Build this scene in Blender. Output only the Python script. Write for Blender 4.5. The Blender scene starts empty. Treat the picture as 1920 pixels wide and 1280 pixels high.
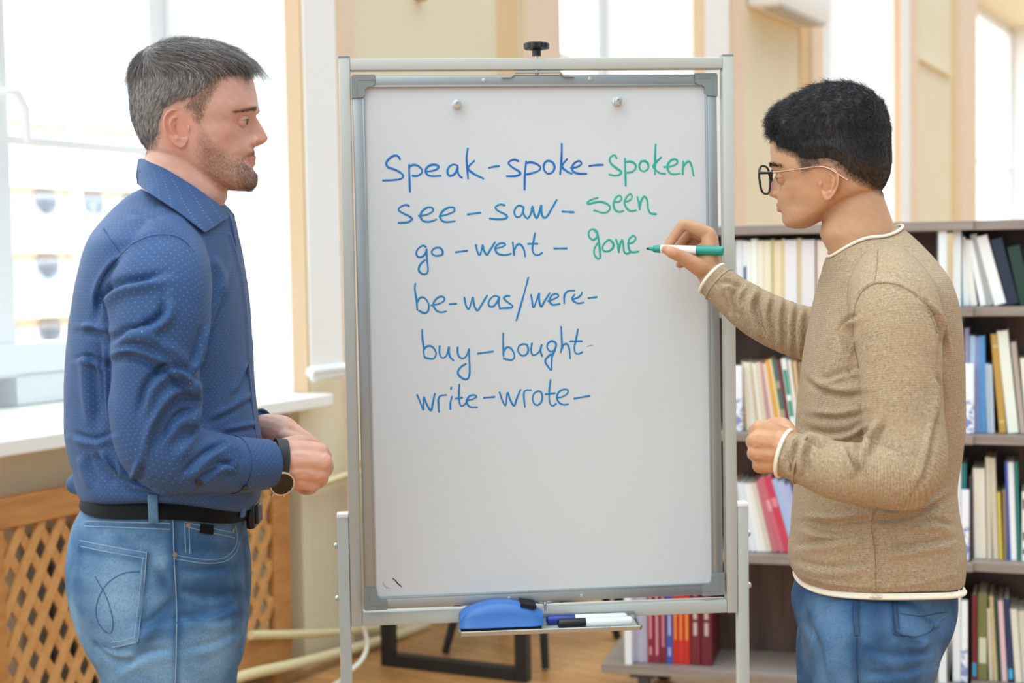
import bpy, math, random
import numpy as np
from mathutils import Vector, Matrix, kdtree
from mathutils.bvhtree import BVHTree

SC = bpy.context.scene
COL = SC.collection
# ------------------------------------------------------------------ camera
FPX = 1920 * 50 / 36
CAM = np.array([0.0, 0.0, 1.43])
PITCH, ROLL = math.radians(3.1), math.radians(0.95)
_f = np.array([0, math.cos(PITCH), -math.sin(PITCH)])
_u0 = np.array([0, math.sin(PITCH), math.cos(PITCH)])
_r0 = np.array([1.0, 0, 0])
_r = _r0 * math.cos(ROLL) - _u0 * math.sin(ROLL)
_u = _r0 * math.sin(ROLL) + _u0 * math.cos(ROLL)
cd = bpy.data.cameras.new('camera')
cd.lens = 50
cd.sensor_width = 36
cd.clip_end = 200
cd.dof.use_dof = True
cd.dof.focus_distance = 2.42
cd.dof.aperture_fstop = 3.6
cam = bpy.data.objects.new('camera', cd)
COL.objects.link(cam)
M = Matrix(((_r[0], _u[0], -_f[0], CAM[0]), (_r[1], _u[1], -_f[1], CAM[1]), (_r[2], _u[2], -_f[2], CAM[2]), (0, 0, 0, 1)))
cam.matrix_world = M
SC.camera = cam

# ------------------------------------------------------------------ light
SC.view_settings.view_transform = 'Standard'
SC.view_settings.look = 'None'
SC.view_settings.gamma = 1
SC.view_settings.exposure = 0.24
w = bpy.data.worlds.new('sky')
SC.world = w
w.use_nodes = True
nt = w.node_tree
nt.nodes.clear()
tc = nt.nodes.new('ShaderNodeTexCoord')
dp = nt.nodes.new('ShaderNodeVectorMath'); dp.operation = 'DOT_PRODUCT'
dp.inputs[1].default_value = (-0.70, 0.30, 0.64)
mr = nt.nodes.new('ShaderNodeMapRange'); mr.interpolation_type = 'SMOOTHSTEP'
mr.inputs[1].default_value = -0.35; mr.inputs[2].default_value = 0.62
mr.inputs[3].default_value = 0.0; mr.inputs[4].default_value = 1.0
mx = nt.nodes.new('ShaderNodeMix'); mx.data_type = 'RGBA'
mx.inputs[6].default_value = (0.44, 0.53, 0.585, 1)
mx.inputs[7].default_value = (2.5, 2.83, 2.9, 1)
bg = nt.nodes.new('ShaderNodeBackground'); bg.inputs[1].default_value = 1.0
wo = nt.nodes.new('ShaderNodeOutputWorld')
nt.links.new(tc.outputs['Generated'], dp.inputs[0])
nt.links.new(dp.outputs['Value'], mr.inputs[0])
nt.links.new(mr.outputs[0], mx.inputs[0])
nt.links.new(mx.outputs[2], bg.inputs[0])
nt.links.new(bg.outputs[0], wo.inputs[0])

# ------------------------------------------------------------------ helpers
RNG = np.random.default_rng(7)


def P(px, py, d):
    """world point seen at pixel (px,py) of the 1920x1280 frame, at depth d"""
    return CAM + d * (_f + (px - 960) / FPX * _r - (py - 640) / FPX * _u)


def pix(X):
    v = np.asarray(X, float) - CAM
    z = v @ _f
    return np.stack([960 + FPX * (v @ _r) / z, 640 - FPX * (v @ _u) / z], -1)


def ray(px, py):
    return P(px, py, 1.0) - CAM


def on_plane(px, py, p0, n):
    d = ray(px, py)
    t = ((np.asarray(p0) - CAM) @ n) / (d @ n)
    return CAM + t * d


def lin(c):
    """sRGB hex or 0-255 tuple -> linear"""
    if isinstance(c, str):
        c = tuple(int(c[i:i + 2], 16) for i in (0, 2, 4))
    out = []
    for v in c[:3]:
        v = v / 255
        out.append(v / 12.92 if v <= 0.04045 else ((v + 0.055) / 1.055) ** 2.4)
    return (*out, 1.0)


MATS = {}


def mat(name, col, rough=0.5, metal=0.0, noise=None, bump=None, sheen=0, spec=0.5, sss=0, coat=0, attr=None):
    """noise=(scale,colour2,amount,stretch)  bump=(scale,strength,dist)"""
    if name in MATS:
        return MATS[name]
    m = bpy.data.materials.new(name)
    m.use_nodes = True
    t = m.node_tree
    b = t.nodes['Principled BSDF']
    b.inputs['Base Color'].default_value = lin(col)
    b.inputs['Roughness'].default_value = rough
    b.inputs['Metallic'].default_value = metal
    b.inputs['Specular IOR Level'].default_value = spec
    if sheen:
        b.inputs['Sheen Weight'].default_value = sheen
    if coat:
        b.inputs['Coat Weight'].default_value = coat
    if sss:
        b.inputs['Subsurface Weight'].default_value = sss
        b.inputs['Subsurface Radius'].default_value = (0.012, 0.005, 0.003)
        b.inputs['Subsurface Scale'].default_value = 0.6
    src = None
    if attr:
        a = t.nodes.new('ShaderNodeAttribute'); a.attribute_name = attr
        src = a.outputs['Color']
        t.links.new(src, b.inputs['Base Color'])
    if noise:
        sc, c2, amt, stretch = noise
        co = t.nodes.new('ShaderNodeTexCoord')
        mp = t.nodes.new('ShaderNodeMapping')
        mp.inputs['Scale'].default_value = stretch
        nz = t.nodes.new('ShaderNodeTexNoise')
        nz.inputs['Scale'].default_value = sc
        nz.inputs['Detail'].default_value = 5
        cr = t.nodes.new('ShaderNodeMapRange')
        cr.inputs[1].default_value = 0.35; cr.inputs[2].default_value = 0.65
        cr.inputs[4].default_value = amt
        mi = t.nodes.new('ShaderNodeMix'); mi.data_type = 'RGBA'
        mi.inputs[6].default_value = lin(col); mi.inputs[7].default_value = lin(c2)
        t.links.new(co.outputs['Object'], mp.inputs[0]); t.links.new(mp.outputs[0], nz.inputs['Vector'])
        t.links.new(nz.outputs[0], cr.inputs[0]); t.links.new(cr.outputs[0], mi.inputs[0])
        if src:
            t.links.new(src, mi.inputs[6])
        t.links.new(mi.outputs[2], b.inputs['Base Color'])
    if bump:
        co = t.nodes.new('ShaderNodeTexCoord')
        nz = t.nodes.new('ShaderNodeTexNoise'); nz.inputs['Scale'].default_value = bump[0]
        bp = t.nodes.new('ShaderNodeBump'); bp.inputs['Strength'].default_value = bump[1]; bp.inputs['Distance'].default_value = bump[2]
        t.links.new(co.outputs['Object'], nz.inputs['Vector'])
        t.links.new(nz.outputs[0], bp.inputs['Height']); t.links.new(bp.outputs[0], b.inputs['Normal'])
    MATS[name] = m
    return m


def nrm(v):
    v = np.asarray(v, float)
    return v / (np.linalg.norm(v) + 1e-12)


def spline(pts, n):
    """Catmull-Rom through points -> n samples (any dimension), by chord length"""
    p = np.asarray(pts, float)
    if len(p) == 2:
        t = np.linspace(0, 1, n)[:, None]
        return p[0] * (1 - t) + p[1] * t
    k = np.concatenate([[0], np.cumsum(np.linalg.norm(np.diff(p[:, :min(3, p.shape[1])], axis=0), axis=1) + 1e-9)])
    m = np.zeros_like(p)
    m[1:-1] = (p[2:] - p[:-2]) / (k[2:] - k[:-2])[:, None]
    m[0] = (p[1] - p[0]) / (k[1] - k[0]); m[-1] = (p[-1] - p[-2]) / (k[-1] - k[-2])
    tt = np.linspace(0, k[-1], n)
    i = np.clip(np.searchsorted(k, tt, 'right') - 1, 0, len(k) - 2)
    h = (k[i + 1] - k[i]); s = ((tt - k[i]) / h)[:, None]; h = h[:, None]
    return ((2 * s**3 - 3 * s**2 + 1) * p[i] + (s**3 - 2 * s**2 + s) * h * m[i]
            + (-2 * s**3 + 3 * s**2) * p[i + 1] + (s**3 - s**2) * h * m[i + 1])


class MB:
    """collects shapes for ONE mesh (world coordinates)"""

    def __init__(self):
        self.v = []; self.f = []; self.m = []; self.n = 0; self.uv = []

    def add(self, verts, faces, mi=0, uv=None):
        verts = np.asarray(verts, float).reshape(-1, 3)
        self.v.append(verts)
        self.uv.append(np.zeros((len(verts), 2)) if uv is None else np.asarray(uv, float))
        for fc in faces:
            self.f.append(tuple(int(i) + self.n for i in fc)); self.m.append(mi)
        self.n += len(verts)
        return self

    def box(self, c, ax, ay, az, hx, hy, hz, mi=0, bev=0.0):
        """box at centre c with unit axes and half sizes; bev rounds every edge"""
        c = np.asarray(c, float); A = np.array([nrm(ax), nrm(ay), nrm(az)]); h = np.array([hx, hy, hz], float)
        if bev <= 0:
            V = []
            for s in ((-1, -1, -1), (1, -1, -1), (1, 1, -1), (-1, 1, -1), (-1, -1, 1), (1, -1, 1), (1, 1, 1), (-1, 1, 1)):
                V.append(c + (np.array(s) * h) @ A)
            F = [(0, 3, 2, 1), (4, 5, 6, 7), (0, 1, 5, 4), (1, 2, 6, 5), (2, 3, 7, 6), (3, 0, 4, 7)]
            if np.dot(np.cross(A[0], A[1]), A[2]) < 0:
                F = [q[::-1] for q in F]
            return self.add(V, F, mi)
        bm = bmesh.new()
        bmesh.ops.create_cube(bm, size=2)
        for q in bm.verts:
            q.co = Vector(np.array(q.co) * h)
        bmesh.ops.bevel(bm, geom=list(bm.edges), offset=min(bev, h.min() * 0.95), segments=2, affect='EDGES', profile=0.5)
        bm.verts.index_update()
        V = [c + np.array(q.co) @ A for q in bm.verts]
        F = [[x.index for x in fc.verts] for fc in bm.faces]
        bm.free()
        if np.dot(np.cross(A[0], A[1]), A[2]) < 0:
            F = [q[::-1] for q in F]
        return self.add(V, F, mi)

    def bar(self, a, b, w, t, side, mi=0, bev=0.0):
        """rectangular bar from a to b; w along `side`, t across"""
        a = np.asarray(a, float); b = np.asarray(b, float)
        az = nrm(b - a); ax = nrm(np.asarray(side, float) - az * np.dot(side, az)); ay = np.cross(az, ax)
        return self.box((a + b) / 2, ax, ay, az, w / 2, t / 2, np.linalg.norm(b - a) / 2, mi, bev)

    def loft(self, rings, mi=0, cap=True, closed=True, uv=None):
        R = np.asarray(rings, float); k, n = R.shape[:2]
        F = []
        for i in range(k - 1):
            for j in range(n if closed else n - 1):
                a = i * n + j; b = i * n + (j + 1) % n
                F.append((a, b, b + n, a + n))
        V = R.reshape(-1, 3)
        U = None if uv is None else np.asarray(uv).reshape(-1, 2)
        if cap and closed:
            V = np.concatenate([V, R[0].mean(0)[None], R[-1].mean(0)[None]])
            if U is not None:
                U = np.concatenate([U, U[:1], U[-1:]])
            c0, c1 = k * n, k * n + 1
            for j in range(n):
                F.append((c0, (j + 1) % n, j)); F.append((c1, (k - 1) * n + j, (k - 1) * n + (j + 1) % n))
        return self.add(V, F, mi, U)

    def tube(self, pts, r, n=10, mi=0, cap=True, flat=None, round_ends=False):
        """swept tube; r scalar or per point; flat=(normal, ratio) squashes along normal"""
        p = np.asarray(pts, float); k = len(p)
        r = np.full(k, r, float) if np.isscalar(r) else np.asarray(r, float)
        if round_ends:
            t0 = nrm(p[0] - p[1]); t1 = nrm(p[-1] - p[-2]); a = np.radians([80, 55, 28])
            p = np.concatenate([[p[0] + t0 * r[0] * math.sin(q) for q in a], p, [p[-1] + t1 * r[-1] * math.sin(q) for q in a[::-1]]])
            r = np.concatenate([[r[0] * math.cos(q) for q in a], r, [r[-1] * math.cos(q) for q in a[::-1]]]); k += 6
        T = np.gradient(p, axis=0); T /= np.linalg.norm(T, axis=1)[:, None] + 1e-12
        ref = np.asarray(flat[0], float) if flat else (np.array([0, 0, 1.0]) if abs(T[0][2]) < 0.9 else np.array([1.0, 0, 0]))
        rings = []
        for i in range(k):
            if i and not flat:
                ref = U
            U = nrm(ref - T[i] * np.dot(ref, T[i])); V = np.cross(T[i], U)
            th = np.arange(n) * 2 * math.pi / n
            ru = r[i] * (flat[1] if flat else 1)
            rings.append(p[i] + np.cos(th)[:, None] * U * ru + np.sin(th)[:, None] * V * r[i])
        return self.loft(rings, mi, cap)

    def lathe(self, c, axis, prof, n=24, mi=0):
        """prof: (height along axis, radius)"""
        c = np.asarray(c, float); T = nrm(axis)
        U = nrm(np.cross(T, [0, 0, 1.0]) if abs(T[2]) < 0.9 else np.cross(T, [1.0, 0, 0])); V = np.cross(T, U)
        th = np.arange(n) * 2 * math.pi / n
        return self.loft([c + T * h + (np.cos(th)[:, None] * U + np.sin(th)[:, None] * V) * r for h, r in prof], mi)

    def ball(self, c, r, n=16, mi=0, axes=None):
        c = np.asarray(c, float); rr = np.asarray([r] * 3 if np.isscalar(r) else r, float)
        A = np.eye(3) if axes is None else np.asarray(axes)
        rings = []
        for i in range(n // 2 + 1):
            a = math.pi * (i + 0.02) / (n // 2 + 0.04)
            th = np.arange(n) * 2 * math.pi / n
            L = np.stack([np.cos(th) * math.sin(a), np.sin(th) * math.sin(a), np.full(n, -math.cos(a))], -1) * rr
            rings.append(c + L @ A)
        return self.loft(rings, mi)

    def prism(self, poly, ex, mi=0):
        """polygon (list of 3D points) extruded by vector ex"""
        p = np.asarray(poly, float); n = len(p); q = p + np.asarray(ex)
        F = [tuple(range(n))[::-1], tuple(range(n, 2 * n))] + [(i, (i + 1) % n, n + (i + 1) % n, n + i) for i in range(n)]
        return self.add(np.concatenate([p, q]), F, mi)

    def verts(self):
        return np.concatenate(self.v)

    def mesh(self, name, org=(0, 0, 0), smooth=None, uvs=False):
        V = self.verts() - np.asarray(org, float)
        me = bpy.data.meshes.new(name)
        me.from_pydata(V.tolist(), [], self.f)
        if any(self.m):
            me.polygons.foreach_set('material_index', self.m)
        if smooth is not None:
            me.shade_smooth()
            if smooth < 180:
                me.set_sharp_from_angle(angle=math.radians(smooth))
        if uvs:
            U = np.concatenate(self.uv)
            a = me.attributes.new('cloth_uv', 'FLOAT_VECTOR', 'POINT')
            a.data.foreach_set('vector', np.concatenate([U, np.zeros((len(U), 1))], 1).ravel())
        me.update()
        return me


import bmesh


def wloc(o):
    l = np.zeros(3)
    while o is not None:
        l += np.array(o.location); o = o.parent
    return l


def thing(name, label, cat, loc, group=None):
    o = bpy.data.objects.new(name, None)
    o.empty_display_size = 0.05
    COL.objects.link(o)
    o.location = Vector(np.asarray(loc, float))
    o['label'] = label; o['category'] = cat
    if group:
        o['group'] = group
    return o


def part(name, mb, mats, parent, smooth=None, label=None, uvs=False):
    """one mesh object under a thing (or part)"""
    me = mb.mesh(name, wloc(parent), smooth, uvs)
    return link(name, me, mats, parent, label)


def link(name, me, mats, parent=None, label=None):
    o = bpy.data.objects.new(name, me)
    COL.objects.link(o)
    for m in (mats if isinstance(mats, (list, tuple)) else [mats]):
        me.materials.append(m)
    if parent is not None:
        o.parent = parent
    if label:
        o['label'] = label
    return o


def solo(name, mb, mats, label, cat, group=None, smooth=None):
    """a thing that is one mesh, origin at its base centre"""
    V = mb.verts(); c = (V.min(0) + V.max(0)) / 2; c[2] = V[:, 2].min()
    me = mb.mesh(name, c, smooth)
    o = link(name, me, mats)
    o.location = Vector(c)
    o['label'] = label; o['category'] = cat
    if group:
        o['group'] = group
    return o


def struct(name, mb, mats, parent=None, smooth=None):
    me = mb.mesh(name, (0, 0, 0) if parent is None else wloc(parent), smooth)
    o = link(name, me, mats, parent)
    if parent is None:
        o['kind'] = 'structure'
    return o


X, Y, Z = np.eye(3)
# ================================================================== ROOM
WD = np.array([0.5, math.sqrt(3) / 2, 0])          # along the window wall, away from the camera
WN = np.array([math.sqrt(3) / 2, -0.5, 0])         # into the room
_d = ray(720, 1195)
W0 = CAM + _d * (-CAM[2] / _d[2]); W0[2] = 0       # a point at the foot of the wall


def wt(px, off=0.0):
    """distance along the wall where pixel column px meets the wall plane shifted `off` into the room"""
    p = on_plane(px, 560, W0 + WN * off, WN)
    return (p - W0) @ WD


def WP(t, off, z):
    return W0 + WD * t + WN * off + Z * z


m_yellow = mat('pale yellow wall paint', 'efe5cb', 0.75, noise=(3, 'ebdfc0', 0.6, (1, 1, 1)))
m_peach = mat('peach trim paint', 'f1d9c4', 0.7, noise=(5, 'ecd0b8', 0.5, (1, 1, 1)))
m_white = mat('white paint', 'f6f7f8', 0.5)
m_sillm = mat('white sill', 'f4f3f0', 0.35)
m_pvc = mat('white window frame plastic', 'eceff3', 0.3)


def glass(name):
    m = bpy.data.materials.new(name); m.use_nodes = True; t = m.node_tree; t.nodes.clear()
    a = t.nodes.new('ShaderNodeBsdfTransparent'); g = t.nodes.new('ShaderNodeBsdfGlossy'); g.inputs['Roughness'].default_value = 0.02
    x = t.nodes.new('ShaderNodeMixShader'); x.inputs[0].default_value = 0.05
    o = t.nodes.new('ShaderNodeOutputMaterial')
    t.links.new(a.outputs[0], x.inputs[1]); t.links.new(g.outputs[0], x.inputs[2]); t.links.new(x.outputs[0], o.inputs[0])
    return m


m_glass = glass('window glass')


def parquet():
    m = bpy.data.materials.new('herringbone parquet'); m.use_nodes = True; t = m.node_tree
    b = t.nodes['Principled BSDF']; b.inputs['Roughness'].default_value = 0.32
    co = t.nodes.new('ShaderNodeTexCoord'); mp = t.nodes.new('ShaderNodeMapping'); mp.inputs['Rotation'].default_value = (0, 0, math.radians(38))
    br = t.nodes.new('ShaderNodeTexBrick')
    br.inputs['Color1'].default_value = lin('c4915c'); br.inputs['Color2'].default_value = lin('b17e4a'); br.inputs['Mortar'].default_value = lin('8a5524')
    br.inputs['Scale'].default_value = 1.0; br.inputs['Mortar Size'].default_value = 0.002
    br.inputs['Brick Width'].default_value = 0.42; br.inputs['Row Height'].default_value = 0.07
    nz = t.nodes.new('ShaderNodeTexNoise'); nz.inputs['Scale'].default_value = 6; nz.inputs['Detail'].default_value = 6
    mx = t.nodes.new('ShaderNodeMix'); mx.data_type = 'RGBA'; mx.blend_type = 'SOFT_LIGHT'; mx.inputs[0].default_value = 0.5
    t.links.new(co.outputs['Object'], mp.inputs[0]); t.links.new(mp.outputs[0], br.inputs['Vector']); t.links.new(mp.outputs[0], nz.inputs['Vector'])
    t.links.new(br.outputs[0], mx.inputs[6]); t.links.new(nz.outputs[0], mx.inputs[7]); t.links.new(mx.outputs[2], b.inputs['Base Color'])
    return m


fl = MB()
fl.box((2.0, 7.5, -0.05), X, Y, Z, 11, 13, 0.05)
struct('floor', fl, parquet())

SILL = 0.985
WH = 4.9            # wall height
WTOP = 4.5          # window head
WIN = [(-900, 578), (1050, 1326), (1540, 1692), (1828, 1990)]   # pixel columns of the openings, used to read off t
SP = []
for a, b in WIN:
    SP.append((wt(a) if a > 0 else -5.2, wt(b)))
wl = MB()


def wbox(mb, t0, t1, o0, o1, z0, z1, mi=0, bev=0):
    mb.box(WP((t0 + t1) / 2, (o0 + o1) / 2, (z0 + z1) / 2), WD, WN, Z, abs(t1 - t0) / 2, abs(o1 - o0) / 2, abs(z1 - z0) / 2, mi, bev)


TH = 0.75
for i, (a, b) in enumerate(SP):
    # under-window wall (a shallow radiator niche) and head
    wbox(wl, a, b, -TH, -0.10, 0, SILL - 0.05)
    wbox(wl, a, b, -TH, 0, WTOP, WH)
    nx = SP[i + 1][0] if i + 1 < len(SP) else b + 4
    wbox(wl, b, nx, -TH, 0, 0, WH)
    # white plastered jambs of the opening
    wbox(wl, b - 0.004, b, -TH, -0.03, SILL, WTOP, 1)
    wbox(wl, a, a + 0.004, -TH, -0.03, SILL, WTOP, 1)
for a, b in SP:
    wbox(wl, b - 0.012, b, -0.068, -0.0005, SILL + 0.001, WTOP, 2)  # edge of the yellow wall, its shade put into a tan colour
nb = wt(556)
wbox(wl, nb, SP[0][1] + 0.001, -0.11, 0, 0, SILL - 0.05)
wbox(wl, SP[0][0] - 3, SP[0][0], -TH, 0, 0, WH)
struct('wall_left', wl, [m_yellow, m_white, mat('shaded reveal yellow', 'cfb291', 0.7)])

wb = MB()
tb = SP[3][1] + 1.2
wb.box(WP(tb, 6.0, WH / 2), WN, WD, Z, 7.0, 0.1, WH / 2)
struct('wall_back', wb, m_yellow)

# painted border bands beside the windows
tn = 0
m_band = mat('ochre groove paint', 'e8c99a', 0.7)
for a, b, mm, o in ((641, 666, m_peach, 0.02), (941, 975, m_band, 0.012), (985, 1048, m_peach, 0.03), (1374, 1392, m_peach, 0.02), (1500, 1516, m_band, 0.012),
                    (1518, 1539, m_peach, 0.03), (1708, 1718, m_peach, 0.02), (1783, 1792, m_band, 0.012), (1797, 1826, m_peach, 0.03)):
    tn += 1
    mb = MB(); wbox(mb, wt(a), wt(b), 0, o, 0, WH)
    struct('trim_%d' % tn, mb, mm)

# windows: frame, panes, sill, handle
for i, (a, b) in enumerate(SP):
    mb = MB()
    F0, F1 = -0.72, -0.64
    L = b - a
    fw = 0.085
    if i == 0:
        t_mull = wt(2, F1); posts = [a, a + 1.45, t_mull - 0.055, b - fw]
    else:
        posts = [a, (a + b) / 2 - fw / 2, b - fw]
    for p in posts:
        wbox(mb, p, p + fw + (0.03 if i == 0 and p == posts[2] else 0), F0, F1, SILL, WTOP, 0, 0.008)
    bot = 0.21 if i == 0 else 0.1
    wbox(mb, a, b, F0, F1, SILL, SILL + bot * 0.5, 0, 0.008)
    wbox(mb, a, b, F0 + 0.015, F1 + 0.012, SILL + bot * 0.5, SILL + bot, 0, 0.008)
    wbox(mb, a, b, F0, F1, WTOP - 0.1, WTOP, 0, 0.008)
    for zz in ((1.86,) if i == 0 else (2.6,)):
        wbox(mb, a, b, F0 + 0.012, F1 - 0.012, zz, zz + 0.026, 0, 0.004)
    win = struct('window_%d' % (i + 1), mb, m_pvc)
    g = MB()
    wbox(g, a + 0.05, b - 0.05, -0.686, -0.676, SILL + bot * 0.8, WTOP - 0.06)
    part('pane', g, m_glass, win)
    s = MB()
    e = 0.16 if i == 0 else 0.06
    s_end = wt(621, 0.1) if i == 0 else b + e
    wbox(s, a - e, s_end, -0.02, 0.10, SILL - 0.045, SILL, 0, 0.006)
    wbox(s, a + 0.004, b - 0.004, -TH + 0.03, 0.0, SILL - 0.044, SILL - 0.001)
    part('sill', s, m_sillm, win)
    if i == 0:
        h = MB()
        q = WP(t_mull + 0.01, F1 + 0.004, 2.02)
        h.box(q, WD, WN, Z, 0.015, 0.006, 0.035, 0, 0.004)
        h.tube([q, q + WN * 0.045, q + WN * 0.05 + WD * 0.04, q + WN * 0.05 + WD * 0.07 - Z * 0.05, q + WN * 0.05 + WD * 0.075 - Z * 0.16], [0.012, 0.012, 0.015, 0.016, 0.013], 10)
        part('handle', h, m_white, win, 60)

# white roller blinds hanging on the room side beside each window
m_blind = mat('white blind fabric', 'fbfbfc', 0.8)
bl = [('beside the big window behind the man in the blue shirt', 581, 641, 712), ('right of the window behind the easel top', 1328, 1371, None),
      ('right of the window behind the young man\'s head', 1691, 1707, None)]
for txt, a, b, yb in bl:
    t0, t1 = wt(a, 0.07), wt(b, 0.07)
    zb = 1.06 if yb is None else on_plane((a + b) / 2, yb, W0 + WN * 0.07, WN)[2]
    root = thing('roller_blind', 'white roller blind hanging ' + txt, 'blind', WP((t0 + t1) / 2, 0.07, zb), 'white roller blinds on the window wall')
    k = MB(); wbox(k, t0, t1, 0.066, 0.069, zb + 0.03, 4.6); part('blind_fabric', k, m_blind, root)
    k = MB(); k.tube([WP(t0 - 0.008, 0.068, zb + 0.035), WP(t1 + 0.012, 0.068, zb + 0.035)], 0.017, 14); wbox(k, t0, t1, 0.055, 0.08, zb, zb + 0.05, 0, 0.01)
    part('bottom_bar', k, m_pvc, root, 50)
    k = MB(); k.tube([WP(t0 - 0.02, 0.06, 4.62), WP(t1 + 0.02, 0.06, 4.62)], 0.035, 14); wbox(k, t0, t1, 0, 0.05, 4.6, 4.66)
    part('roller', k, m_pvc, root, 50)

# ------------------------------------------------ building across the street
m_fac = mat('white facade plaster', 'fdfdfd', 0.8)
m_facw = mat('pale blue facade window', 'a9bdd6', 0.3)
m_facb = mat('pale brick facade', 'f4ebe4', 0.8)
fo = W0 - WN * 9 + WD * 3
root = thing('facade_building', 'pale overexposed building with blue-grey windows seen through the big window', 'building', fo)
k = MB(); k.box(fo - WN * 1 + Z * 1.0, WD, WN, Z, 9, 0.8, 3.2); part('facade_wall', k, m_fac, root)
for j in range(4):
    k = MB(); k.box(fo - WN * 0.15 + Z * (0.99 + j * 0.71), WD, WN, Z, 9, 0.08, 0.05); part('ledge', k, m_fac, root)
for i in range(8):
    for j in range(5):
        c = fo + WD * (1.81 + i * 0.62 + (0.08 if i > 3 else 0)) - WN * 0.19 + Z * (0.62 + j * 0.71)
        k = MB(); k.box(c, WD, WN, Z, 0.165, 0.02, 0.22)
        if j < 3:
            k.lathe(c + Z * 0.19 - WN * 0.02, WN, [(0, 0.16), (0.04, 0.16)], 20)
        part('facade_window', k, m_facw, root)
k = MB(); k.box(fo + WD * 4.02 - WN * 0.14 + Z * 1.0, WD, WN, Z, 0.05, 0.1, 3.1); part('facade_pilaster', k, m_facb, root)

ld_ = bpy.data.lights.new('facade_fill_spot', 'SPOT'); ld_.energy = 4500; ld_.spot_size = math.radians(95); ld_.spot_blend = 0.6; ld_.shadow_soft_size = 1.0  # added spot lamp that whitens the facade in place of daylight
lo2_ = bpy.data.objects.new('facade_fill_spot', ld_); COL.objects.link(lo2_)
lo2_.location = Vector(fo + WN * 6.0 + WD * 3 + Z * 7)
lo2_.rotation_euler = Vector(-WN * 6.5 - Z * 5.0).to_track_quat('-Z', 'Y').to_euler()

# ------------------------------------------------ radiator cover with lattice
m_wood = mat('orange pine', 'cb9156', 0.45, noise=(7, 'b47a40', 0.8, (1, 1, 6)))
m_wood2 = mat('orange pine lattice', 'd8a468', 0.5, noise=(9, 'c98f52', 0.7, (4, 4, 4)))
rc0, rc1 = wt(-60, 0.03), wt(531, 0.03)
zt = on_plane(145, 908, W0 + WN * 0.03, WN)[2]; zb = on_plane(528, 1238, W0 + WN * 0.03, WN)[2]
root = thing('radiator_cover', 'orange pine radiator cover with diagonal lattice under the window sill', 'radiator cover', WP((rc0 + rc1) / 2, 0, zb))
RW = 0.085
for nm, args in (('frame_rail', (rc0, rc1, zt - RW, zt)), ('frame_rail', (rc0, rc1, zb, zb + 0.1)), ('frame_stile', (rc1 - RW, rc1, zb + 0.1, zt - RW)), ('frame_stile', (rc0, rc0 + RW, zb + 0.1, zt - RW))):
    k = MB(); wbox(k, args[0], args[1], 0.0, 0.035, args[2], args[3], 0, 0.004); part(nm, k, m_wood, root)
k = MB()
A0, A1, B0, B1 = rc0 + RW, rc1 - RW, zb + 0.1, zt - RW
H = B1 - B0
for lay, sgn in ((0.020, 1), (0.011, -1)):
    pitch = 0.073
    slope = 1.7
    n = int((A1 - A0 + H / slope) / pitch) + 2
    for i in range(n):
        x0 = A0 - H / slope + i * pitch + (0.02 if sgn < 0 else 0)
        lo = max(0.0, (A0 - x0)); hi = min(H / slope, A1 - x0)
        if hi - lo < 0.01:
            continue
        ta, tb = x0 + lo, x0 + hi
        za, zc = B0 + lo * slope, B0 + hi * slope
        if sgn < 0:
            za, zc = B1 - lo * slope, B1 - hi * slope
        a, b = WP(ta, lay, za), WP(tb, lay, zc)
        k.bar(a, b, 0.009, 0.0265, WN)
part('lattice_panel', k, m_wood2, root)
for sx in (0.05, 0.95):
    k = MB(); t_ = rc0 + (rc1 - rc0) * sx; wbox(k, t_ - 0.03, t_ + 0.03, 0.0, 0.03, 0, zb); part('foot', k, m_wood, root)
# the radiator behind it
m_rad = mat('grey radiator paint', '8d8a80', 0.5)
k = MB()
for i in range(26):
    t_ = rc0 + 0.25 + i * 0.075
    if t_ < rc1 - 0.2:
        wbox(k, t_, t_ + 0.055, -0.09, -0.04, 0.15, 0.68, 0, 0.012)
solo('radiator', k, m_rad, 'grey ribbed radiator half hidden behind the orange lattice', 'radiator')

# ------------------------------------------------ heating pipes along the wall
m_pipe = mat('cream pipe paint', 'e6d6a8', 0.4)
q = [on_plane(px, py, W0 + WN * 0.07, WN) for px, py in ((440, 1272), (560, 1243), (640, 1222), (745, 1190), (800, 1172))]
k = MB(); k.tube(spline([q[0] - WD * 1.5 - Z * 0.0] + q, 30), 0.019, 12)
solo('heating_pipe', k, m_pipe, 'cream heating pipe running lowest along the wall just above floor', 'pipe', 'cream heating pipes', 60)
q = [on_plane(px, py, W0 + WN * 0.05, WN) for px, py in ((470, 1190), (540, 1189), (620, 1186), (700, 1178), (780, 1172))]
k = MB(); k.tube(spline(q, 30), 0.015, 12)
solo('heating_pipe', k, m_pipe, 'cream heating pipe running level to the right edge of the lattice cover', 'pipe', 'cream heating pipes', 60)
q = [on_plane(px, py, W0 + WN * 0.05, WN) for px, py in ((560, 912), (610, 904), (640, 894), (668, 887), (690, 886))]
k = MB(); k.tube(spline(q, 30), 0.014, 12)
q2 = [on_plane(px, py, W0 + WN * 0.05, WN) for px, py in ((672, 820), (673, 886), (674, 960), (676, 1170))]
k.tube(spline(q2, 30), 0.014, 12)
solo('heating_pipe', k, m_pipe, 'thin cream pipe crossing the pier at hand height behind the easel post', 'pipe', 'cream heating pipes', 60)

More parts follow.
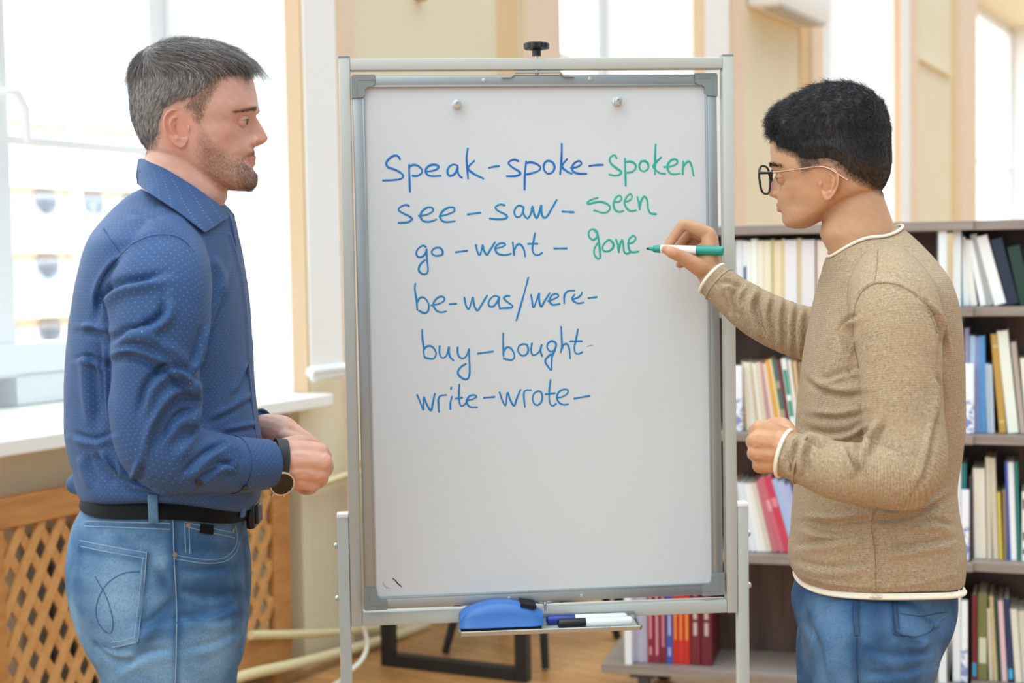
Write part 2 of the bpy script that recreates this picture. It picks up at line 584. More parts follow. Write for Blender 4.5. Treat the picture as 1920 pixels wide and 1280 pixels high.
# white power cable and socket by the left easel post
m_cable = mat('white cable', 'ece8dc', 0.4)
root = thing('wall_socket', 'cream wall socket with a black plug behind the left easel post', 'socket', on_plane(668, 945, W0, WN))
c = on_plane(664, 940, W0, WN)
k = MB(); k.box(c + WN * 0.012, WD, WN, Z, 0.045, 0.012, 0.045, 0, 0.006); part('socket_plate', k, m_white, root)
k = MB(); k.box(c + WN * 0.04 + WD * 0.03 - Z * 0.06, WD, WN, Z, 0.016, 0.02, 0.03, 0, 0.008); k.tube(spline([c + WN * 0.05 + WD * 0.03 - Z * 0.08, c + WN * 0.05 + WD * 0.035 - Z * 0.2, c + WN * 0.05 + WD * 0.05 - Z * 0.4], 12), 0.006, 8)
part('plug', k, mat('black plastic', '151517', 0.4), root, 50, 'black plug and cord')
q = [on_plane(px, py, W0 + WN * 0.3, WN) for px, py in ((672, 1150), (685, 1185), (688, 1215), (676, 1240), (655, 1258))] 
gp = []
for px, py in ((640, 1275), (600, 1300)):
    d_ = ray(px, py); gp.append(CAM + d_ * ((0.008 - CAM[2]) / d_[2]))
k = MB(); k.tube(spline([c + WN * 0.03 - Z * 0.1, c + WN * 0.2 - Z * 0.4] + q + gp, 50), 0.0085, 8)
solo('power_cable', k, m_cable, 'white power cable looping down to the floor behind left easel post', 'cable', None, 60)

# air conditioner and thin trunking high on the wall
k = MB()
c0 = wt(1432, 0.1)
ac_z = on_plane(1470, 10, W0 + WN * 0.22, WN)[2]
wbox(k, c0, c0 + 1.0, 0.0, 0.22, ac_z, ac_z + 0.28, 0, 0.03)
root = thing('air_conditioner', 'white air conditioner at the top of the wall above the young man', 'air conditioner', WP(c0 + 0.5, 0, ac_z))
part('housing', k, m_white, root, 40)
k = MB(); wbox(k, c0 + 0.08, c0 + 0.92, 0.08, 0.21, ac_z - 0.012, ac_z + 0.01, 0, 0.005); part('vent_flap', k, mat('grey plastic', 'b9bcc0', 0.4), root)
k = MB()
a = on_plane(1722, 106, W0 + WN * 0.02, WN); b = on_plane(1782, 140, W0 + WN * 0.02, WN)
k.bar(a, b, 0.05, 0.03, Z)
solo('cable_trunking', k, m_yellow, 'thin cream trunking slanting across the pier right of the young man', 'trunking')
k = MB()
a = on_plane(783, -6, W0, WN)
k.ball(a + WN * 0.02, (0.03, 0.03, 0.02), 12); k.tube([a, a + WN * 0.05 - Z * 0.0], 0.012, 8)
solo('wall_hook', k, mat('dull brass', 'b9a468', 0.45), 'small brass hook on the yellow pier above the easel', 'hook', None, 50)

# ------------------------------------------------ table and chair behind the easel
m_blk = mat('black powder coated steel', '1c1b1d', 0.45)
m_top = mat('pale oak table top', 'c9a77a', 0.4, noise=(8, 'b08a5c', 0.7, (1, 8, 1)))


def floor_at(px, py):
    d_ = ray(px, py)
    p = CAM + d_ * (-CAM[2] / d_[2])
    p[2] = 0
    return p


a, b = floor_at(730, 1246), floor_at(981, 1276)
ld = nrm(b - a); away = nrm(np.array([-ld[1], ld[0], 0]))
if away[1] < 0:
    away = -away
TLn = 0.95
root = thing('office_table', 'table on black sled legs standing behind the whiteboard', 'table', (a + b) / 2 + away * TLn / 2)
k = MB(); k.box((a + b) / 2 + away * TLn / 2 + Z * 0.735, ld, away, Z, np.linalg.norm(b - a) / 2 + 0.06, TLn / 2 + 0.08, 0.0125, 0, 0.003); part('table_top', k, m_top, root)
for off in (0, TLn):
    k = MB(); s = 0.045
    p, q = a + away * off, b + away * off
    k.bar(p + Z * 0, p + Z * 0.722, s, s, ld, 0, 0.003); k.bar(q, q + Z * 0.722, s, s, ld, 0, 0.003)
    k.bar(p + Z * s / 2 + ld * s / 2, q + Z * s / 2 - ld * s / 2, s, s, Z, 0, 0.003); k.bar(p + Z * 0.70 + ld * s / 2, q + Z * 0.70 - ld * s / 2, s, 0.04, Z, 0, 0.003)
    part('sled_leg', k, m_blk, root)
# chair
c1, c2, c3 = floor_at(835, 1226), floor_at(1023, 1257), floor_at(1158, 1197)
c4 = c1 + (c3 - c2)
cc = (c1 + c2 + c3 + c4) / 4
root = thing('chair', 'chair with thin splayed black legs half hidden behind the whiteboard', 'chair', (cc[0], cc[1], 0))
m_seat = mat('black plastic seat', '232326', 0.5)
for cpt in (c1, c2, c3, c4):
    k = MB(); tp = cc + (cpt - cc) * 0.62 + Z * 0.44; k.tube([cpt + Z * 0.006, tp], [0.014, 0.019], 12); part('leg', k, m_blk, root, 50)
ex = nrm(c2 - c1); ey = nrm(np.cross(Z, ex))
rings = []
for zz, s in ((0.44, 0.9), (0.45, 1.0), (0.465, 1.0), (0.475, 0.94)):
    th = np.arange(32) * 2 * math.pi / 32
    rings.append([cc + Z * zz + ex * 0.21 * s * np.sign(math.cos(q)) * abs(math.cos(q)) ** 0.6 + ey * 0.21 * s * np.sign(math.sin(q)) * abs(math.sin(q)) ** 0.6 for q in th])
k = MB(); k.loft(rings); part('seat', k, m_seat, root, 50)
rings = []
for i in range(9):
    f = i / 8; zz = 0.47 + 0.36 * f; wd = 0.19 * (1 - 0.25 * f * f); of = 0.19 + 0.05 * f
    row = []
    for j in range(24):
        q = 2 * math.pi * j / 24
        row.append(cc + Z * zz + ey * wd * math.cos(q) + ex * (of - 0.05 * (1 - math.cos(q) ** 2) * 0 + 0.010 * math.sin(q) - 0.03 * math.cos(q) ** 2))
    rings.append(row)
k = MB(); k.loft(rings); part('backrest', k, m_seat, root, 60)
# ================================================================== BOOKCASES
m_shelf = mat('grey-brown shelf laminate', '9c8f88', 0.5, noise=(5, '85766e', 0.8, (0.6, 1, 14)))
m_panel = mat('dark walnut laminate', '5d4439', 0.5, noise=(4, '3d2b26', 0.9, (7, 7, 0.5)))
m_side = mat('white laminate', 'e9ecf0', 0.4)
m_case = mat('black caster rubber', '171718', 0.5)
m_steel = mat('dark steel', '55565a', 0.35, 0.8)
m_page = mat('book pages', 'e9e2d2', 0.8, noise=(120, 'd8cdb6', 0.6, (1, 1, 0.02)))
LEV = [0.17, 0.535, 0.910, 1.285, 1.535]
ST = 0.028


def bookcase(name, label, o, yaw, L, s_panels, over, dep=0.52):
    """front edge line starts at o (floor), runs along ax; shelves go back by dep"""
    ax = np.array([math.cos(yaw), -math.sin(yaw), 0]); ay = np.array([math.sin(yaw), math.cos(yaw), 0])
    root = thing(name, label, 'bookcase', o + ax * L / 2 + ay * dep / 2)
    for i, z in enumerate(LEV):
        k = MB(); k.box(o + ax * (L / 2) + ay * dep / 2 + Z * (z - ST / 2), ax, ay, Z, L / 2 + over, dep / 2, ST / 2, 0, 0.002)
        part('shelf' if i < 4 else 'top_board', k, m_shelf, root)
    for s in s_panels:
        for i in range(4):
            k = MB(); z0, z1 = LEV[i], LEV[i + 1] - ST
            k.box(o + ax * s + ay * dep / 2 + Z * (z0 + z1) / 2, ax, ay, Z, 0.011, dep / 2 - 0.012, (z1 - z0) / 2); part('side_panel', k, m_side, root)
    for i in range(4):
        k = MB(); z0, z1 = LEV[i], LEV[i + 1] - ST
        k.box(o + ax * (s_panels[0] + s_panels[-1]) / 2 + ay * dep / 2 + Z * (z0 + z1) / 2, ax, ay, Z, (s_panels[-1] - s_panels[0]) / 2 - 0.011, 0.009, (z1 - z0) / 2)
        part('centre_panel', k, m_panel, root)
    for sx in (0.06, L - 0.06):
        for sy in (0.07, dep - 0.07):
            c = o + ax * sx + ay * sy
            k = MB(); k.lathe(c + Z * 0.048 - ay * 0.012, ay, [(0, 0.03), (0.004, 0.048), (0.02, 0.048), (0.024, 0.03)], 24)
            cs = part('caster', k, m_case, root, 40)
            k = MB(); k.box(c + Z * 0.128, ax, ay, Z, 0.04, 0.035, 0.006); k.bar(c + Z * 0.125 - ay * 0.016, c + Z * 0.045 - ay * 0.018, 0.035, 0.004, ax); k.bar(c + Z * 0.125 + ay * 0.016, c + Z * 0.045 + ay * 0.018, 0.035, 0.004, ax)
            part('caster_fork', k, m_steel, cs)
    return ax, ay


LY = math.radians(15.2)
lo_ = P(1165, 1241, 4.46); lo_[2] = 0
lax, lay = None, None
LLEN = 0.985
lax, lay = bookcase('bookcase', 'grey-brown bookcase on casters between the easel and the young man', lo_, LY, LLEN, (0.02, LLEN - 0.02), 0.065)
RY = math.radians(20)
ro_ = P(1785, 1048, 4.2); ro_[2] = 0
rax, ray_ = bookcase('bookcase', 'grey-brown bookcase at the right edge of the photo', ro_, RY, 1.0, (0.013, 0.985), 0.012)

_bm = {}


def bmat(c):
    if c not in _bm:
        _bm[c] = mat('book cover ' + c, c, 0.45)
    return _bm[c]


_bookn = {}


def book(o, ax, ay, s, z, w, h, d, col, lean, label, group, band=None, face=0.0):
    """upright book; s = left edge of its foot along the shelf, lean>0 tips its top towards -ax"""
    a = math.radians(lean)
    bx = ax * math.cos(a) + Z * math.sin(a); bz = Z * math.cos(a) - ax * math.sin(a)
    base = o + ax * s + Z * (z + 0.0006) + ay * face
    if lean < 0:
        base = base - Z * (w * math.sin(a))
    root = thing('book', label, 'book', base + ax * w / 2 + ay * d / 2, group)
    t = min(0.0022, w * 0.18)
    k = MB()
    def bx_(x0, x1, y0, y1, z0, z1, mi=0, bev=0):
        k.box(base + bx * (x0 + x1) / 2 + ay * (y0 + y1) / 2 + bz * (z0 + z1) / 2, bx, ay, bz, (x1 - x0) / 2, (y1 - y0) / 2, (z1 - z0) / 2, mi, bev)
    bx_(0, t, 0, d, 0, h); bx_(w - t, w, 0, d, 0, h); bx_(t * 0.5, w - t * 0.5, -0.0012, t, 0.0005, h - 0.0005, 0, 0.0008)
    ms = [bmat(col)]
    if band:
        ms.append(bmat(band[0])); bw = 0.17 if 'bottom shelf of the left' in (group or '') else 0.36
        for f0, f1 in band[1:]:
            bx_(w * (0.5 - bw), w * (0.5 + bw), -0.0019, 0, h * f0, h * f1, 1)
    part('cover', k, ms, root)
    k = MB()
    bx_(t, w - t, t, d - 0.004, 0.003, h - 0.004)
    part('pages', k, m_page, root)
    return root


ORD = ['leftmost', 'second', 'third', 'fourth', 'fifth', 'sixth', 'seventh', 'eighth', 'ninth', 'tenth', 'eleventh', 'twelfth', 'thirteenth', 'fourteenth', 'fifteenth', 'sixteenth', 'seventeenth', 'eighteenth']


def row(o, ax, ay, z, books, where, group, inset=0.03, depth=0.17):
    """books: (left px, right px at foot, y of top, y of foot, colour name, hex, lean, band)"""
    n = -ay
    p0 = o + ay * inset
    for i, (x0, x1, yt, yf, cn, col, lean, band) in enumerate(books):
        a = (on_plane(x0, yf, p0, n) - o) @ ax; b = (on_plane(x1, yf, p0, n) - o) @ ax
        dd = (on_plane(x0, yf, p0, n) - CAM) @ _f
        h = (yf - yt) / FPX * dd / math.cos(math.radians(lean))
        num = 'leftmost' if i == 0 else ('rightmost' if i == len(books) - 1 else ORD[i] + ' from left')
        book(o, ax, ay, a, z, (b - a) * 0.97, h, depth + 0.01 * ((i * 7) % 4), col, lean, '%s book, %s %s' % (cn, num, where), group, band, inset)


# left bookcase
B = lambda *a: a
row(lo_, lax, lay, LEV[3], [
    (1366, 1378, 446, 572, 'pale grey', 'd9dade', 0, None),
    (1380, 1394, 445, 572, 'grey white', 'e3e3e8', 0, None),
    (1394, 1401, 446, 572, 'white with blue label', 'eef0f2', 0, ('2f5f86', (0.25, 0.62))),
    (1401, 1409, 447, 572, 'thin white', 'f2f2ee', 0, None),
    (1409, 1421, 443, 572, 'bright white', 'f3f5f1', 0, None),
    (1421, 1433, 446, 572, 'ivory', 'f0e8d2', 0, None),
    (1433, 1447, 446, 572, 'cream', 'efe3cb', 0, None),
    (1447, 1452, 443, 572, 'thin olive', 'cdbd84', 0, None),
    (1452, 1467, 446, 572, 'tan cream', 'ecd9b8', 0, None),
    (1467, 1472, 443, 572, 'thin straw yellow', 'e6d5a4', 0, None),
    (1472, 1496, 445, 572, 'thick lavender white', 'e9e5ea', 0, None),
    (1496, 1503, 442, 572, 'slim sand', 'd9c49c', 0, None),
    (1503, 1529, 445, 572, 'thick pale lilac', 'e6e0e4', 0, None),
    (1529, 1533, 446, 572, 'thin brown', 'a58c74', 0, None),
    (1533, 1556, 446, 572, 'pinkish cream', 'eaddd2', 0, None),
], 'on the top shelf behind the writing arm', 'books on the top shelf of the left bookcase', 0.03, 0.15)
row(lo_, lax, lay, LEV[2], [
    (1395, 1400, 673, 803, 'tan', 'b9a383', 2, None),
    (1400, 1409, 675, 803, 'cream', 'efe4cf', 4, None),
    (1409, 1418, 676, 803, 'ivory', 'f0eadc', 5, None),
    (1418, 1424, 675, 803, 'thin sand', 'd8c5a6', 5, None),
    (1424, 1431, 677, 803, 'thin white', 'f0efe9', 6, None),
    (1431, 1440, 675, 803, 'pale beige', 'e5d5bd', 6, None),
    (1440, 1448, 676, 803, 'mauve', 'c49aa0', 7, None),
    (1448, 1456, 677, 803, 'pink cream', 'ecd3c0', 8, None),
    (1456, 1464, 671, 803, 'orange yellow', 'e6ac4c', 9, None),
    (1464, 1469, 669, 803, 'thin pale yellow', 'ead9a8', 9, None),
    (1469, 1478, 670, 803, 'dark teal', '55706c', 9, ('b9a58c', (0.15, 0.3), (0.6, 0.7))),
    (1478, 1484, 670, 803, 'maroon', '7e3b44', 9, None),
    (1484, 1494, 668, 803, 'white and green', 'eef3ee', 8, ('3f9a86', (0.2, 0.42), (0.5, 0.85))),
    (1494, 1500, 670, 803, 'thin white', 'f0efe8', 7, None),
    (1500, 1508, 672, 803, 'peach tan', 'd9b48c', 6, None),
    (1508, 1515, 674, 803, 'brown', 'a38064', 5, None),
    (1515, 1526, 712, 803, 'short plum', '9a6a72', 3, None),
], 'on the second shelf above the young man\'s fist', 'books on the second shelf of the left bookcase', 0.04, 0.15)
row(lo_, lax, lay, LEV[1], [
    (1391, 1397, 890, 1026, 'thin orange', 'd9a45c', 6, None),
    (1397, 1408, 896, 1026, 'pale blue', 'd6e2f0', 10, None),
    (1408, 1420, 897, 1026, 'blue white', 'e2e8f1', 11, None),
    (1420, 1429, 898, 1026, 'white', 'f0f1f2', 11, None),
    (1429, 1438, 898, 1026, 'soft white', 'eceae6', 12, None),
    (1438, 1448, 896, 1026, 'cream grey', 'd6cdbd', 12, None),
    (1449, 1462, 893, 1026, 'rose', 'c56f7d', 14, None),
    (1462, 1472, 886, 1026, 'dusty pink', 'cf6a7a', 15, ('e3a3a9', (0.55, 0.7))),
    (1472, 1486, 884, 1026, 'crimson', 'd0405c', 15, ('e58a98', (0.6, 0.72))),
    (1487, 1499, 888, 1026, 'periwinkle blue', 'a9bfe6', 16, None),
    (1499, 1512, 892, 1026, 'lavender blue', 'b6c0e4', 17, None),
    (1512, 1524, 898, 1026, 'pale violet', 'b0b4e2', 18, None),
], 'on the third shelf below the young man\'s fist', 'books on the third shelf of the left bookcase', 0.04, 0.15)
row(lo_, lax, lay, LEV[0], [
    (1184, 1192, 1080, 1232, 'pale lavender', 'c9c6da', 0, None),
    (1192, 1199, 1080, 1232, 'lavender grey', 'bdb9cf', 0, None),
    (1199, 1206, 1080, 1233, 'greyish lilac', 'c3bfd3', 0, None),
    (1206, 1214, 1081, 1233, 'light grey violet', 'b4b1c4', 0, None),
    (1214, 1227, 1080, 1234, 'maroon striped', '8c2438', 0, ('d98fa0', (0.1, 0.2), (0.3, 0.9))),
    (1227, 1238, 1080, 1234, 'wine and pink', '8a2a40', 0, ('e0a0b0', (0.1, 0.9))),
    (1238, 1250, 1080, 1235, 'burgundy', '7d2036', 0, ('c98a9a', (0.2, 0.85))),
    (1250, 1262, 1082, 1236, 'royal blue', '3f55a8', 0, ('b8c0e6', (0.1, 0.2), (0.35, 0.6))),
    (1262, 1272, 1082, 1237, 'scarlet and gold', 'c42a22', 0, ('e8a040', (0.3, 0.8))),
    (1272, 1283, 1082, 1237, 'bright red', 'd03026', 0, ('e89a3c', (0.3, 0.8))),
    (1283, 1294, 1082, 1238, 'red and yellow', 'c62c24', 0, ('eaa848', (0.3, 0.8))),
    (1295, 1314, 1078, 1240, 'thick oxblood ornamented', '742430', 0, ('cdb8b8', (0.35, 0.5), (0.54, 0.66), (0.7, 0.78), (0.82, 0.92))),
    (1315, 1336, 1078, 1241, 'thick dark maroon ornamented', '6c1e2c', 0, ('c9b0b2', (0.35, 0.5), (0.54, 0.66), (0.7, 0.78), (0.82, 0.92))),
], 'on the bottom shelf under the easel tray', 'books on the bottom shelf of the left bookcase', 0.045, 0.2)

# right bookcase
row(ro_, rax, ray_, LEV[3], [
    (1801, 1806, 437, 572, 'thin turquoise', '3f9ab4', 0, None),
    (1806, 1819, 443, 572, 'slim white', 'f0f0f0', 4, None),
    (1820, 1833, 448, 572, 'off-white', 'ebe9e6', 7, None),
    (1838, 1850, 449, 572, 'narrow white', 'f1f2f6', 11, None),
    (1851, 1864, 438, 572, 'grey', 'a9a9a6', 13, None),
    (1865, 1888, 443, 572, 'thick white', 'f0eff2', 15, None),
    (1889, 1912, 448, 572, 'navy', '1d2740', 14, None),
    (1913, 1938, 462, 572, 'dark green', '16382e', 12, None),
    (1939, 1958, 466, 572, 'deep green', '1c463a', 10, None),
], 'on the top shelf of the right bookcase', 'books on the top shelf of the right bookcase', 0.03, 0.16)
row(ro_, rax, ray_, LEV[2], [
    (1808, 1817, 618, 814, 'lavender', 'a9a8cc', 0, None),
    (1818, 1829, 632, 814, 'light blue', 'b4d2ee', 0, None),
    (1829, 1837, 634, 814, 'periwinkle', '8d9bd2', 0, None),
    (1837, 1850, 632, 814, 'sky blue', '5c9cd8', 1, None),
    (1851, 1858, 684, 814, 'thin pale blue', 'b7cbe0', 2, None),
    (1858, 1865, 685, 814, 'thin blue grey', 'c3d0de', 2, None),
    (1874, 1888, 628, 814, 'ochre', 'c49a4e', 5, ('d9bb7c', (0.1, 0.13), (0.86, 0.89))),
    (1890, 1911, 622, 814, 'white and green', 'eef1e6', 6, None),
    (1913, 1924, 642, 814, 'taupe', 'b5a79c', 6, None),
    (1925, 1938, 672, 814, 'ivory', 'eee6d6', 5, None),
], 'on the second shelf of the right bookcase', 'books on the second shelf of the right bookcase', 0.05, 0.16)
row(ro_, rax, ray_, LEV[1], [
    (1802, 1812, 872, 1050, 'teal', '2f8a8c', 0, None),
    (1817, 1826, 896, 1050, 'charcoal', '4a4248', 0, None),
    (1827, 1850, 880, 1050, 'thick cream', 'efe6d8', 1, None),
    (1851, 1860, 858, 1050, 'beige', 'd9cdb9', 1, None),
    (1862, 1873, 860, 1051, 'pale beige', 'd3c7b2', 2, None),
    (1874, 1880, 925, 1052, 'yellow', 'd9c64a', 2, None),
    (1881, 1889, 920, 1052, 'brown', '8c765e', 1, None),
    (1890, 1896, 868, 1053, 'blue', '3a58ac', 2, None),
    (1896, 1907, 868, 1053, 'tall white', 'eef0f3', 2, None),
    (1908, 1915, 868, 1053, 'dark teal', '2c7a72', 2, None),
    (1916, 1930, 924, 1054, 'white with black marks', 'ecebe6', 0, ('2a2a2a', (0.1, 0.18), (0.3, 0.42), (0.75, 0.9))),
], 'on the third shelf of the right bookcase', 'books on the third shelf of the right bookcase', 0.05, 0.17)
row(ro_, rax, ray_, LEV[0], [
    (1822, 1832, 1150, 1310, 'dark red', '7a2b33', 0, ('39a9cf', (0.04, 0.2))),
    (1833, 1852, 1148, 1310, 'olive green', '7c7a4a', 0, ('d8d6bc', (0.2, 0.5))),
    (1855, 1862, 1175, 1312, 'cream', 'd6cab4', 2, None),
    (1863, 1871, 1152, 1312, 'straw', 'c9b48a', 3, None),
    (1872, 1878, 1158, 1312, 'bottle green', '2f4a3e', 3, None),
    (1879, 1889, 1160, 1313, 'pink', 'e3bcc4', 3, None),
    (1890, 1902, 1155, 1313, 'navy', '28345c', 3, ('39a9cf', (0.04, 0.16))),
    (1904, 1917, 1175, 1314, 'ivory', 'e2dccd', 4, None),
    (1918, 1932, 1178, 1314, 'stone', 'd3cdbd', 4, None),
], 'on the bottom shelf of the right bookcase', 'books on the bottom shelf of the right bookcase', 0.05, 0.17)

# white cardboard bookends with blue ornament
def ornament():
    m = bpy.data.materials.new('white card with blue ornament'); m.use_nodes = True; t = m.node_tree
    b = t.nodes['Principled BSDF']; b.inputs['Roughness'].default_value = 0.5
    co = t.nodes.new('ShaderNodeTexCoord'); sp = t.nodes.new('ShaderNodeSeparateXYZ')
    nz = t.nodes.new('ShaderNodeTexNoise'); nz.inputs['Scale'].default_value = 34; nz.inputs['Detail'].default_value = 3; nz.inputs['Distortion'].default_value = 2.5
    r1 = t.nodes.new('ShaderNodeMapRange'); r1.inputs[1].default_value = 0.47; r1.inputs[2].default_value = 0.53
    lt = t.nodes.new('ShaderNodeMath'); lt.operation = 'LESS_THAN'; lt.inputs[1].default_value = 0.1
    ml = t.nodes.new('ShaderNodeMath'); ml.operation = 'MULTIPLY'
    mx = t.nodes.new('ShaderNodeMix'); mx.data_type = 'RGBA'; mx.inputs[6].default_value = lin('f1f2fa'); mx.inputs[7].default_value = lin('8591c6')
    t.links.new(co.outputs['Object'], sp.inputs[0]); t.links.new(co.outputs['Object'], nz.inputs['Vector']); t.links.new(sp.outputs[2], lt.inputs[0])
    t.links.new(nz.outputs[0], r1.inputs[0]); t.links.new(r1.outputs[0], ml.inputs[0]); t.links.new(lt.outputs[0], ml.inputs[1]); t.links.new(ml.outputs[0], mx.inputs[0]); t.links.new(mx.outputs[2], b.inputs['Base Color'])
    return m


m_orn = ornament()
for o, ax, ay, x0, x1, yt, yf, z, txt in ((ro_, rax, ray_, 1794, 1826, 682, 814, LEV[2], 'second shelf of the right bookcase'), (ro_, rax, ray_, 1779, 1817, 918, 1050, LEV[1], 'third shelf of the right bookcase'),
                                         (ro_, rax, ray_, 1776, 1814, 1153, 1306, LEV[0], 'bottom shelf of the right bookcase'), (lo_, lax, lay, 1372, 1392, 680, 803, LEV[2], 'second shelf of the left bookcase')):
    p0 = o + ay * 0.008
    a = (on_plane(x0, yf, p0, -ay) - o) @ ax; b = (on_plane(x1, yf, p0, -ay) - o) @ ax
    dd = (on_plane(x0, yf, p0, -ay) - CAM) @ _f
    h = (yf - yt) / FPX * dd
    if x0 < 1790 and o is ro_:
        a = max(a, 0.0255)
    k = MB(); k.box(o + ax * (a + b) / 2 + ay * 0.022 + Z * (z + h / 2 + 0.001), ax, ay, Z, (b - a) / 2, 0.014, h / 2, 0, 0.002)
    solo('bookend', k, m_orn, 'white card bookend with blue ornament on the ' + txt, 'bookend', 'ornamented bookends')
# ================================================================== WHITEBOARD EASEL
def rect_frame(cx, cy, cz, yaw, tilt, rl):
    ax = np.array([math.cos(yaw), math.sin(yaw), 0]); n = np.array([math.sin(yaw), -math.cos(yaw), 0])
    up = Z * math.cos(tilt) + n * math.sin(tilt)
    a2 = ax * math.cos(rl) + up * math.sin(rl); u2 = up * math.cos(rl) - ax * math.sin(rl)
    return np.array([cx, cy, cz]), a2, u2, np.cross(a2, u2) * -1 if np.dot(np.cross(a2, u2), n) < 0 else np.cross(a2, u2)


EC, EX, EZ, EN = rect_frame(0.0571, 2.66, 1.2853, 0.0801, 0.0, 0.0)
EW, EH = 0.736, 1.056
m_grey = mat('light grey powder coat', 'bfc0bb', 0.4)
m_alu = mat('brushed aluminium rim', 'a2a6a8', 0.35, 0.55)
m_cap = mat('grey plastic corner', '868c8d', 0.4)
m_knob = mat('black plastic knob', '161617', 0.35)
m_board = mat('white lacquered board', 'd3d5d8', 0.16, spec=0.4)
m_zinc = mat('zinc screw', 'c9cac8', 0.3, 0.8)
easel = thing('whiteboard_easel', 'grey metal easel holding the whiteboard with six rows of handwriting', 'whiteboard', np.array([EC[0], EC[1], 0]))
E_ = lambda x, z, n=0.0: EC + EX * x + EZ * z + EN * n
TW, TD = 0.021, 0.026      # tube face width and depth
for s in (-1, 1):
    k = MB(); k.bar(E_(s * (EW - TW) / 2, -EH / 2, -TD / 2), E_(s * (EW - TW) / 2, EH / 2, -TD / 2), TW, TD, EX, 0, 0.002); pst = part('frame_post', k, m_grey, easel, 30)
    k = MB(); k.box(E_(s * (EW - TW) / 2, EH / 2 + 0.001, -TD / 2), EX, EN, EZ, TW / 2, TD / 2, 0.0018); part('end_cap', k, m_cap, pst)
k = MB(); k.bar(E_(-EW / 2 + TW, EH / 2 - 0.0125, -TD / 2), E_(EW / 2 - TW, EH / 2 - 0.0125, -TD / 2), 0.021, TD, EZ, 0, 0.002); part('top_bar', k, m_grey, easel, 30)
k = MB(); k.bar(E_(-EW / 2 + TW, -EH / 2 + 0.0135, -TD / 2), E_(EW / 2 - TW, -EH / 2 + 0.0135, -TD / 2), 0.025, 0.03, EZ, 0, 0.003); part('bottom_bar', k, m_grey, easel, 30)
# outer legs to the floor with feet and casters
LT = [on_plane(644, 970, EC, EN), on_plane(1394, 949, EC, EN)]
for s, tp in zip((-1, 1), LT):
    xo = s * (EW / 2 + 0.0115)
    zt = (tp - EC) @ EZ
    fz = -(EC[2] - 0.075)
    k = MB(); k.bar(E_(xo, zt, -TD / 2), E_(xo, fz, -TD / 2), 0.021, TD, EX, 0, 0.002); lg = part('leg', k, m_grey, easel, 30)
    k = MB(); k.box(E_(xo, zt + 0.003, -TD / 2), EX, EN, EZ, 0.0108, TD / 2 + 0.001, 0.004, 0, 0.002); part('end_cap', k, m_white, lg)
    for bz in (-0.055, -0.155):
        k = MB(); k.lathe(E_(xo + s * 0.0105, zt + bz, -TD / 2), EX * s, [(0, 0.0045), (0.002, 0.006), (0.004, 0.006), (0.0065, 0.004)], 12); part('bolt', k, m_zinc, lg, 40)
    k = MB(); k.bar(E_(xo, fz + 0.012, 0.26), E_(xo, fz + 0.012, -0.30), 0.025, 0.024, EX, 0, 0.003); ft = part('foot', k, m_grey, easel, 30)
    for n_ in (0.24, -0.28):
        k = MB(); c = E_(xo, fz - 0.038, n_); k.lathe(c - EX * 0.01, EX, [(0, 0.02), (0.003, 0.034), (0.017, 0.034), (0.02, 0.02)], 20); k.box(c + EZ * 0.035, EX, EN, EZ, 0.012, 0.012, 0.012); part('caster', k, m_knob, ft, 40)
k = MB(); k.bar(E_(-EW / 2, -0.98, -TD / 2), E_(EW / 2, -0.98, -TD / 2), 0.02, 0.02, EZ, 0, 0.002); part('cross_bar', k, m_grey, easel)

# the board itself
BC, BX, BZ, BN = rect_frame(0.0562, 2.655, 1.2871, 0.1066, -0.0111, 0.002)
BW, BH = 0.683, 0.988
BC = BC - BN * 0.012
B_ = lambda x, z, n=0.0: BC + BX * x + BZ * z + BN * n
k = MB(); k.box(B_(0, 0, -0.006), BX, BN, BZ, BW / 2 - 0.004, 0.006, BH / 2 - 0.004)
panel = part('board_panel', k, m_board, easel, None, 'white board surface')
RWD = 0.020


def rim(a, b, side):
    k = MB(); k.bar(a, b, RWD, 0.014, side, 0, 0.003)
    k.bar(a + nrm(np.asarray(side)) * RWD * 0.5 + BN * 0.0015, b + nrm(np.asarray(side)) * RWD * 0.5 + BN * 0.0015, 0.004, 0.011, side, 0, 0.001)
    part('board_rim', k, m_alu, easel, 30)


rim(B_(-BW / 2, BH / 2 - RWD / 2), B_(BW / 2, BH / 2 - RWD / 2), -BZ)
rim(B_(-BW / 2, -BH / 2 + RWD / 2), B_(BW / 2, -BH / 2 + RWD / 2), BZ)
rim(B_(-BW / 2 + RWD / 2, -BH / 2), B_(-BW / 2 + RWD / 2, BH / 2), BX)
rim(B_(BW / 2 - RWD / 2, -BH / 2), B_(BW / 2 - RWD / 2, BH / 2), -BX)
for sx in (-1, 1):
    for sz in (-1, 1):
        lo2 = [(0, 0), (0.043, 0), (0.043, 0.017), (0.038, 0.021), (0.03, 0.022), (0.0245, 0.027), (0.0245, 0.036), (0.02, 0.0415), (0, 0.043)]
        q = [(max(x, 0.0), max(y, 0)) for x, y in lo2]
        q[0] = (0.003, 0); q.append((0, 0.003))
        pts = [B_(sx * (BW / 2 + 0.0012 - x), sz * (BH / 2 + 0.0012 - y), -0.012) for x, y in q]
        k = MB(); k.prism(pts if sx * sz > 0 else pts[::-1], BN * 0.022)
        k.bar(B_(sx * (BW / 2 - 0.012), sz * (BH / 2 - 0.0085), 0.0102), B_(sx * (BW / 2 - 0.042), sz * (BH / 2 - 0.0085), 0.0102), 0.0012, 0.001, BZ)
        k.bar(B_(sx * (BW / 2 - 0.0085), sz * (BH / 2 - 0.012), 0.0102), B_(sx * (BW / 2 - 0.0085), sz * (BH / 2 - 0.042), 0.0102), 0.0012, 0.001, BX)
        part('corner_cap', k, m_cap, easel)
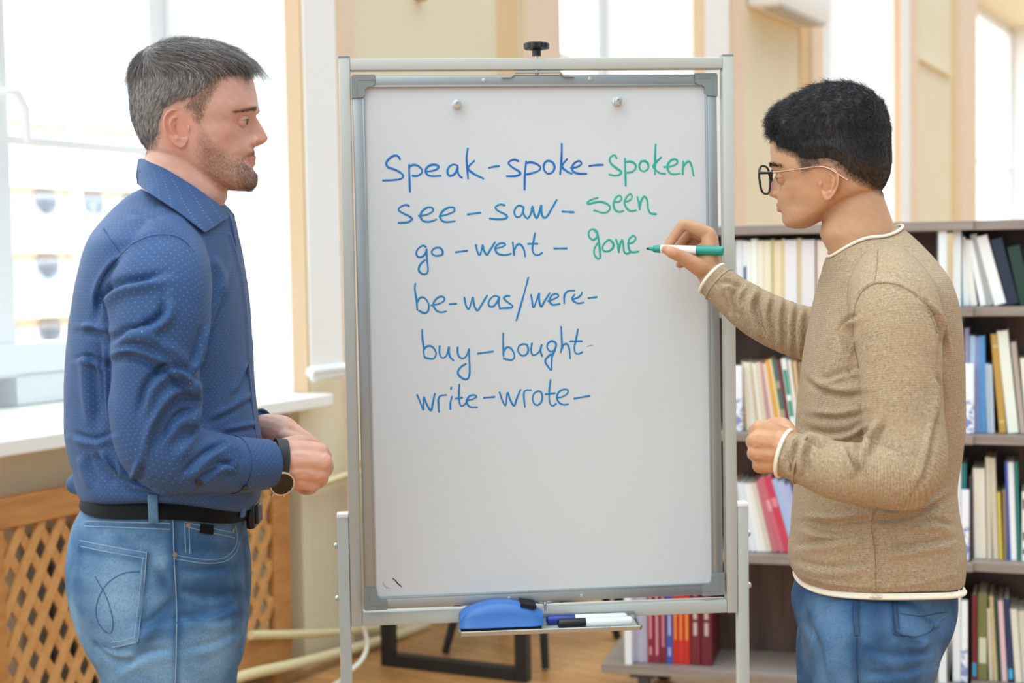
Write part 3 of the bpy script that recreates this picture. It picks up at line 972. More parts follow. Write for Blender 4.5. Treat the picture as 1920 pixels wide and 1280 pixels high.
for px, py in ((907, 150.5), (1106, 148), (955, 1121), (1091, 1116)):
    c = on_plane(px, py, BC + BN * 0.007, BN)
    k = MB(); k.lathe(c, BN, [(0, 0.0035), (0.0015, 0.0035), (0.002, 0.002)], 12); part('rim_screw', k, m_zinc, easel, 40)
for px, py in ((856, 196), (1156, 191)):
    c = on_plane(px, py, BC, BN)
    k = MB(); k.lathe(c, BN, [(0, 0.0085), (0.003, 0.0085), (0.004, 0.0055), (0.014, 0.0055), (0.0145, 0.008), (0.019, 0.0075), (0.02, 0.003), (0.0165, 0.0025)], 20)
    part('hook_peg', k, m_zinc, easel, 40)
# top pivot bracket, knob
k = MB()
zb_ = EH / 2 - 0.028
xs = [(940, -0.009), (958, -0.009), (966, 0.0), (1050, 0.0), (1058, -0.008), (1076, -0.008)]
pts = []
for px, dz in xs:
    p = on_plane(px, 131, EC, EN); pts.append(E_((p - EC) @ EX, zb_ + dz, -0.008))
for a, b in zip(pts[:-1], pts[1:]):
    k.bar(a, b, 0.0025, 0.02, EZ)
br = part('pivot_bracket', k, m_zinc, easel)
kc = on_plane(1006, 105, EC - EN * 0.013, EN)
k = MB(); k.lathe(kc - EZ * 0.035, EZ, [(0, 0.004), (0.005, 0.004), (0.006, 0.006), (0.012, 0.006), (0.012, 0.0025), (0.036, 0.0025)], 14); part('pivot_bolt', k, m_zinc, easel, 40)
k = MB()
prof = [(0, 0.008), (0.0, 0.0085), (0.010, 0.0085), (0.011, 0.012), (0.0125, 0.021), (0.014, 0.0228), (0.022, 0.0235), (0.0245, 0.021), (0.025, 0.01)]
T = EZ; U = EX; Vv = np.cross(T, U)
rings = []
for h, r in prof:
    th = np.arange(60) * 2 * math.pi / 60
    rr = r * (1 + (0.035 * np.sign(np.cos(th * 10)) if r > 0.02 else 0))
    rings.append(kc + T * h + (np.cos(th)[:, None] * U + np.sin(th)[:, None] * Vv) * (rr[:, None] if not np.isscalar(rr) else rr))
k.loft(rings); part('clamp_knob', k, m_knob, easel, 30)
# bottom wing nut
wc = on_plane(1022, 1131, EC + EN * 0.0, EN)
k = MB(); k.lathe(wc - EZ * 0.012, EZ, [(0, 0.003), (0.012, 0.003), (0.012, 0.005), (0.016, 0.004)], 12)
for s in (-1, 1):
    k.tube([wc + EX * s * 0.004 + EZ * 0.002, wc + EX * s * 0.014 + EZ * 0.005, wc + EX * s * 0.027 + EZ * 0.005], [0.003, 0.005, 0.003], 10, flat=(EN, 0.5), round_ends=True)
part('wing_nut', k, m_zinc, easel, 50)
# pen tray
ta = on_plane(862, 1176, EC + EN * 0.005, EN); tb = on_plane(1190, 1163, EC + EN * 0.005, EN)
tx0, tx1 = (ta - EC) @ EX, (tb - EC) @ EX
tz = -EH / 2 - 0.006
k = MB()
cs = [(-0.004, 0.018), (0.002, 0.018), (0.002, 0.0015), (0.058, -0.001), (0.070, 0.0075), (0.0712, 0.0058), (0.059, -0.0045), (-0.004, -0.002)]
rings = []
for x in (tx0, tx1):
    rings.append([E_(x, tz + z_, n_) for n_, z_ in cs])
k.loft(rings)
tray = part('pen_tray', k, m_grey, easel)
k = MB()
for x, s in ((tx0, -1), (tx1, 1)):
    k.prism([E_(x, tz - 0.002, 0), E_(x, tz - 0.0045, 0.058), E_(x, tz + 0.007, 0.0705), E_(x, tz + 0.006, 0.05), E_(x, tz + 0.006, 0)], EX * 0.004 * s)
part('tray_end', k, m_cap, tray)

# ---------------------------------------------------------------- handwriting
m_ink = mat('blue marker ink', '0a76bd', 0.35, noise=(14, '1b86b4', 0.8, (1, 1, 1)))
m_ink1 = mat('deep blue marker ink', '1a54b0', 0.35, noise=(22, '0a7cc4', 1.0, (1, 1, 1)))
m_ing = mat('green marker ink', '0fa694', 0.35, noise=(14, '45b3a2', 0.9, (1, 1, 1)))
m_inkk = mat('dark marker ink', '14264f', 0.4)
m_inkg = mat('faded grey ink', '9aa3a8', 0.5)
VW = {'A': (700, 260, 220 / 1920), 'B': (900, 260, 220 / 1920), 'C': (1100, 260, 220 / 1920), 'D': (730, 350, 220 / 1920), 'E': (900, 350, 220 / 1920), 'F': (1080, 350, 160 / 1365),
      'G': (760, 430, 160 / 1920), 'H': (880, 420, 200 / 1920), 'I': (760, 510, 200 / 1920), 'J': (940, 510, 200 / 1920), 'K': (770, 600, 180 / 1920), 'L': (930, 600, 200 / 1920),
      'M': (770, 700, 180 / 1920), 'N': (920, 700, 200 / 1920), 'Q': (700, 1070, 100 / 1920)}
S1 = {'A': '435,335 405,285 340,275 260,325 210,400 240,465 340,500 440,550 490,610 450,655 330,675 160,683|585,430 590,650 600,865|590,455 660,425 740,450 800,520 780,570 720,605 645,605|870,535 960,525 1040,495 1070,455 1020,425 940,430 870,480 855,540 890,590 960,610 1100,605|1380,440 1310,420 1240,460 1210,540 1240,600 1300,595 1350,545 1380,460 1380,540 1410,605 1450,635|1545,160 1525,300 1535,480 1550,650|1650,360 1550,480 1640,570 1800,650',
      'B': '150,475 230,455 310,447|625,365 570,340 490,365 465,400 520,460 640,535 660,575 600,605 440,612|755,375 735,560 728,830|755,395 840,385 940,420 990,475 960,520 860,560 760,580|1060,390 1040,450 1055,520 1110,570 1180,550 1220,470 1190,390 1110,360 1060,390|1337,85 1335,250 1325,440 1310,580|1425,330 1340,450 1420,530 1500,572|1490,475 1590,460 1660,410 1630,365 1560,385 1510,450 1520,530 1590,565 1740,573',
      'C': '45,445 150,430 265,427'}
S1G = {'C': '490,315 460,270 400,290 375,350 410,420 500,490 565,545 530,590 450,600 370,582|627,325 630,500 638,765|640,380 710,370 790,410 800,480 750,535 670,555|890,370 860,440 880,510 940,530 1000,490 1005,420 960,365 890,370|1128,95 1120,250 1118,420 1115,580|1215,305 1130,390 1090,450 1130,510 1200,560 1285,572|1265,460 1380,450 1480,400 1470,340 1400,340 1330,410 1325,500 1380,570 1450,578 1525,565|1580,375 1575,480 1570,580|1575,500 1610,410 1670,370 1710,430 1750,605'}
S2 = {'D': '320,315 270,295 180,330 150,380 220,430 330,485 370,525 310,575 150,590|480,475 600,460 710,400 700,345 620,340 530,410 510,490 560,560 660,570 770,535|820,480 940,455 1060,400 1060,345 970,340 870,400 830,490 870,560 950,575 1070,563|1285,450 1485,425',
      'E': '400,300 320,290 250,340 300,395 410,450 445,495 390,525 270,530 160,517|710,330 640,305 580,350 560,430 600,495 660,480 710,390 715,330 705,410 740,490 780,515 830,440 858,320 880,430 925,510 970,420 1000,300 1005,420 1040,505 1090,490 1160,380 1255,215|1350,405 1530,415'}
S2G = {'F': '345,175 250,205 180,250 190,275 300,250 400,240 500,275 545,330 510,395 430,415 290,375|620,240 690,235 730,190 700,140 640,170 600,260 620,360 680,400 755,385|800,235 860,215 895,160 870,115 810,160 775,250 810,340 870,385 960,375|980,165 1005,260 1018,360|1018,320 1050,200 1100,155 1140,220 1150,340 1190,420 1275,435'}
S3G = {'F': '330,730 320,700 260,675 205,720 210,800 270,845 325,815 340,750 290,690|270,680 330,705 352,790 370,920 385,1080 385,1135 350,1150 295,1090 290,1000 325,930 360,885|540,850 500,860 430,940 430,1010 490,1035 570,1000 600,930 560,860 520,845|640,845 670,930 685,1045|685,1000 715,880 740,850 755,920 770,1040 810,1070 860,1050|860,905 920,880 955,820 920,785 860,820 835,920 860,1020 910,1045 1000,1035'}
S3 = {'G': '460,390 400,360 310,410 250,500 260,590 330,625 420,580 465,500 475,450|475,450 490,700 510,880 490,980 410,1005 320,950 300,870 350,770 440,690|720,405 640,430 590,510 640,580 730,590 830,560 835,480 790,420 720,405|1140,510 1390,477',
      'H': '120,375 140,480 180,560 215,480 240,375 265,480 315,550 370,470 460,325|470,435 570,415 650,370 610,340 520,360 465,430 500,520 600,555 680,550 750,532|780,330 795,450 805,560|810,470 860,370 920,365 980,450 1005,580|1182,165 1155,300 1135,440 1160,530 1230,560 1310,515|1060,355 1225,352|1530,438 1750,436'}
S4 = {'I': '180,205 170,300 200,500 215,680|215,540 260,465 330,455 400,530 425,620 400,710 340,735 250,695|465,597 600,570 700,510 690,450 620,440 530,510 505,600 560,690 640,720 735,705|805,575 915,567|1063,460 1085,580 1135,670 1180,570 1215,450 1240,600 1295,690 1370,590 1470,420|1690,450 1610,425 1530,480 1495,570 1530,620 1590,610 1660,520 1690,450 1680,560 1700,655|1700,655 1760,645 1920,640',
      'J': '145,430 100,425 45,465 100,530 200,605 190,640 30,648|485,100 400,420 270,870|535,410 555,530 575,640 630,520 680,375 680,500 715,620 790,500 870,375|840,520 950,480 1030,430 1000,390 930,400 880,460 870,530 920,585 1050,572|1135,560 1130,450 1160,370 1220,335 1310,330|1275,490 1380,455 1440,400 1450,360|1320,400 1275,470 1310,530 1390,560 1480,545|1570,467 1715,447'}
S5 = {'K': '230,195 235,350 260,550 265,680 285,750|275,570 330,520 410,520 490,600 505,690 450,770 290,750|580,520 575,640 610,740 670,750 730,680 765,530 765,640 800,750 855,800|940,545 940,640 970,730 1050,765 1120,700 1170,570 1170,700 1180,950 1170,1120 1120,1180 1050,1170 955,1090 950,1010 1010,930 1100,875|1345,667 1645,625',
      'L': '130,240 128,420 135,650|140,560 190,490 260,500 320,590 330,670 280,715 140,692|490,430 420,460 395,540 430,610 490,640 560,600 580,520 550,440 490,430|645,420 630,540 660,625 730,610 790,540 822,435 800,550 830,645|1010,370 940,410 920,490 970,560 1020,560 1070,500 1075,410 1010,370|1060,540 1010,650 1000,800 995,900 940,840 885,740 920,670 990,610|1172,120 1180,300 1185,470 1165,580|1185,520 1220,440 1280,430 1320,530 1335,685|1475,165 1435,370 1410,500 1430,590 1490,605 1550,575|1340,378 1545,376'}
S6 = {'M': '130,430 190,570 255,730 255,590 265,470 320,610 405,740 440,600 483,405|565,770 555,600 560,490 610,440 710,430|825,465 795,590 797,715|810,280 806,310|973,220 965,400 970,560 1010,650 1080,620 1110,580|905,500 1030,482|1110,570 1150,535 1250,510 1320,460 1270,430 1180,450 1120,540 1140,620 1200,670 1330,672|1465,487 1680,467',
      'N': '160,340 200,460 265,580 285,450 305,340 350,470 420,580 470,450 537,290|615,600 600,450 600,340 640,300 725,298|850,315 780,360 755,460 790,550 850,565 910,510 930,410 900,330 850,315|1077,115 1055,300 1055,470 1080,560 1120,580 1175,545|990,372 1155,355|1195,435 1290,420 1380,360 1390,300 1320,285 1230,330 1190,430 1230,520 1310,560 1400,553|1505,452 1780,402'}


def write(sets, m, label, wdt):
    k = MB()
    for key, st in sets.items():
        ox, oy, s = VW[key]
        for ln in st.split('|'):
            pts = [tuple(map(float, q.split(','))) for q in ln.split()]
            w3 = [on_plane(ox + x * s, oy + y * s, BC + BN * 0.0004, BN) for x, y in pts]
            sp_ = spline(w3, max(6, 5 * len(w3)))
            r = wdt * (1 + 0.14 * np.sin(np.linspace(0, 7, len(sp_)) + len(pts)))
            k.tube(sp_, r, 8, flat=(BN, 0.2), round_ends=True)
    part('handwriting', k, m, panel, 60, label)


HALF = {'A': ', first word', 'B': ', middle word', 'C': ', joining dash', 'D': ', left half', 'E': ', right half', 'G': ', first word', 'H': ', second word', 'I': ', left half', 'J': ', right half', 'K': ', first word', 'L': ', second word', 'M': ', first word', 'N': ', second word'}
for sets, m, txt, wdt in ((S1, m_ink1, 'blue handwritten first row', 0.00195), (S2, m_ink, 'blue handwritten second row', 0.00190), (S3, m_ink, 'blue handwritten third row', 0.00180), (S4, m_ink, 'blue handwritten fourth row', 0.00175),
                          (S5, m_ink, 'blue handwritten fifth row', 0.00175), (S6, m_ink, 'blue handwritten bottom row', 0.00170)):
    for key in sets:
        write({key: sets[key]}, m, txt + HALF[key], wdt)
write(S1G, m_ing, 'green handwritten word ending the first row', 0.00195)
write(S2G, m_ing, 'green handwritten word ending the second row', 0.00190)
write(S3G, m_ing, 'green handwritten word ending the third row', 0.00190)
write({'L': '1645,470 1690,455 1740,455'}, m_inkg, 'faded dash ending the fifth row', 0.0009)
write({'Q': '700,270 800,350 880,450 1020,565'}, m_inkk, 'short dark stroke in the bottom left corner', 0.0011)
write({'Q': '345,395 385,505 470,580 560,625'}, m_inkg, 'faint grey arc in the bottom left corner', 0.0007)

# ---------------------------------------------------------------- eraser and markers on the tray
m_eb = mat('blue plastic eraser', '3f76c4', 0.32)
m_felt = mat('black felt', '141416', 0.9)
ea = on_plane(861, 1165, EC + EN * 0.03, EN); eb2 = on_plane(1017, 1162, EC + EN * 0.03, EN)
x0, x1 = (ea - EC) @ EX, (eb2 - EC) @ EX
ez0 = tz + 0.0012
ER = lambda x, z, n: E_(x, z, n)
er = thing('board_eraser', 'blue plastic board eraser on the pen tray', 'eraser', E_((x0 + x1) / 2, ez0, 0.032))
k = MB(); k.box(E_((x0 + x1) / 2 + 0.002, ez0 + 0.0045, 0.032), EX, EN, EZ, (x1 - x0) / 2 - 0.006, 0.024, 0.0042, 0, 0.0015); part('felt_pad', k, m_felt, er)
k = MB()
rings = []
Lh = x1 - x0
for f in np.linspace(0, 1, 25):
    x = x0 + Lh * f
    top = 0.0135 + 0.0315 * min(1, (math.sin(math.pi * min(1, (f * 0.86 + 0.09))) ** 0.75))
    if f in (0, 1):
        top = 0.022
    wd = 0.027 * (1 - 0.25 * (abs(f - 0.5) * 2) ** 8)
    rings.append([E_(x, ez0 + 0.0085 + z_, 0.032 + n_) for n_, z_ in ((-wd - 0.001, 0), (-wd - 0.001, 0.002), (-wd, 0.003), (-wd * 0.97, top * 0.55), (-wd * 0.8, top * 0.86), (-wd * 0.45, top), (wd * 0.45, top), (wd * 0.8, top * 0.86), (wd * 0.97, top * 0.55), (wd, 0.003), (wd + 0.001, 0.002), (wd + 0.001, 0))])
k.loft(rings); part('grip_shell', k, m_eb, er, 45)
xm = (on_plane(989, 1137, EC + EN * 0.03, EN) - EC) @ EX
k = MB(); k.box(E_(xm, ez0 + 0.0455, 0.033), nrm(EX - EZ * 0.2), EN, nrm(EZ + EX * 0.2), 0.0145, 0.023, 0.0035, 0, 0.001); part('grip_strip', k, m_felt, er)
m_penw = mat('white marker barrel', 'eef0f1', 0.3)


def marker(name, label, xa, xc, xb, n_, r, capm, group):
    """lying along the tray: cap from xa to xc, barrel to xb"""
    za = tz + 0.0022 + r
    X0, X1, X2 = [((on_plane(x, 1160, EC + EN * n_, EN) - EC) @ EX) for x in (xa, xc, xb)]
    root = thing(name, label, 'marker', E_((X0 + X2) / 2, za - r, n_), group)
    k = MB(); k.lathe(E_(X0, za, n_), EX, [(0, r * 0.6), (0.002, r * 0.92), (0.004, r), (X1 - X0 - 0.001, r), (X1 - X0, r * 0.97)], 24); part('marker_cap', k, capm, root, 40)
    k = MB(); L = X2 - X1; k.lathe(E_(X1, za, n_), EX, [(0, r * 0.93), (0.002, r * 0.97), (L * 0.55, r * 0.97), (L * 0.56, r * 0.94), (L - 0.006, r * 0.94), (L - 0.002, r * 0.8), (L, r * 0.5)], 24); part('barrel', k, m_penw, root, 40)


marker('whiteboard_marker', 'blue-capped white marker lying behind the black-capped one on tray', 1024, 1078, 1176, 0.018, 0.0085, mat('blue marker cap', '15379c', 0.3), 'markers on the pen tray')
marker('whiteboard_marker', 'black-capped white marker lying at the front of pen tray', 1045, 1098, 1186, 0.046, 0.0085, mat('black marker cap', '161719', 0.35), 'markers on the pen tray')
# ================================================================== FIGURE TOOLS
def interp_rows(rows, key, n):
    """rows of numbers, monotone in column `key` -> n rows, smooth"""
    r = np.asarray(rows, float)
    t = r[:, key]
    if t[0] > t[-1]:
        r = r[::-1]; t = r[:, key]
    tt = np.linspace(t[0], t[-1], n)
    m = np.zeros_like(r)
    d = np.diff(r, axis=0) / np.diff(t)[:, None]
    m[0], m[-1] = d[0], d[-1]
    for c in range(r.shape[1]):           # monotone cubic slopes
        for i in range(1, len(r) - 1):
            a, b = d[i - 1, c], d[i, c]
            m[i, c] = 0 if a * b <= 0 else 2 * a * b / (a + b)
    i = np.clip(np.searchsorted(t, tt, 'right') - 1, 0, len(t) - 2)
    h = (t[i + 1] - t[i]); s = ((tt - t[i]) / h)[:, None]; h = h[:, None]
    return ((2 * s**3 - 3 * s**2 + 1) * r[i] + (s**3 - 2 * s**2 + s) * h * m[i] + (-2 * s**3 + 3 * s**2) * r[i + 1] + (s**3 - s**2) * h * m[i + 1])


def spow(v, p):
    return np.sign(v) * np.abs(v) ** p


def trunk_pts(row, th, grow=0.0):
    """one horizontal section: py, xl, xr, depth, half depth, exponent, dy front(+x), dy back(-x)"""
    py, xl, xr, d, hy, ne, dF, dB = row
    c, s = np.cos(th), np.sin(th)
    a = (xr - xl) / 2 * d / FPX + grow
    ctr = P((xl + xr) / 2, py, d)
    x = spow(c, 2 / ne) * a; y = spow(s, 2 / ne) * (hy + grow)
    dz = -(dF * np.maximum(c, 0) ** 2 + dB * np.maximum(-c, 0) ** 2) * d / FPX
    return ctr + x[:, None] * X + y[:, None] * Y + dz[:, None] * Z


def trunk(mb, rows, n=96, k=120, grow=0.0, mi=0):
    """dense loft of horizontal sections with cloth coordinates in metres"""
    rows = [tuple(r) + (0,) * (8 - len(r)) for r in rows]
    R = interp_rows(rows, 0, k)
    th = math.pi / 2 + np.arange(n) * 2 * math.pi / n         # starts on the far side
    rings = np.array([trunk_pts(r, th, grow) for r in R])
    per = np.linalg.norm(np.diff(np.concatenate([rings, rings[:, :1]], 1), axis=1), axis=2)
    u = np.concatenate([np.zeros((k, 1)), np.cumsum(per, 1)[:, :-1]], 1)
    u = u - u[:, n // 2:n // 2 + 1]
    v = -rings[:, :, 2]
    mb.loft(rings[::-1], mi, uv=np.stack([u, v], -1)[::-1])
    return rings


def limb(mb, pts, n=40, k=90, grow=0.0, uoff=3.0, ref=Y, mi=0, squash=None):
    """pts: (px,py,depth,radius) -> smooth tapered tube with cloth coordinates; squash=(axis, ratio)"""
    q = np.array([np.concatenate([P(a, b, c), [r]]) for a, b, c, r in pts])
    s = spline(q, k)
    p, r = s[:, :3], s[:, 3] + grow
    T = np.gradient(p, axis=0); T /= np.linalg.norm(T, axis=1)[:, None]
    rings, us, vs = [], [], []
    L = np.concatenate([[0], np.cumsum(np.linalg.norm(np.diff(p, axis=0), axis=1))])
    rf = np.asarray(ref, float)
    th = np.arange(n) * 2 * math.pi / n
    for i in range(k):
        U = nrm(rf - T[i] * np.dot(rf, T[i])); V = np.cross(T[i], U); rf = U
        O = np.cos(th)[:, None] * U + np.sin(th)[:, None] * V
        if squash is not None:
            ax = np.asarray(squash[0], float)
            O = O - (O @ ax)[:, None] * ax * (1 - squash[1])
        rings.append(p[i] + O * r[i])
        us.append((th - math.pi) * 0.058 + uoff); vs.append(np.full(n, L[i]))
    mb.loft(rings, mi, uv=np.stack([us, vs], -1))
    return np.array(rings)


def chain(mb, pts, n=14):
    """finger-like chain: (px,py,depth,radius) with round ends"""
    q = np.array([np.concatenate([P(a, b, c), [r]]) for a, b, c, r in pts])
    s = spline(q, max(8, 7 * len(q)))
    mb.tube(s[:, :3], s[:, 3], n, round_ends=True)


def remesh(mb, voxel, smooth=2, name='tmp', factor=0.5):
    me = mb.mesh(name)
    o = bpy.data.objects.new(name, me)
    COL.objects.link(o)
    m = o.modifiers.new('r', 'REMESH'); m.mode = 'VOXEL'; m.voxel_size = voxel; m.use_smooth_shade = True
    if smooth:
        s = o.modifiers.new('s', 'SMOOTH'); s.factor = factor; s.iterations = smooth
    dg = bpy.context.evaluated_depsgraph_get()
    out = bpy.data.meshes.new_from_object(o.evaluated_get(dg))
    bpy.data.objects.remove(o); bpy.data.meshes.remove(me)
    return out


def co(me):
    a = np.empty(len(me.vertices) * 3); me.vertices.foreach_get('co', a)
    return a.reshape(-1, 3)


def normals(me):
    a = np.empty(len(me.vertices) * 3); me.vertex_normals.foreach_get('vector', a)
    return a.reshape(-1, 3)


def setco(me, V):
    me.vertices.foreach_set('co', V.ravel()); me.update()


def transfer_uv(me, mb):
    src = mb.verts(); U = np.concatenate(mb.uv)
    tris = []
    for f in mb.f:
        for i in range(1, len(f) - 1):
            tris.append((f[0], f[i], f[i + 1]))
    bt_ = BVHTree.FromPolygons([Vector(v) for v in src], tris)
    V = co(me); out = np.zeros((len(V), 3))
    fi = np.empty(len(V), int); lo = np.empty((len(V), 3))
    for i, p in enumerate(V):
        l, n, k, d = bt_.find_nearest(Vector(p))
        fi[i] = k; lo[i] = l
    T = np.array(tris)[fi]
    A, B_2, C = src[T[:, 0]], src[T[:, 1]], src[T[:, 2]]
    v0, v1, v2 = B_2 - A, C - A, lo - A
    d00, d01, d11, d20, d21 = (v0 * v0).sum(1), (v0 * v1).sum(1), (v1 * v1).sum(1), (v2 * v0).sum(1), (v2 * v1).sum(1)
    den = d00 * d11 - d01 * d01 + 1e-20
    y = np.clip((d11 * d20 - d01 * d21) / den, 0, 1)[:, None]; z = np.clip((d00 * d21 - d01 * d20) / den, 0, 1)[:, None]
    uv = U[T[:, 0]] * (1 - y - z) + U[T[:, 1]] * y + U[T[:, 2]] * z
    out[:, :2] = uv
    a = me.attributes.new('cloth_uv', 'FLOAT_VECTOR', 'POINT')
    a.data.foreach_set('vector', out.ravel())


def seg_dist(q, poly):
    """distance of 2D points to polyline, and position 0..1 along it"""
    best = np.full(len(q), 1e9); pos = np.zeros(len(q))
    L = np.linalg.norm(np.diff(poly, axis=0), axis=1); tot = L.sum(); acc = 0
    side = np.zeros(len(q))
    for i in range(len(poly) - 1):
        a, b = poly[i], poly[i + 1]; ab = b - a
        t = np.clip(((q - a) @ ab) / (ab @ ab), 0, 1)
        v = q - (a + t[:, None] * ab); d = np.linalg.norm(v, axis=1)
        m = d < best
        best[m] = d[m]; pos[m] = (acc + t[m] * L[i]) / tot
        side[m] = (ab[0] * v[m, 1] - ab[1] * v[m, 0]) / np.linalg.norm(ab)
        acc += L[i]
    return best, pos, side


FOLD = 1.0


def sculpt(me, strokes):
    """folds pressed into the cloth: (points px, width px, amount mm, depth range, kind); kinds: g groove, r ridge, s step (raised on the right of the stroke), l long groove without end fade"""
    V = co(me)
    for st in strokes:
        pts, wd, amp = st[:3]
        dr = st[3] if len(st) > 3 and st[3] else (0, 9)
        kind = st[4] if len(st) > 4 else 'f'
        poly = spline(np.array(pts, float), 24) if len(pts) > 2 else np.array(pts, float)
        q = pix(V); dep = (V - CAM) @ _f
        lo, hi = poly.min(0) - 3 * wd, poly.max(0) + 3 * wd
        N = normals(me)
        view = V - CAM; view /= np.linalg.norm(view, axis=1)[:, None]
        fac = -(N * view).sum(1)
        m = (q[:, 0] > lo[0]) & (q[:, 0] < hi[0]) & (q[:, 1] > lo[1]) & (q[:, 1] < hi[1]) & (dep > dr[0]) & (dep < dr[1]) & (fac > -0.15)
        ix = np.where(m)[0]
        if not len(ix):
            continue
        d, t, sd = seg_dist(q[ix], poly)
        env = np.ones(len(ix)) if kind == 'l' else np.clip(np.sin(math.pi * np.clip(t * 0.92 + 0.04, 0, 1)) * 1.5, 0, 1)
        gate = np.clip((fac[ix] + 0.15) / 0.4, 0, 1)
        if kind == 'f':        # a fold: sharp valley with a soft ridge beside it
            pr = -np.exp(-(sd / (0.55 * wd)) ** 2) + 0.8 * np.exp(-((sd - 1.25 * wd) / (0.8 * wd)) ** 2)
            pr *= np.exp(-np.maximum(0, d - np.abs(sd)) ** 2 / wd ** 2)
        elif kind == 's':
            pr = np.tanh(sd / (0.4 * wd)) * np.exp(-(sd / (1.6 * wd)) ** 2)
            pr *= np.exp(-np.maximum(0, d - np.abs(sd)) ** 2 / wd ** 2)
        elif kind == 'r':
            pr = np.exp(-(d / wd) ** 2)
        else:
            pr = -np.exp(-(d / wd) ** 2)
        V[ix] += N[ix] * (FOLD * amp * 0.001 * pr * env * gate)[:, None]
        setco(me, V)
    return me


def ripple(me, amp, freq, seed=0, mask=None):
    """small uneven slackness of cloth"""
    V = co(me); N = normals(me); rg = np.random.default_rng(seed)
    h = np.zeros(len(V))
    for i in range(7):
        k = rg.normal(size=3); k = k / np.linalg.norm(k) * freq * (0.6 + 0.9 * rg.random()); ph = rg.random() * 6.28
        h += np.sin(V @ k + ph + 1.2 * np.sin(V @ (rg.normal(size=3) * freq * 0.4)))
    h *= amp / 3
    if mask is not None:
        h *= mask(V)
    setco(me, V + N * h[:, None])


def paint(me, fn, name='tint'):
    V = co(me)
    C = np.ones((len(V), 4)); C[:, :3] = fn(V)
    a = me.color_attributes.new(name, 'FLOAT_COLOR', 'POINT')
    a.data.foreach_set('color', C.ravel())


def tintify(o, fn):
    me = o.data; V = co(me) + wloc(o)
    C = np.ones((len(V), 4)); C[:, :3] = fn(V)
    a = me.color_attributes.new('tint', 'FLOAT_COLOR', 'POINT'); a.data.foreach_set('color', C.ravel())


def bvh_of(me):
    V = co(me)
    return BVHTree.FromPolygons([Vector(v) for v in V], [tuple(p.vertices) for p in me.polygons])


def hit(bvh, px, py, lift=0.0):
    d = Vector(nrm(ray(px, py)))
    loc, n, i, dist = bvh.ray_cast(Vector(CAM), d)
    if loc is None:
        return None, None
    n = np.array(n)
    if n @ np.array(d) > 0:
        n = -n
    return np.array(loc) + n * lift, n


def seam(mb, bvh, pts, r=0.0007, lift=0.0006, k=None, flat=0.8):
    poly = spline(np.array(pts, float), k or 10 * len(pts)) if len(pts) > 2 else spline(np.array(pts, float), k or 16)
    out = []
    for a in poly:
        p, n = hit(bvh, a[0], a[1], lift)
        if p is not None and (not out or np.linalg.norm(p - out[-1]) < 0.05):
            out.append(p)
    if len(out) > 2:
        mb.tube(out, r, 6)


def patch(mb, bvh, corners, n=24, m=24, lift=0.0016, sag=None, thick=0.004):
    """cloth patch lying on the surface; corners TL,TR,BR,BL in px (edges may bow through extra sag fn)"""
    TL, TR, BR, BL = [np.array(c, float) for c in corners]
    G = np.zeros((m, n, 3)); Nn = np.zeros((m, n, 3)); last = None
    for j in range(m):
        for i in range(n):
            u, v = i / (n - 1), j / (m - 1)
            q = (TL * (1 - u) + TR * u) * (1 - v) + (BL * (1 - u) + BR * u) * v
            if sag:
                q = q + np.array(sag(u, v))
            p, nn = hit(bvh, q[0], q[1])
            if p is None:
                p, nn = last if last else (P(q[0], q[1], 2.2), -Y)
            last = (p, nn)
            G[j, i] = p; Nn[j, i] = nn
    for _ in range(3):
        A = Nn.copy(); A[1:-1, 1:-1] = (Nn[:-2, 1:-1] + Nn[2:, 1:-1] + Nn[1:-1, :-2] + Nn[1:-1, 2:] + Nn[1:-1, 1:-1]) / 5; Nn = A / np.linalg.norm(A, axis=2)[:, :, None]
    top = G + Nn * lift
    V = np.concatenate([top.reshape(-1, 3), (G - Nn * thick).reshape(-1, 3)])
    o = n * m; F = []
    for j in range(m - 1):
        for i in range(n - 1):
            a = j * n + i
            F.append((a, a + n, a + n + 1, a + 1)); F.append((o + a, o + a + 1, o + a + n + 1, o + a + n))
    for i in range(n - 1):
        F.append((i, i + 1, o + i + 1, o + i)); a = (m - 1) * n + i; F.append((a + 1, a, o + a, o + a + 1))
    for j in range(m - 1):
        a = j * n; F.append((a + n, a, o + a, o + a + n)); a = j * n + n - 1; F.append((a, a + n, o + a + n, o + a))
    mb.add(V, F)


def fast_mesh(name, V, Q):
    me = bpy.data.meshes.new(name)
    me.vertices.add(len(V)); me.vertices.foreach_set('co', np.asarray(V, float).ravel())
    nq, s = Q.shape
    me.loops.add(nq * s); me.loops.foreach_set('vertex_index', Q.ravel())
    me.polygons.add(nq); me.polygons.foreach_set('loop_start', np.arange(nq) * s)
    me.update(calc_edges=True)
    return me


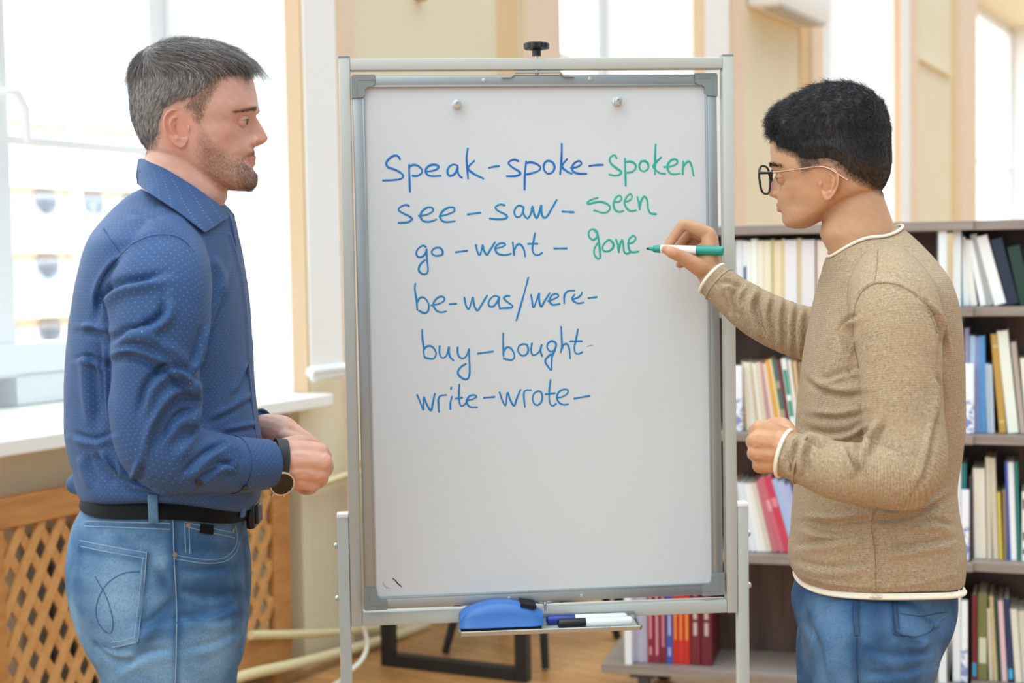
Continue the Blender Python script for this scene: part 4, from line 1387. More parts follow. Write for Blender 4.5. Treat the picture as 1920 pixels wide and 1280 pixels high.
def strands(name, roots, tang, nor, length, rad, colour, parent, material, lift=0.4, droop=0.0, curl=0.0, segs=6, seed=1, label=None):
    """hair: roots Nx3, start direction tang Nx3, surface normals; length N, colour Nx3"""
    rg = np.random.default_rng(seed); N = len(roots)
    d = tang + nor * lift
    d /= np.linalg.norm(d, axis=1)[:, None]
    pts = [roots - nor * 0.0008]
    cur = roots.copy()
    side = np.cross(d, nor); side /= np.linalg.norm(side, axis=1)[:, None] + 1e-9
    ph = rg.random(N) * 6.28; jit = rg.normal(size=(N, 3)) * 0.16
    for i in range(segs):
        f = (i + 1) / segs
        dd = d + jit * f - nor * (lift * 1.1 * f)
        dd = dd - Z * droop * f
        if curl:
            dd = dd + curl * (np.sin(ph + f * 9)[:, None] * side + np.cos(ph + f * 9)[:, None] * nor)
        dd /= np.linalg.norm(dd, axis=1)[:, None]
        cur = cur + dd * (length / segs)[:, None]
        pts.append(cur.copy())
    Pn = np.stack(pts, 1)                      # N, segs+1, 3
    S = segs + 1
    T = np.gradient(Pn, axis=1); T /= np.linalg.norm(T, axis=2)[:, :, None] + 1e-9
    A = np.cross(T, np.broadcast_to(nor[:, None], T.shape)); A /= np.linalg.norm(A, axis=2)[:, :, None] + 1e-9
    Bv = np.cross(T, A)
    taper = np.linspace(1, 0.25, S)[None, :, None] * (rad[:, None, None] if np.ndim(rad) else rad)
    V = np.stack([Pn + (A * math.cos(q) + Bv * math.sin(q)) * taper for q in (0, 2.094, 4.189)], 2)     # N,S,3,3
    base = (np.arange(N) * S * 3)[:, None, None] + (np.arange(segs) * 3)[None, :, None]
    Q = []
    for j in range(3):
        a = base + j; b = base + (j + 1) % 3
        Q.append(np.concatenate([a, b, b + 3, a + 3], 2))
    Q = np.stack(Q, 2).reshape(-1, 4)
    V = V.reshape(-1, 3)
    me = fast_mesh(name, V - wloc(parent), Q)
    C = np.ones((N, S * 3, 4)); C[:, :, :3] = colour[:, None, :]
    a = me.color_attributes.new('tint', 'FLOAT_COLOR', 'POINT'); a.data.foreach_set('color', C.ravel())
    me.shade_smooth()
    o = link(name, me, material, parent, label)
    return o


def sample_surface(V, F, n, rg):
    """F triangles"""
    a, b, c = V[F[:, 0]], V[F[:, 1]], V[F[:, 2]]
    N = np.cross(b - a, c - a); A = np.linalg.norm(N, axis=1)
    i = rg.choice(len(F), n, p=A / A.sum())
    u, v = rg.random(n), rg.random(n); k = u + v > 1; u[k] = 1 - u[k]; v[k] = 1 - v[k]
    return a[i] + (b[i] - a[i]) * u[:, None] + (c[i] - a[i]) * v[:, None], N[i] / A[i][:, None]


def tri_of(me):
    me.calc_loop_triangles()
    a = np.empty(len(me.loop_triangles) * 3, int); me.loop_triangles.foreach_get('vertices', a)
    return a.reshape(-1, 3)


def in_poly(x, y, poly):
    p = np.asarray(poly, float); n = len(p); r = np.zeros(len(x), bool); j = n - 1
    for i in range(n):
        c = ((p[i, 1] > y) != (p[j, 1] > y)) & (x < (p[j, 0] - p[i, 0]) * (y - p[i, 1]) / (p[j, 1] - p[i, 1] + 1e-12) + p[i, 0])
        r ^= c; j = i
    return r


def edge_dist(x, y, poly):
    """distance to polygon outline"""
    return seg_dist(np.stack([x, y], 1), np.concatenate([poly, poly[:1]]))[0]


class Head:
    """head in its own axes: f forward, l left, u up (mm)"""

    def __init__(s, O, fwd, rows, bumps, n=120, k=150, roll=0.0):
        s.O = np.asarray(O, float); s.f = nrm(fwd); s.u = Z.copy()
        s.l = np.cross(s.u, s.f)
        if roll:
            s.u, s.l = nrm(s.u * math.cos(roll) + s.l * math.sin(roll)), nrm(s.l * math.cos(roll) - s.u * math.sin(roll))
        R = interp_rows(rows, 0, k)
        th = np.arange(n) * 2 * math.pi / n
        c, si = np.cos(th), np.sin(th)
        pts = np.zeros((k, n, 3))
        for i, (z, F, B, W, nF, xm, nB) in enumerate(R):
            ex = np.where(c > 0, 2 / nF, 2 / nB)
            x = np.where(c > 0, xm + (F - xm) * np.abs(c) ** ex, xm - (xm - B) * np.abs(c) ** ex)
            y = W * np.sign(si) * np.abs(si) ** ex
            pts[i] = np.stack([x, y, np.full(n, z)], -1)
        for (x, y, z, sx, sy, sz, amp, dr) in bumps:
            for sg in ((1, -1) if y else (1,)):
                g = np.exp(-((pts[..., 0] - x) / sx) ** 2 - ((pts[..., 1] - sg * y) / sy) ** 2 - ((pts[..., 2] - z) / sz) ** 2)
                dv = np.array([dr[0], dr[1] * sg, dr[2]], float)
                pts = pts + (g * amp)[..., None] * dv
        s.pts = pts

    def w(s, p):
        p = np.asarray(p, float) * 0.001
        return s.O + p[..., 0:1] * s.f + p[..., 1:2] * s.l + p[..., 2:3] * s.u

    def loc(s, Wp):
        v = (np.asarray(Wp) - s.O) * 1000
        return np.stack([v @ s.f, v @ s.l, v @ s.u], -1)

    def into(s, mb):
        mb.loft(s.w(s.pts))

    def tube(s, mb, pts, r, n=12):
        sp_ = spline(np.array(pts, float), 6 * len(pts)); rr = np.interp(np.linspace(0, 1, len(sp_)), np.linspace(0, 1, len(r)), r)
        mb.tube(s.w(sp_), rr * 0.001, n, round_ends=True)

    def nose(s, mb, prof):
        """prof: (z, ridge x, half width, base x)"""
        R = interp_rows(prof, 0, 30); th = np.arange(28) * 2 * math.pi / 28
        rings = []
        for z, x, hw, b in R:
            c = np.cos(th); q = np.where(c > 0, b + (x - b) * np.abs(c) ** 1.05, b + 14 * c)
            rings.append(s.w(np.stack([q, hw * np.sin(th) * (0.62 + 0.38 * np.clip(-c + 0.65, 0, 1)), np.full(28, z)], -1)))
        mb.loft(rings)

    def surf_x(s, y, z):
        """forward coordinate of the face at (y,z)"""
        i = np.argmin(np.abs(s.pts[:, 0, 2] - z)); row = s.pts[i]; m = row[:, 0] > 20
        j = np.argmin(np.abs(row[m][:, 1] - y))
        return row[m][j, 0]


def ear_mesh(mb, H, side, cx, cy, cz, hgt, wid, tilt=24, lean=8, rgrid=18, nphi=56):
    """outer ear standing off the head; cx,cy,cz centre (mm, cy >0), side +1 left"""
    ph = np.arange(nphi) * 2 * math.pi / nphi
    T = math.radians(tilt); Ln = math.radians(lean)
    grid = []
    for r in np.linspace(0.0, 1.0, rgrid):
        c, sn = np.cos(ph), np.sin(ph)
        # outline: broad rounded top, narrow lobe
        a = wid / 2 * (1 + 0.16 * sn - 0.13 * np.clip(-sn, 0, 1) ** 2) * np.where(c > 0, 0.93, 1.07)
        uu = r * a * c; vv = r * hgt / 2 * sn
        back = np.clip((0.55 - c) / 0.5, 0, 1); up = np.clip((sn + 0.62) / 0.45, 0, 1)
        rimw = np.clip(back + np.clip(sn - 0.5, 0, 1) * 2, 0, 1) * up
        h = 3.4 * np.exp(-((r - 0.93) / 0.085) ** 2) * rimw
        h -= 2.6 * np.exp(-((r - 0.74) / 0.09) ** 2) * rimw
        anti = np.clip((0.35 - c) / 0.4, 0, 1) * np.clip((sn + 0.75) / 0.4, 0, 1)
        h += 2.6 * np.exp(-((r - 0.53) / 0.1) ** 2) * anti
        cu, cv = uu - 0.08 * wid, vv + 0.06 * hgt
        h -= 19.0 * np.exp(-((cu / (0.18 * wid)) ** 2 + (cv / (0.145 * hgt)) ** 2) ** 1.4)
        h -= 2.5 * np.exp(-(((uu + 0.02 * wid) / (0.16 * wid)) ** 2 + ((vv - 0.19 * hgt) / (0.07 * hgt)) ** 2))
        h += 4.5 * np.exp(-(((uu - 0.43 * wid) / 4.6) ** 2 + ((vv + 0.05 * hgt) / 7.0) ** 2))
        h += 3.0 * np.exp(-(((uu + 0.06 * wid) / 4.0) ** 2 + ((vv + 0.24 * hgt) / 3.5) ** 2))
        h += 1.0 * np.clip(-sn - 0.6, 0, 1) * 2 * (1 - r)
        out = h + (wid * 0.46 - uu) * math.tan(T) * 0.9
        fx = uu * math.cos(Ln) - vv * math.sin(Ln) * 1; fz = vv * math.cos(Ln) + uu * math.sin(Ln)
        grid.append(np.stack([cx + fx, side * (cy + out), cz + fz], -1))
    last = grid[-1]
    for q, dd in ((1.015, -1.4), (0.98, -3.4), (0.8, -6.0), (0.55, -16)):
        g = last.copy()
        g[:, 0] = cx + (last[:, 0] - cx) * q; g[:, 2] = cz + (last[:, 2] - cz) * q; g[:, 1] = last[:, 1] + side * dd
        grid.append(g)
    R = np.array([H.w(g) for g in grid])
    if side > 0:
        R = R[:, ::-1]
    mb.loft(R, cap=True)


def eye_parts(H, root, x, y, z, r, skin, lid_mb, gaze=0.0, open_up=10, open_dn=-13, iris='5b4636', span=58):
    """eyeballs as parts; lids go to lid_mb (skin)"""
    m_w = mat('eye white', 'e4dcd6', 0.15); m_i = mat('iris ' + iris, iris, 0.15); m_p = mat('pupil', '0a0808', 0.1)
    for sg in (1, -1):
        c = np.array([x, sg * y, z])
        k = MB()
        k.ball(H.w(c), r * 0.001, 24, 0)
        g = nrm(np.array([1, sg * 0.05, math.tan(gaze)]))
        gw = H.f * g[0] + H.l * g[1] + H.u * g[2]
        k.lathe(H.w(c) + gw * 0.001 * r * 0.9, gw, [(0, 0.0058), (0.0011, 0.0052), (0.0016, 0.002)], 20, 1)
        k.lathe(H.w(c) + gw * 0.001 * r * 0.96, gw, [(0, 0.0026), (0.0009, 0.0022)], 14, 2)
        part('eye', k, [m_w, m_i, m_p], root, 60)
        for up, rr in ((1, 1.10), (-1, 1.035)):
            rows = []
            for t_ in np.linspace(0, 1, 12):
                row = []
                for az in np.radians(np.linspace(-150, 150, 50)):
                    w_ = max(0.0, math.cos(az / math.radians(span) * math.pi / 2)) if abs(az) < math.radians(span) else 0.0
                    e0 = math.radians((open_up if up > 0 else open_dn) * w_ ** 0.8 - (2.0 if up > 0 else -2.0) * (1 - w_))
                    ee = e0 * (1 - t_) + math.radians(86 * up) * t_
                    row.append(H.w(c + np.array([math.cos(ee) * math.cos(az), math.cos(ee) * math.sin(az), math.sin(ee)]) * r * rr))
                rows.append(row if up > 0 else row)
            if up < 0:
                rows = rows[::-1]
            inner = [[H.w(c + (H.loc(np.array(p)) - c) * 0.9) for p in row] for row in rows]
            A = np.array(rows); Bq = np.array(inner)
            kk, nn = A.shape[:2]
            V = np.concatenate([A.reshape(-1, 3), Bq.reshape(-1, 3)]); o = kk * nn; Fq = []
            for i in range(kk - 1):
                for j in range(nn - 1):
                    a = i * nn + j
                    Fq.append((a, a + 1, a + nn + 1, a + nn)); Fq.append((o + a, o + a + nn, o + a + nn + 1, o + a + 1))
            for j in range(nn - 1):
                Fq.append((j, o + j, o + j + 1, j + 1)); a = (kk - 1) * nn + j; Fq.append((a, a + 1, o + a + 1, o + a))
            for i in range(kk - 1):
                a = i * nn; Fq.append((a, a + nn, o + a + nn, o + a)); a = i * nn + nn - 1; Fq.append((a, o + a, o + a + nn, a + nn))
            lid_mb.add(V, Fq)
            if up > 0:
                lash = [p for p, az in zip(rows[0], np.linspace(-150, 150, 50)) if abs(az) < span]
                kl = MB(); kl.tube(np.array(lash) + H.f * 0.0002, 0.0006, 6)
                part('eyelashes', kl, mat('dark lashes', '2a1d18', 0.6), root, 60)


def fade_hair(name, H, me, parent, material, poly, n, ln, pal, dirv, seed, rad=0.00014, zmin=-100):
    """short clipped hair growing straight from the skin inside a profile outline"""
    rg = np.random.default_rng(seed)
    poly = np.array(poly, float)
    T = tri_of(me); V = co(me) + wloc(parent); L = H.loc(V); cen = L[T].mean(1)
    ok = in_poly(cen[:, 0], cen[:, 2], poly) & (np.abs(cen[:, 1]) < 74) & (cen[:, 2] > zmin) & (np.abs(cen[:, 0]) < 150)
    R, N = sample_surface(V, T[ok], n, rg)
    l = H.loc(R)
    keep = rg.random(n) < np.clip(edge_dist(l[:, 0], l[:, 2], poly) / 11, 0.08, 1)
    R, N = R[keep], N[keep]
    d = np.tile(H.f * dirv[0] + Z * dirv[1], (len(R), 1)) + rg.normal(size=R.shape) * 0.15
    d -= N * (d * N).sum(1)[:, None]; d /= np.linalg.norm(d, axis=1)[:, None] + 1e-9
    C = np.array([lin(c)[:3] for c in pal])[rg.choice(len(pal), len(R))]
    return strands(name, R, d, N, ln * (0.6 + 0.7 * rg.random(len(R))), rad, C, parent, material, lift=0.3, segs=3, seed=seed)


def mottle(V, amp):
    r_ = np.random.default_rng(5); h = np.zeros(len(V))
    for i in range(10):
        k = r_.normal(size=3); k *= (120 + 60 * i) / np.linalg.norm(k)
        h += np.sin(V @ k + r_.random() * 6.3 + 1.5 * np.sin(V @ (r_.normal(size=3) * 60)))
    return 1 + amp * h[:, None] / 3


def join_mesh(me, mb):
    """append islands (ears, lids) to a finished skin mesh"""
    V0 = co(me); n0 = len(V0)
    fs = [tuple(p.vertices) for p in me.polygons] + [tuple(i + n0 for i in f) for f in mb.f]
    out = bpy.data.meshes.new(me.name)
    out.from_pydata(np.concatenate([V0, mb.verts()]).tolist(), [], fs)
    out.shade_smooth()
    bpy.data.meshes.remove(me)
    return out


def rebase(me, parent):
    setco(me, co(me) - wloc(parent))
    return me


def hair_shell(H, mask_fn, thick_fn, name, parent, material, colour):
    """cap of hair following the skull: mask_fn(local)->0..1, thick_fn(local)->mm"""
    p = H.pts; k, n = p.shape[:2]
    du = np.roll(p, -1, 1) - np.roll(p, 1, 1); dv = np.gradient(p, axis=0)
    N = np.cross(du, dv); N /= np.linalg.norm(N, axis=2)[:, :, None] + 1e-9
    N[np.linalg.norm(N, axis=2) < 0.5] = (0, 0, 1)
    if (N[k // 2, 0] @ np.array([1, 0, 0])) < 0:
        N = -N
    L = p.reshape(-1, 3); m = mask_fn(L).reshape(k, n); t = thick_fn(L).reshape(k, n)
    q = p + N * ((t + 1.2) * np.clip(m, 0, 1) ** 0.6 - 1.2)[:, :, None]
    keep = m > 0.0
    V = H.w(q).reshape(-1, 3)
    F = []
    for i in range(k - 1):
        for j in range(n):
            j2 = (j + 1) % n
            if keep[i, j] or keep[i + 1, j] or keep[i, j2] or keep[i + 1, j2]:
                F.append((i * n + j, i * n + j2, (i + 1) * n + j2, (i + 1) * n + j))
    top = H.w(q[-1].mean(0))
    V = np.concatenate([V, top[None]]); ti = len(V) - 1
    for j in range(n):
        F.append(((k - 1) * n + j, (k - 1) * n + (j + 1) % n, ti))
    used = np.unique(np.concatenate([np.array(f) for f in F])); mp = np.full(len(V), -1); mp[used] = np.arange(len(used))
    me = bpy.data.meshes.new(name)
    me.from_pydata((V[used] - wloc(parent)).tolist(), [], [tuple(int(mp[i]) for i in f) for f in F])
    me.shade_smooth()
    loc = np.concatenate([L, L[-n:].mean(0)[None]])[used]
    C = np.ones((len(used), 4)); C[:, :3] = colour(loc)
    a = me.color_attributes.new('tint', 'FLOAT_COLOR', 'POINT'); a.data.foreach_set('color', C.ravel())
    o = link(name, me, material, parent)
    return o, me


def finger_nail(mb, c, n_, along, wdt, ln):
    s_ = nrm(np.cross(n_, along)); a = nrm(along); n_ = nrm(n_)
    rings = []
    for f in np.linspace(-1, 1, 7):
        row = []
        for q in np.linspace(-1, 1, 9):
            e = math.sqrt(max(0, 1 - abs(f) ** 3))
            row.append(c + a * f * ln / 2 + s_ * q * wdt / 2 * (0.75 + 0.25 * e) - n_ * 0.0011 * (q * q))
        rings.append(row)
    A = np.array(rings); kk, nn = A.shape[:2]; low = A - n_ * 0.0012
    V = np.concatenate([A.reshape(-1, 3), low.reshape(-1, 3)]); o = kk * nn; F = []
    for i in range(kk - 1):
        for j in range(nn - 1):
            q = i * nn + j; F.append((q, q + 1, q + nn + 1, q + nn)); F.append((o + q, o + q + nn, o + q + nn + 1, o + q + 1))
    for j in range(nn - 1):
        F.append((j, o + j, o + j + 1, j + 1)); q = (kk - 1) * nn + j; F.append((q, q + 1, o + q + 1, o + q))
    for i in range(kk - 1):
        q = i * nn; F.append((q, q + nn, o + q + nn, o + q)); q = i * nn + nn - 1; F.append((q, o + q, o + q + nn, q + nn))
    mb.add(V, F)
# ================================================================== MATERIALS OF THE FIGURES
def skin_mat(name):
    m = mat(name, 'd9a98e', 0.48, attr='tint', sss=0.12, bump=(380, 0.12, 0.002), spec=0.4)
    return m


def hair_mat(name, rough=0.42):
    m = mat(name, '444444', rough, attr='tint', spec=0.45)
    return m


def cloth_uv_mat(name, base, dark, dot=None):
    """woven cloth; dot=(spacing m, radius share, colour)"""
    m = bpy.data.materials.new(name); m.use_nodes = True; t = m.node_tree; L = t.links.new
    b = t.nodes['Principled BSDF']; b.inputs['Roughness'].default_value = 0.62; b.inputs['Sheen Weight'].default_value = 0.07; b.inputs['Specular IOR Level'].default_value = 0.3
    a = t.nodes.new('ShaderNodeAttribute'); a.attribute_name = 'cloth_uv'
    co_ = t.nodes.new('ShaderNodeTexCoord')
    nz = t.nodes.new('ShaderNodeTexNoise'); nz.inputs['Scale'].default_value = 900; nz.inputs['Detail'].default_value = 2
    L(co_.outputs['Object'], nz.inputs['Vector'])
    m1 = t.nodes.new('ShaderNodeMix'); m1.data_type = 'RGBA'; m1.inputs[6].default_value = lin(dark); m1.inputs[7].default_value = lin(base)
    L(nz.outputs[0], m1.inputs[0]); src = m1.outputs[2]
    if dot:
        mp = t.nodes.new('ShaderNodeMapping'); mp.inputs['Rotation'].default_value = (0, 0, math.radians(45)); s = 1 / dot[0]; mp.inputs['Scale'].default_value = (s, s, s)
        vo = t.nodes.new('ShaderNodeTexVoronoi'); vo.voronoi_dimensions = '2D'; vo.inputs['Scale'].default_value = 1; vo.inputs['Randomness'].default_value = 0.0
        lt = t.nodes.new('ShaderNodeMath'); lt.operation = 'LESS_THAN'; lt.inputs[1].default_value = dot[1]
        m2 = t.nodes.new('ShaderNodeMix'); m2.data_type = 'RGBA'; m2.inputs[7].default_value = lin(dot[2])
        L(a.outputs['Vector'], mp.inputs[0]); L(mp.outputs[0], vo.inputs['Vector']); L(vo.outputs['Distance'], lt.inputs[0]); L(lt.outputs[0], m2.inputs[0]); L(src, m2.inputs[6]); src = m2.outputs[2]
    L(src, b.inputs['Base Color'])
    bp = t.nodes.new('ShaderNodeBump'); bp.inputs['Strength'].default_value = 0.15; bp.inputs['Distance'].default_value = 0.001
    L(nz.outputs[0], bp.inputs['Height']); L(bp.outputs[0], b.inputs['Normal'])
    return m


def denim(name, mid, light, dark):
    m = bpy.data.materials.new(name); m.use_nodes = True; t = m.node_tree; L = t.links.new
    b = t.nodes['Principled BSDF']; b.inputs['Roughness'].default_value = 0.75; b.inputs['Specular IOR Level'].default_value = 0.2
    c = t.nodes.new('ShaderNodeTexCoord')
    n1 = t.nodes.new('ShaderNodeTexNoise'); n1.inputs['Scale'].default_value = 9; n1.inputs['Detail'].default_value = 4
    mp = t.nodes.new('ShaderNodeMapping'); mp.inputs['Scale'].default_value = (1, 1, 0.35)
    n2 = t.nodes.new('ShaderNodeTexNoise'); n2.inputs['Scale'].default_value = 1000; n2.inputs['Detail'].default_value = 2
    mp3 = t.nodes.new('ShaderNodeMapping'); mp3.inputs['Scale'].default_value = (0.35, 0.35, 1)
    n3 = t.nodes.new('ShaderNodeTexNoise'); n3.inputs['Scale'].default_value = 60; n3.inputs['Detail'].default_value = 3
    L(c.outputs['Object'], n1.inputs['Vector']); L(c.outputs['Object'], mp.inputs[0]); L(mp.outputs[0], n2.inputs['Vector']); L(c.outputs['Object'], mp3.inputs[0]); L(mp3.outputs[0], n3.inputs['Vector'])
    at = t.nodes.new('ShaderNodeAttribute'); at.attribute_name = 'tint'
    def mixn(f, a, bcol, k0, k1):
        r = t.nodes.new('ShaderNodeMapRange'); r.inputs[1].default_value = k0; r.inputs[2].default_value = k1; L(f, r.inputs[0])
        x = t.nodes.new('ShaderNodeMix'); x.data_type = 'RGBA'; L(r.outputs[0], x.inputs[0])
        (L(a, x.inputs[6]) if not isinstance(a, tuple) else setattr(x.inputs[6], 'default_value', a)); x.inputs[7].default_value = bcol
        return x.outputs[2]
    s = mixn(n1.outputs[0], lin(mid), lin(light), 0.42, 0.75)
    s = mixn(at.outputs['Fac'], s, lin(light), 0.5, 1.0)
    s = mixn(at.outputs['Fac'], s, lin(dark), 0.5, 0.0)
    x = t.nodes.new('ShaderNodeMix'); x.data_type = 'RGBA'; x.inputs[0].default_value = 0.0
    r3 = t.nodes.new('ShaderNodeMapRange'); r3.inputs[1].default_value = 0.45; r3.inputs[2].default_value = 0.7; r3.inputs[4].default_value = 0.16; L(n3.outputs[0], r3.inputs[0]); L(r3.outputs[0], x.inputs[0])
    L(s, x.inputs[6]); x.inputs[7].default_value = lin(dark); s = x.outputs[2]
    r2 = t.nodes.new('ShaderNodeMapRange'); r2.inputs[1].default_value = 0.48; r2.inputs[2].default_value = 0.66; r2.inputs[4].default_value = 0.45; L(n2.outputs[0], r2.inputs[0])
    x2 = t.nodes.new('ShaderNodeMix'); x2.data_type = 'RGBA'; L(r2.outputs[0], x2.inputs[0]); L(s, x2.inputs[6]); x2.inputs[7].default_value = lin(dark)
    L(x2.outputs[2], b.inputs['Base Color'])
    bp = t.nodes.new('ShaderNodeBump'); bp.inputs['Strength'].default_value = 0.25; bp.inputs['Distance'].default_value = 0.001
    L(n2.outputs[0], bp.inputs['Height']); L(bp.outputs[0], b.inputs['Normal'])
    return m


m_hair = hair_mat('hair')
m_shirt = cloth_uv_mat('blue dotted shirt cloth', '345688', '284572', (0.0066, 0.065, '8ba0c4'))
m_button = mat('dark button', '20232c', 0.3)
m_den1 = denim('light blue denim', '3f668f', '84a6c4', '1f3d62')
m_thread = mat('pale denim thread', '93abc1', 0.7)
m_thread2 = mat('indigo thread', '2b4a74', 0.8)
m_leather = mat('black leather', '0e0f12', 0.55, bump=(300, 0.1, 0.001), spec=0.12)
m_copper = mat('copper rivet', '9a8576', 0.4, 0.7)
m_shoe = mat('dark brown leather', '3a2a22', 0.4)

# ================================================================== MAN IN THE BLUE SHIRT
D1 = 2.30
s1 = D1 / FPX * 1000
base1 = P(310, 2153, D1); base1[2] = 0
man1 = thing('person', 'person in a blue dotted shirt and light jeans, hands together, watching the whiteboard', 'person', base1)

zr = lambda py: (248 - py) * s1
xr_ = lambda px: (px - 348) * s1
rows = [(-94, 96, 70, 16, 2.0, 85, 2.0), (-91, 105, 58, 28, 2.0, 78, 2.0), (-84, 110.5, 40, 39, 2.0, 66, 2.0), (-72, 111, 22, 48, 1.9, 48, 2.2), (-61, 108, 4, 54, 1.85, 30, 2.3), (-50, 106.5, -10, 59, 1.85, 18, 2.3), (-42, 106.5, -28, 62, 1.9, 10, 2.3),
        (-33, 109, -58, 65, 1.95, 4, 2.2), (-24, 107.5, -62, 67, 2.0, 0, 2.2), (-12, 104.5, -66, 69, 2.05, -2, 2.2), (9.5, 104, -75, 71, 2.1, -4, 2.2), (24, 112, -79, 73, 2.2, -5, 2.2), (40.5, 117, -80, 75, 2.3, -6, 2.2), (66, 114, -80, 76, 2.3, -6, 2.2),
        (94, 106, -74, 73, 2.3, -6, 2.2), (108, 95, -66, 67, 2.2, -6, 2.2), (120, 76, -53, 55, 2.1, -4, 2.1), (128, 51, -38, 38, 2, -2, 2), (133, 24, -20, 19, 2, 0, 2), (134.5, 7, -5, 5, 2, 1, 2)]
bumps = [(109, 27, 14, 20, 13, 10, -7.0, (1, 0.1, 0)), (112, 27, 34, 22, 20, 7, 3.5, (1, 0, 0)), (78, 58, -6, 22, 22, 13, 3.5, (0.5, 0.8, 0)), (72, 52, -38, 20, 16, 16, -2.5, (0.3, 1, 0)),
         (70, 72, 48, 26, 22, 20, -3, (0, 1, 0)), (112, 0, -76, 14, 15, 9, 2.2, (1, 0, 0)), (104, 20, -22, 14, 9, 9, 2, (1, 0.4, 0)), (110, 0, -61, 10, 18, 4, -2, (1, 0, 0)), (92, 27, -47, 9, 7, 7, -2.2, (1, 0.5, 0))]
H1 = Head(P(348, 248, D1), X * math.cos(math.radians(3)) + Y * math.sin(math.radians(3)), rows, bumps)
mb = MB()
H1.into(mb)
H1.nose(mb, [(27, 113, 6, 98), (18, 118, 7.5, 97), (8, 124, 9, 96), (-3, 129.5, 11.5, 95), (-9, 132, 14, 94), (-14, 131.5, 16.5, 93), (-18, 127.5, 16.5, 93), (-22, 119, 12, 94), (-25, 110, 7, 95)])
for sg in (1, -1):
    mb.ball(H1.w(np.array([110, sg * 12.5, -15])), (0.0085, 0.0055, 0.0072), 14)
H1.tube(mb, [(94, -23, -45.5), (103, -12, -43.5), (107.5, 0, -43), (103, 12, -43.5), (94, 23, -45.5)], [2.2, 3.8, 4.4, 3.8, 2.2])
H1.tube(mb, [(93, -22, -47.5), (102, -12, -50.5), (106.2, 0, -51), (102, 12, -50.5), (93, 22, -47.5)], [2.2, 4.3, 5.0, 4.3, 2.2])
# neck, trunk under the shirt, arms and hands as one skin
trunk(mb, [(255, 285, 395, D1, 0.05, 2), (290, 276, 398, D1, 0.056, 2), (320, 270, 408, D1, 0.058, 2), (345, 267, 420, D1, 0.061, 2), (368, 267, 425, D1, 0.063, 2), (390, 262, 416, D1, 0.066, 2), (420, 255, 412, D1, 0.08, 2), (450, 240, 410, D1, 0.11, 2)], 60, 50)
T1 = [(362, 282, 404, D1, 0.050, 2.0, 14, -14), (372, 266, 418, D1, 0.064, 2.0, 14, -18), (388, 244, 428, D1, 0.092, 2.0, 10, -22), (406, 217, 435, D1, 0.130, 2.0, 4, -14), (430, 193, 439, D1, 0.166, 2.05, 0, -4), (458, 177, 444, D1, 0.193, 2.1), (500, 165, 452, D1, 0.197, 2.15), (560, 153, 460, D1, 0.195, 2.2),
      (640, 141, 467, D1, 0.188, 2.2), (720, 134, 472, D1, 0.18, 2.2), (790, 133, 480, D1, 0.177, 2.2), (840, 140, 487, D1, 0.177, 2.2), (872, 150, 490, D1, 0.178, 2.2, 5, 0), (896, 157, 487, D1, 0.178, 2.2, 25, 8), (908, 164, 480, D1, 0.172, 2.2, 42, 16), (914, 176, 468, D1, 0.158, 2.2, 44, 18)]
trunk(mb, [(r[0], r[1] + 24, r[2] - 24, r[3], r[4] * 0.85, r[5]) for r in T1[5:]], 60, 60)
A1 = [(322, 448, 2.205, 0.048), (312, 485, 2.165, 0.064), (304, 532, 2.128, 0.0735), (299, 600, 2.105, 0.0715), (293, 700, 2.10, 0.0635), (285, 785, 2.10, 0.0605), (291, 832, 2.10, 0.0565), (318, 858, 2.108, 0.0535), (356, 864, 2.13, 0.0485), (400, 865, 2.155, 0.0455), (442, 871, 2.185, 0.0425), (474, 871, 2.21, 0.0395), (500, 870, 2.23, 0.0375)]
A1f = [(322, 445, 2.44, 0.036), (316, 470, 2.46, 0.06), (312, 560, 2.48, 0.068), (310, 700, 2.50, 0.062), (316, 790, 2.50, 0.056), (350, 822, 2.495, 0.05), (420, 818, 2.47, 0.043), (480, 806, 2.435, 0.034), (492, 803, 2.43, 0.0325)]
limb(mb, [(a, b, c, max(0.024, r - 0.021)) for a, b, c, r in A1] + [(525, 868, 2.245, 0.0265)], 24, 60)
limb(mb, [(a, b, c, max(0.024, r - 0.02)) for a, b, c, r in A1f] + [(503, 802, 2.425, 0.0245)], 24, 60)
# near hand, loosely closed, back towards the camera
for ch in ([(520, 852, 2.245, 0.0215), (560, 846, 2.252, 0.0185), (600, 846, 2.262, 0.0148)], [(520, 862, 2.24, 0.0215), (562, 863, 2.244, 0.0195), (606, 866, 2.254, 0.0152)],
           [(520, 876, 2.245, 0.0215), (560, 880, 2.247, 0.0190), (599, 886, 2.256, 0.0146)], [(522, 888, 2.25, 0.019), (556, 896, 2.254, 0.0175), (584, 905, 2.264, 0.0138)],
           [(540, 870, 2.262, 0.03), (580, 876, 2.28, 0.026)],
           [(600, 846, 2.262, 0.0128), (609, 858, 2.298, 0.0116), (596, 872, 2.322, 0.0105), (576, 876, 2.318, 0.009)], [(606, 866, 2.254, 0.0134), (612, 877, 2.292, 0.012), (598, 890, 2.318, 0.0108), (576, 890, 2.312, 0.009)],
           [(599, 886, 2.256, 0.0128), (603, 897, 2.292, 0.0115), (588, 907, 2.315, 0.0105), (568, 902, 2.308, 0.009)], [(584, 905, 2.264, 0.012), (584, 914, 2.296, 0.0106), (570, 917, 2.314, 0.0095), (558, 909, 2.308, 0.0085)],
           [(532, 842, 2.26, 0.018), (563, 830, 2.285, 0.0135), (588, 834, 2.306, 0.0115), (602, 843, 2.322, 0.0092)]):
    chain(mb, ch)
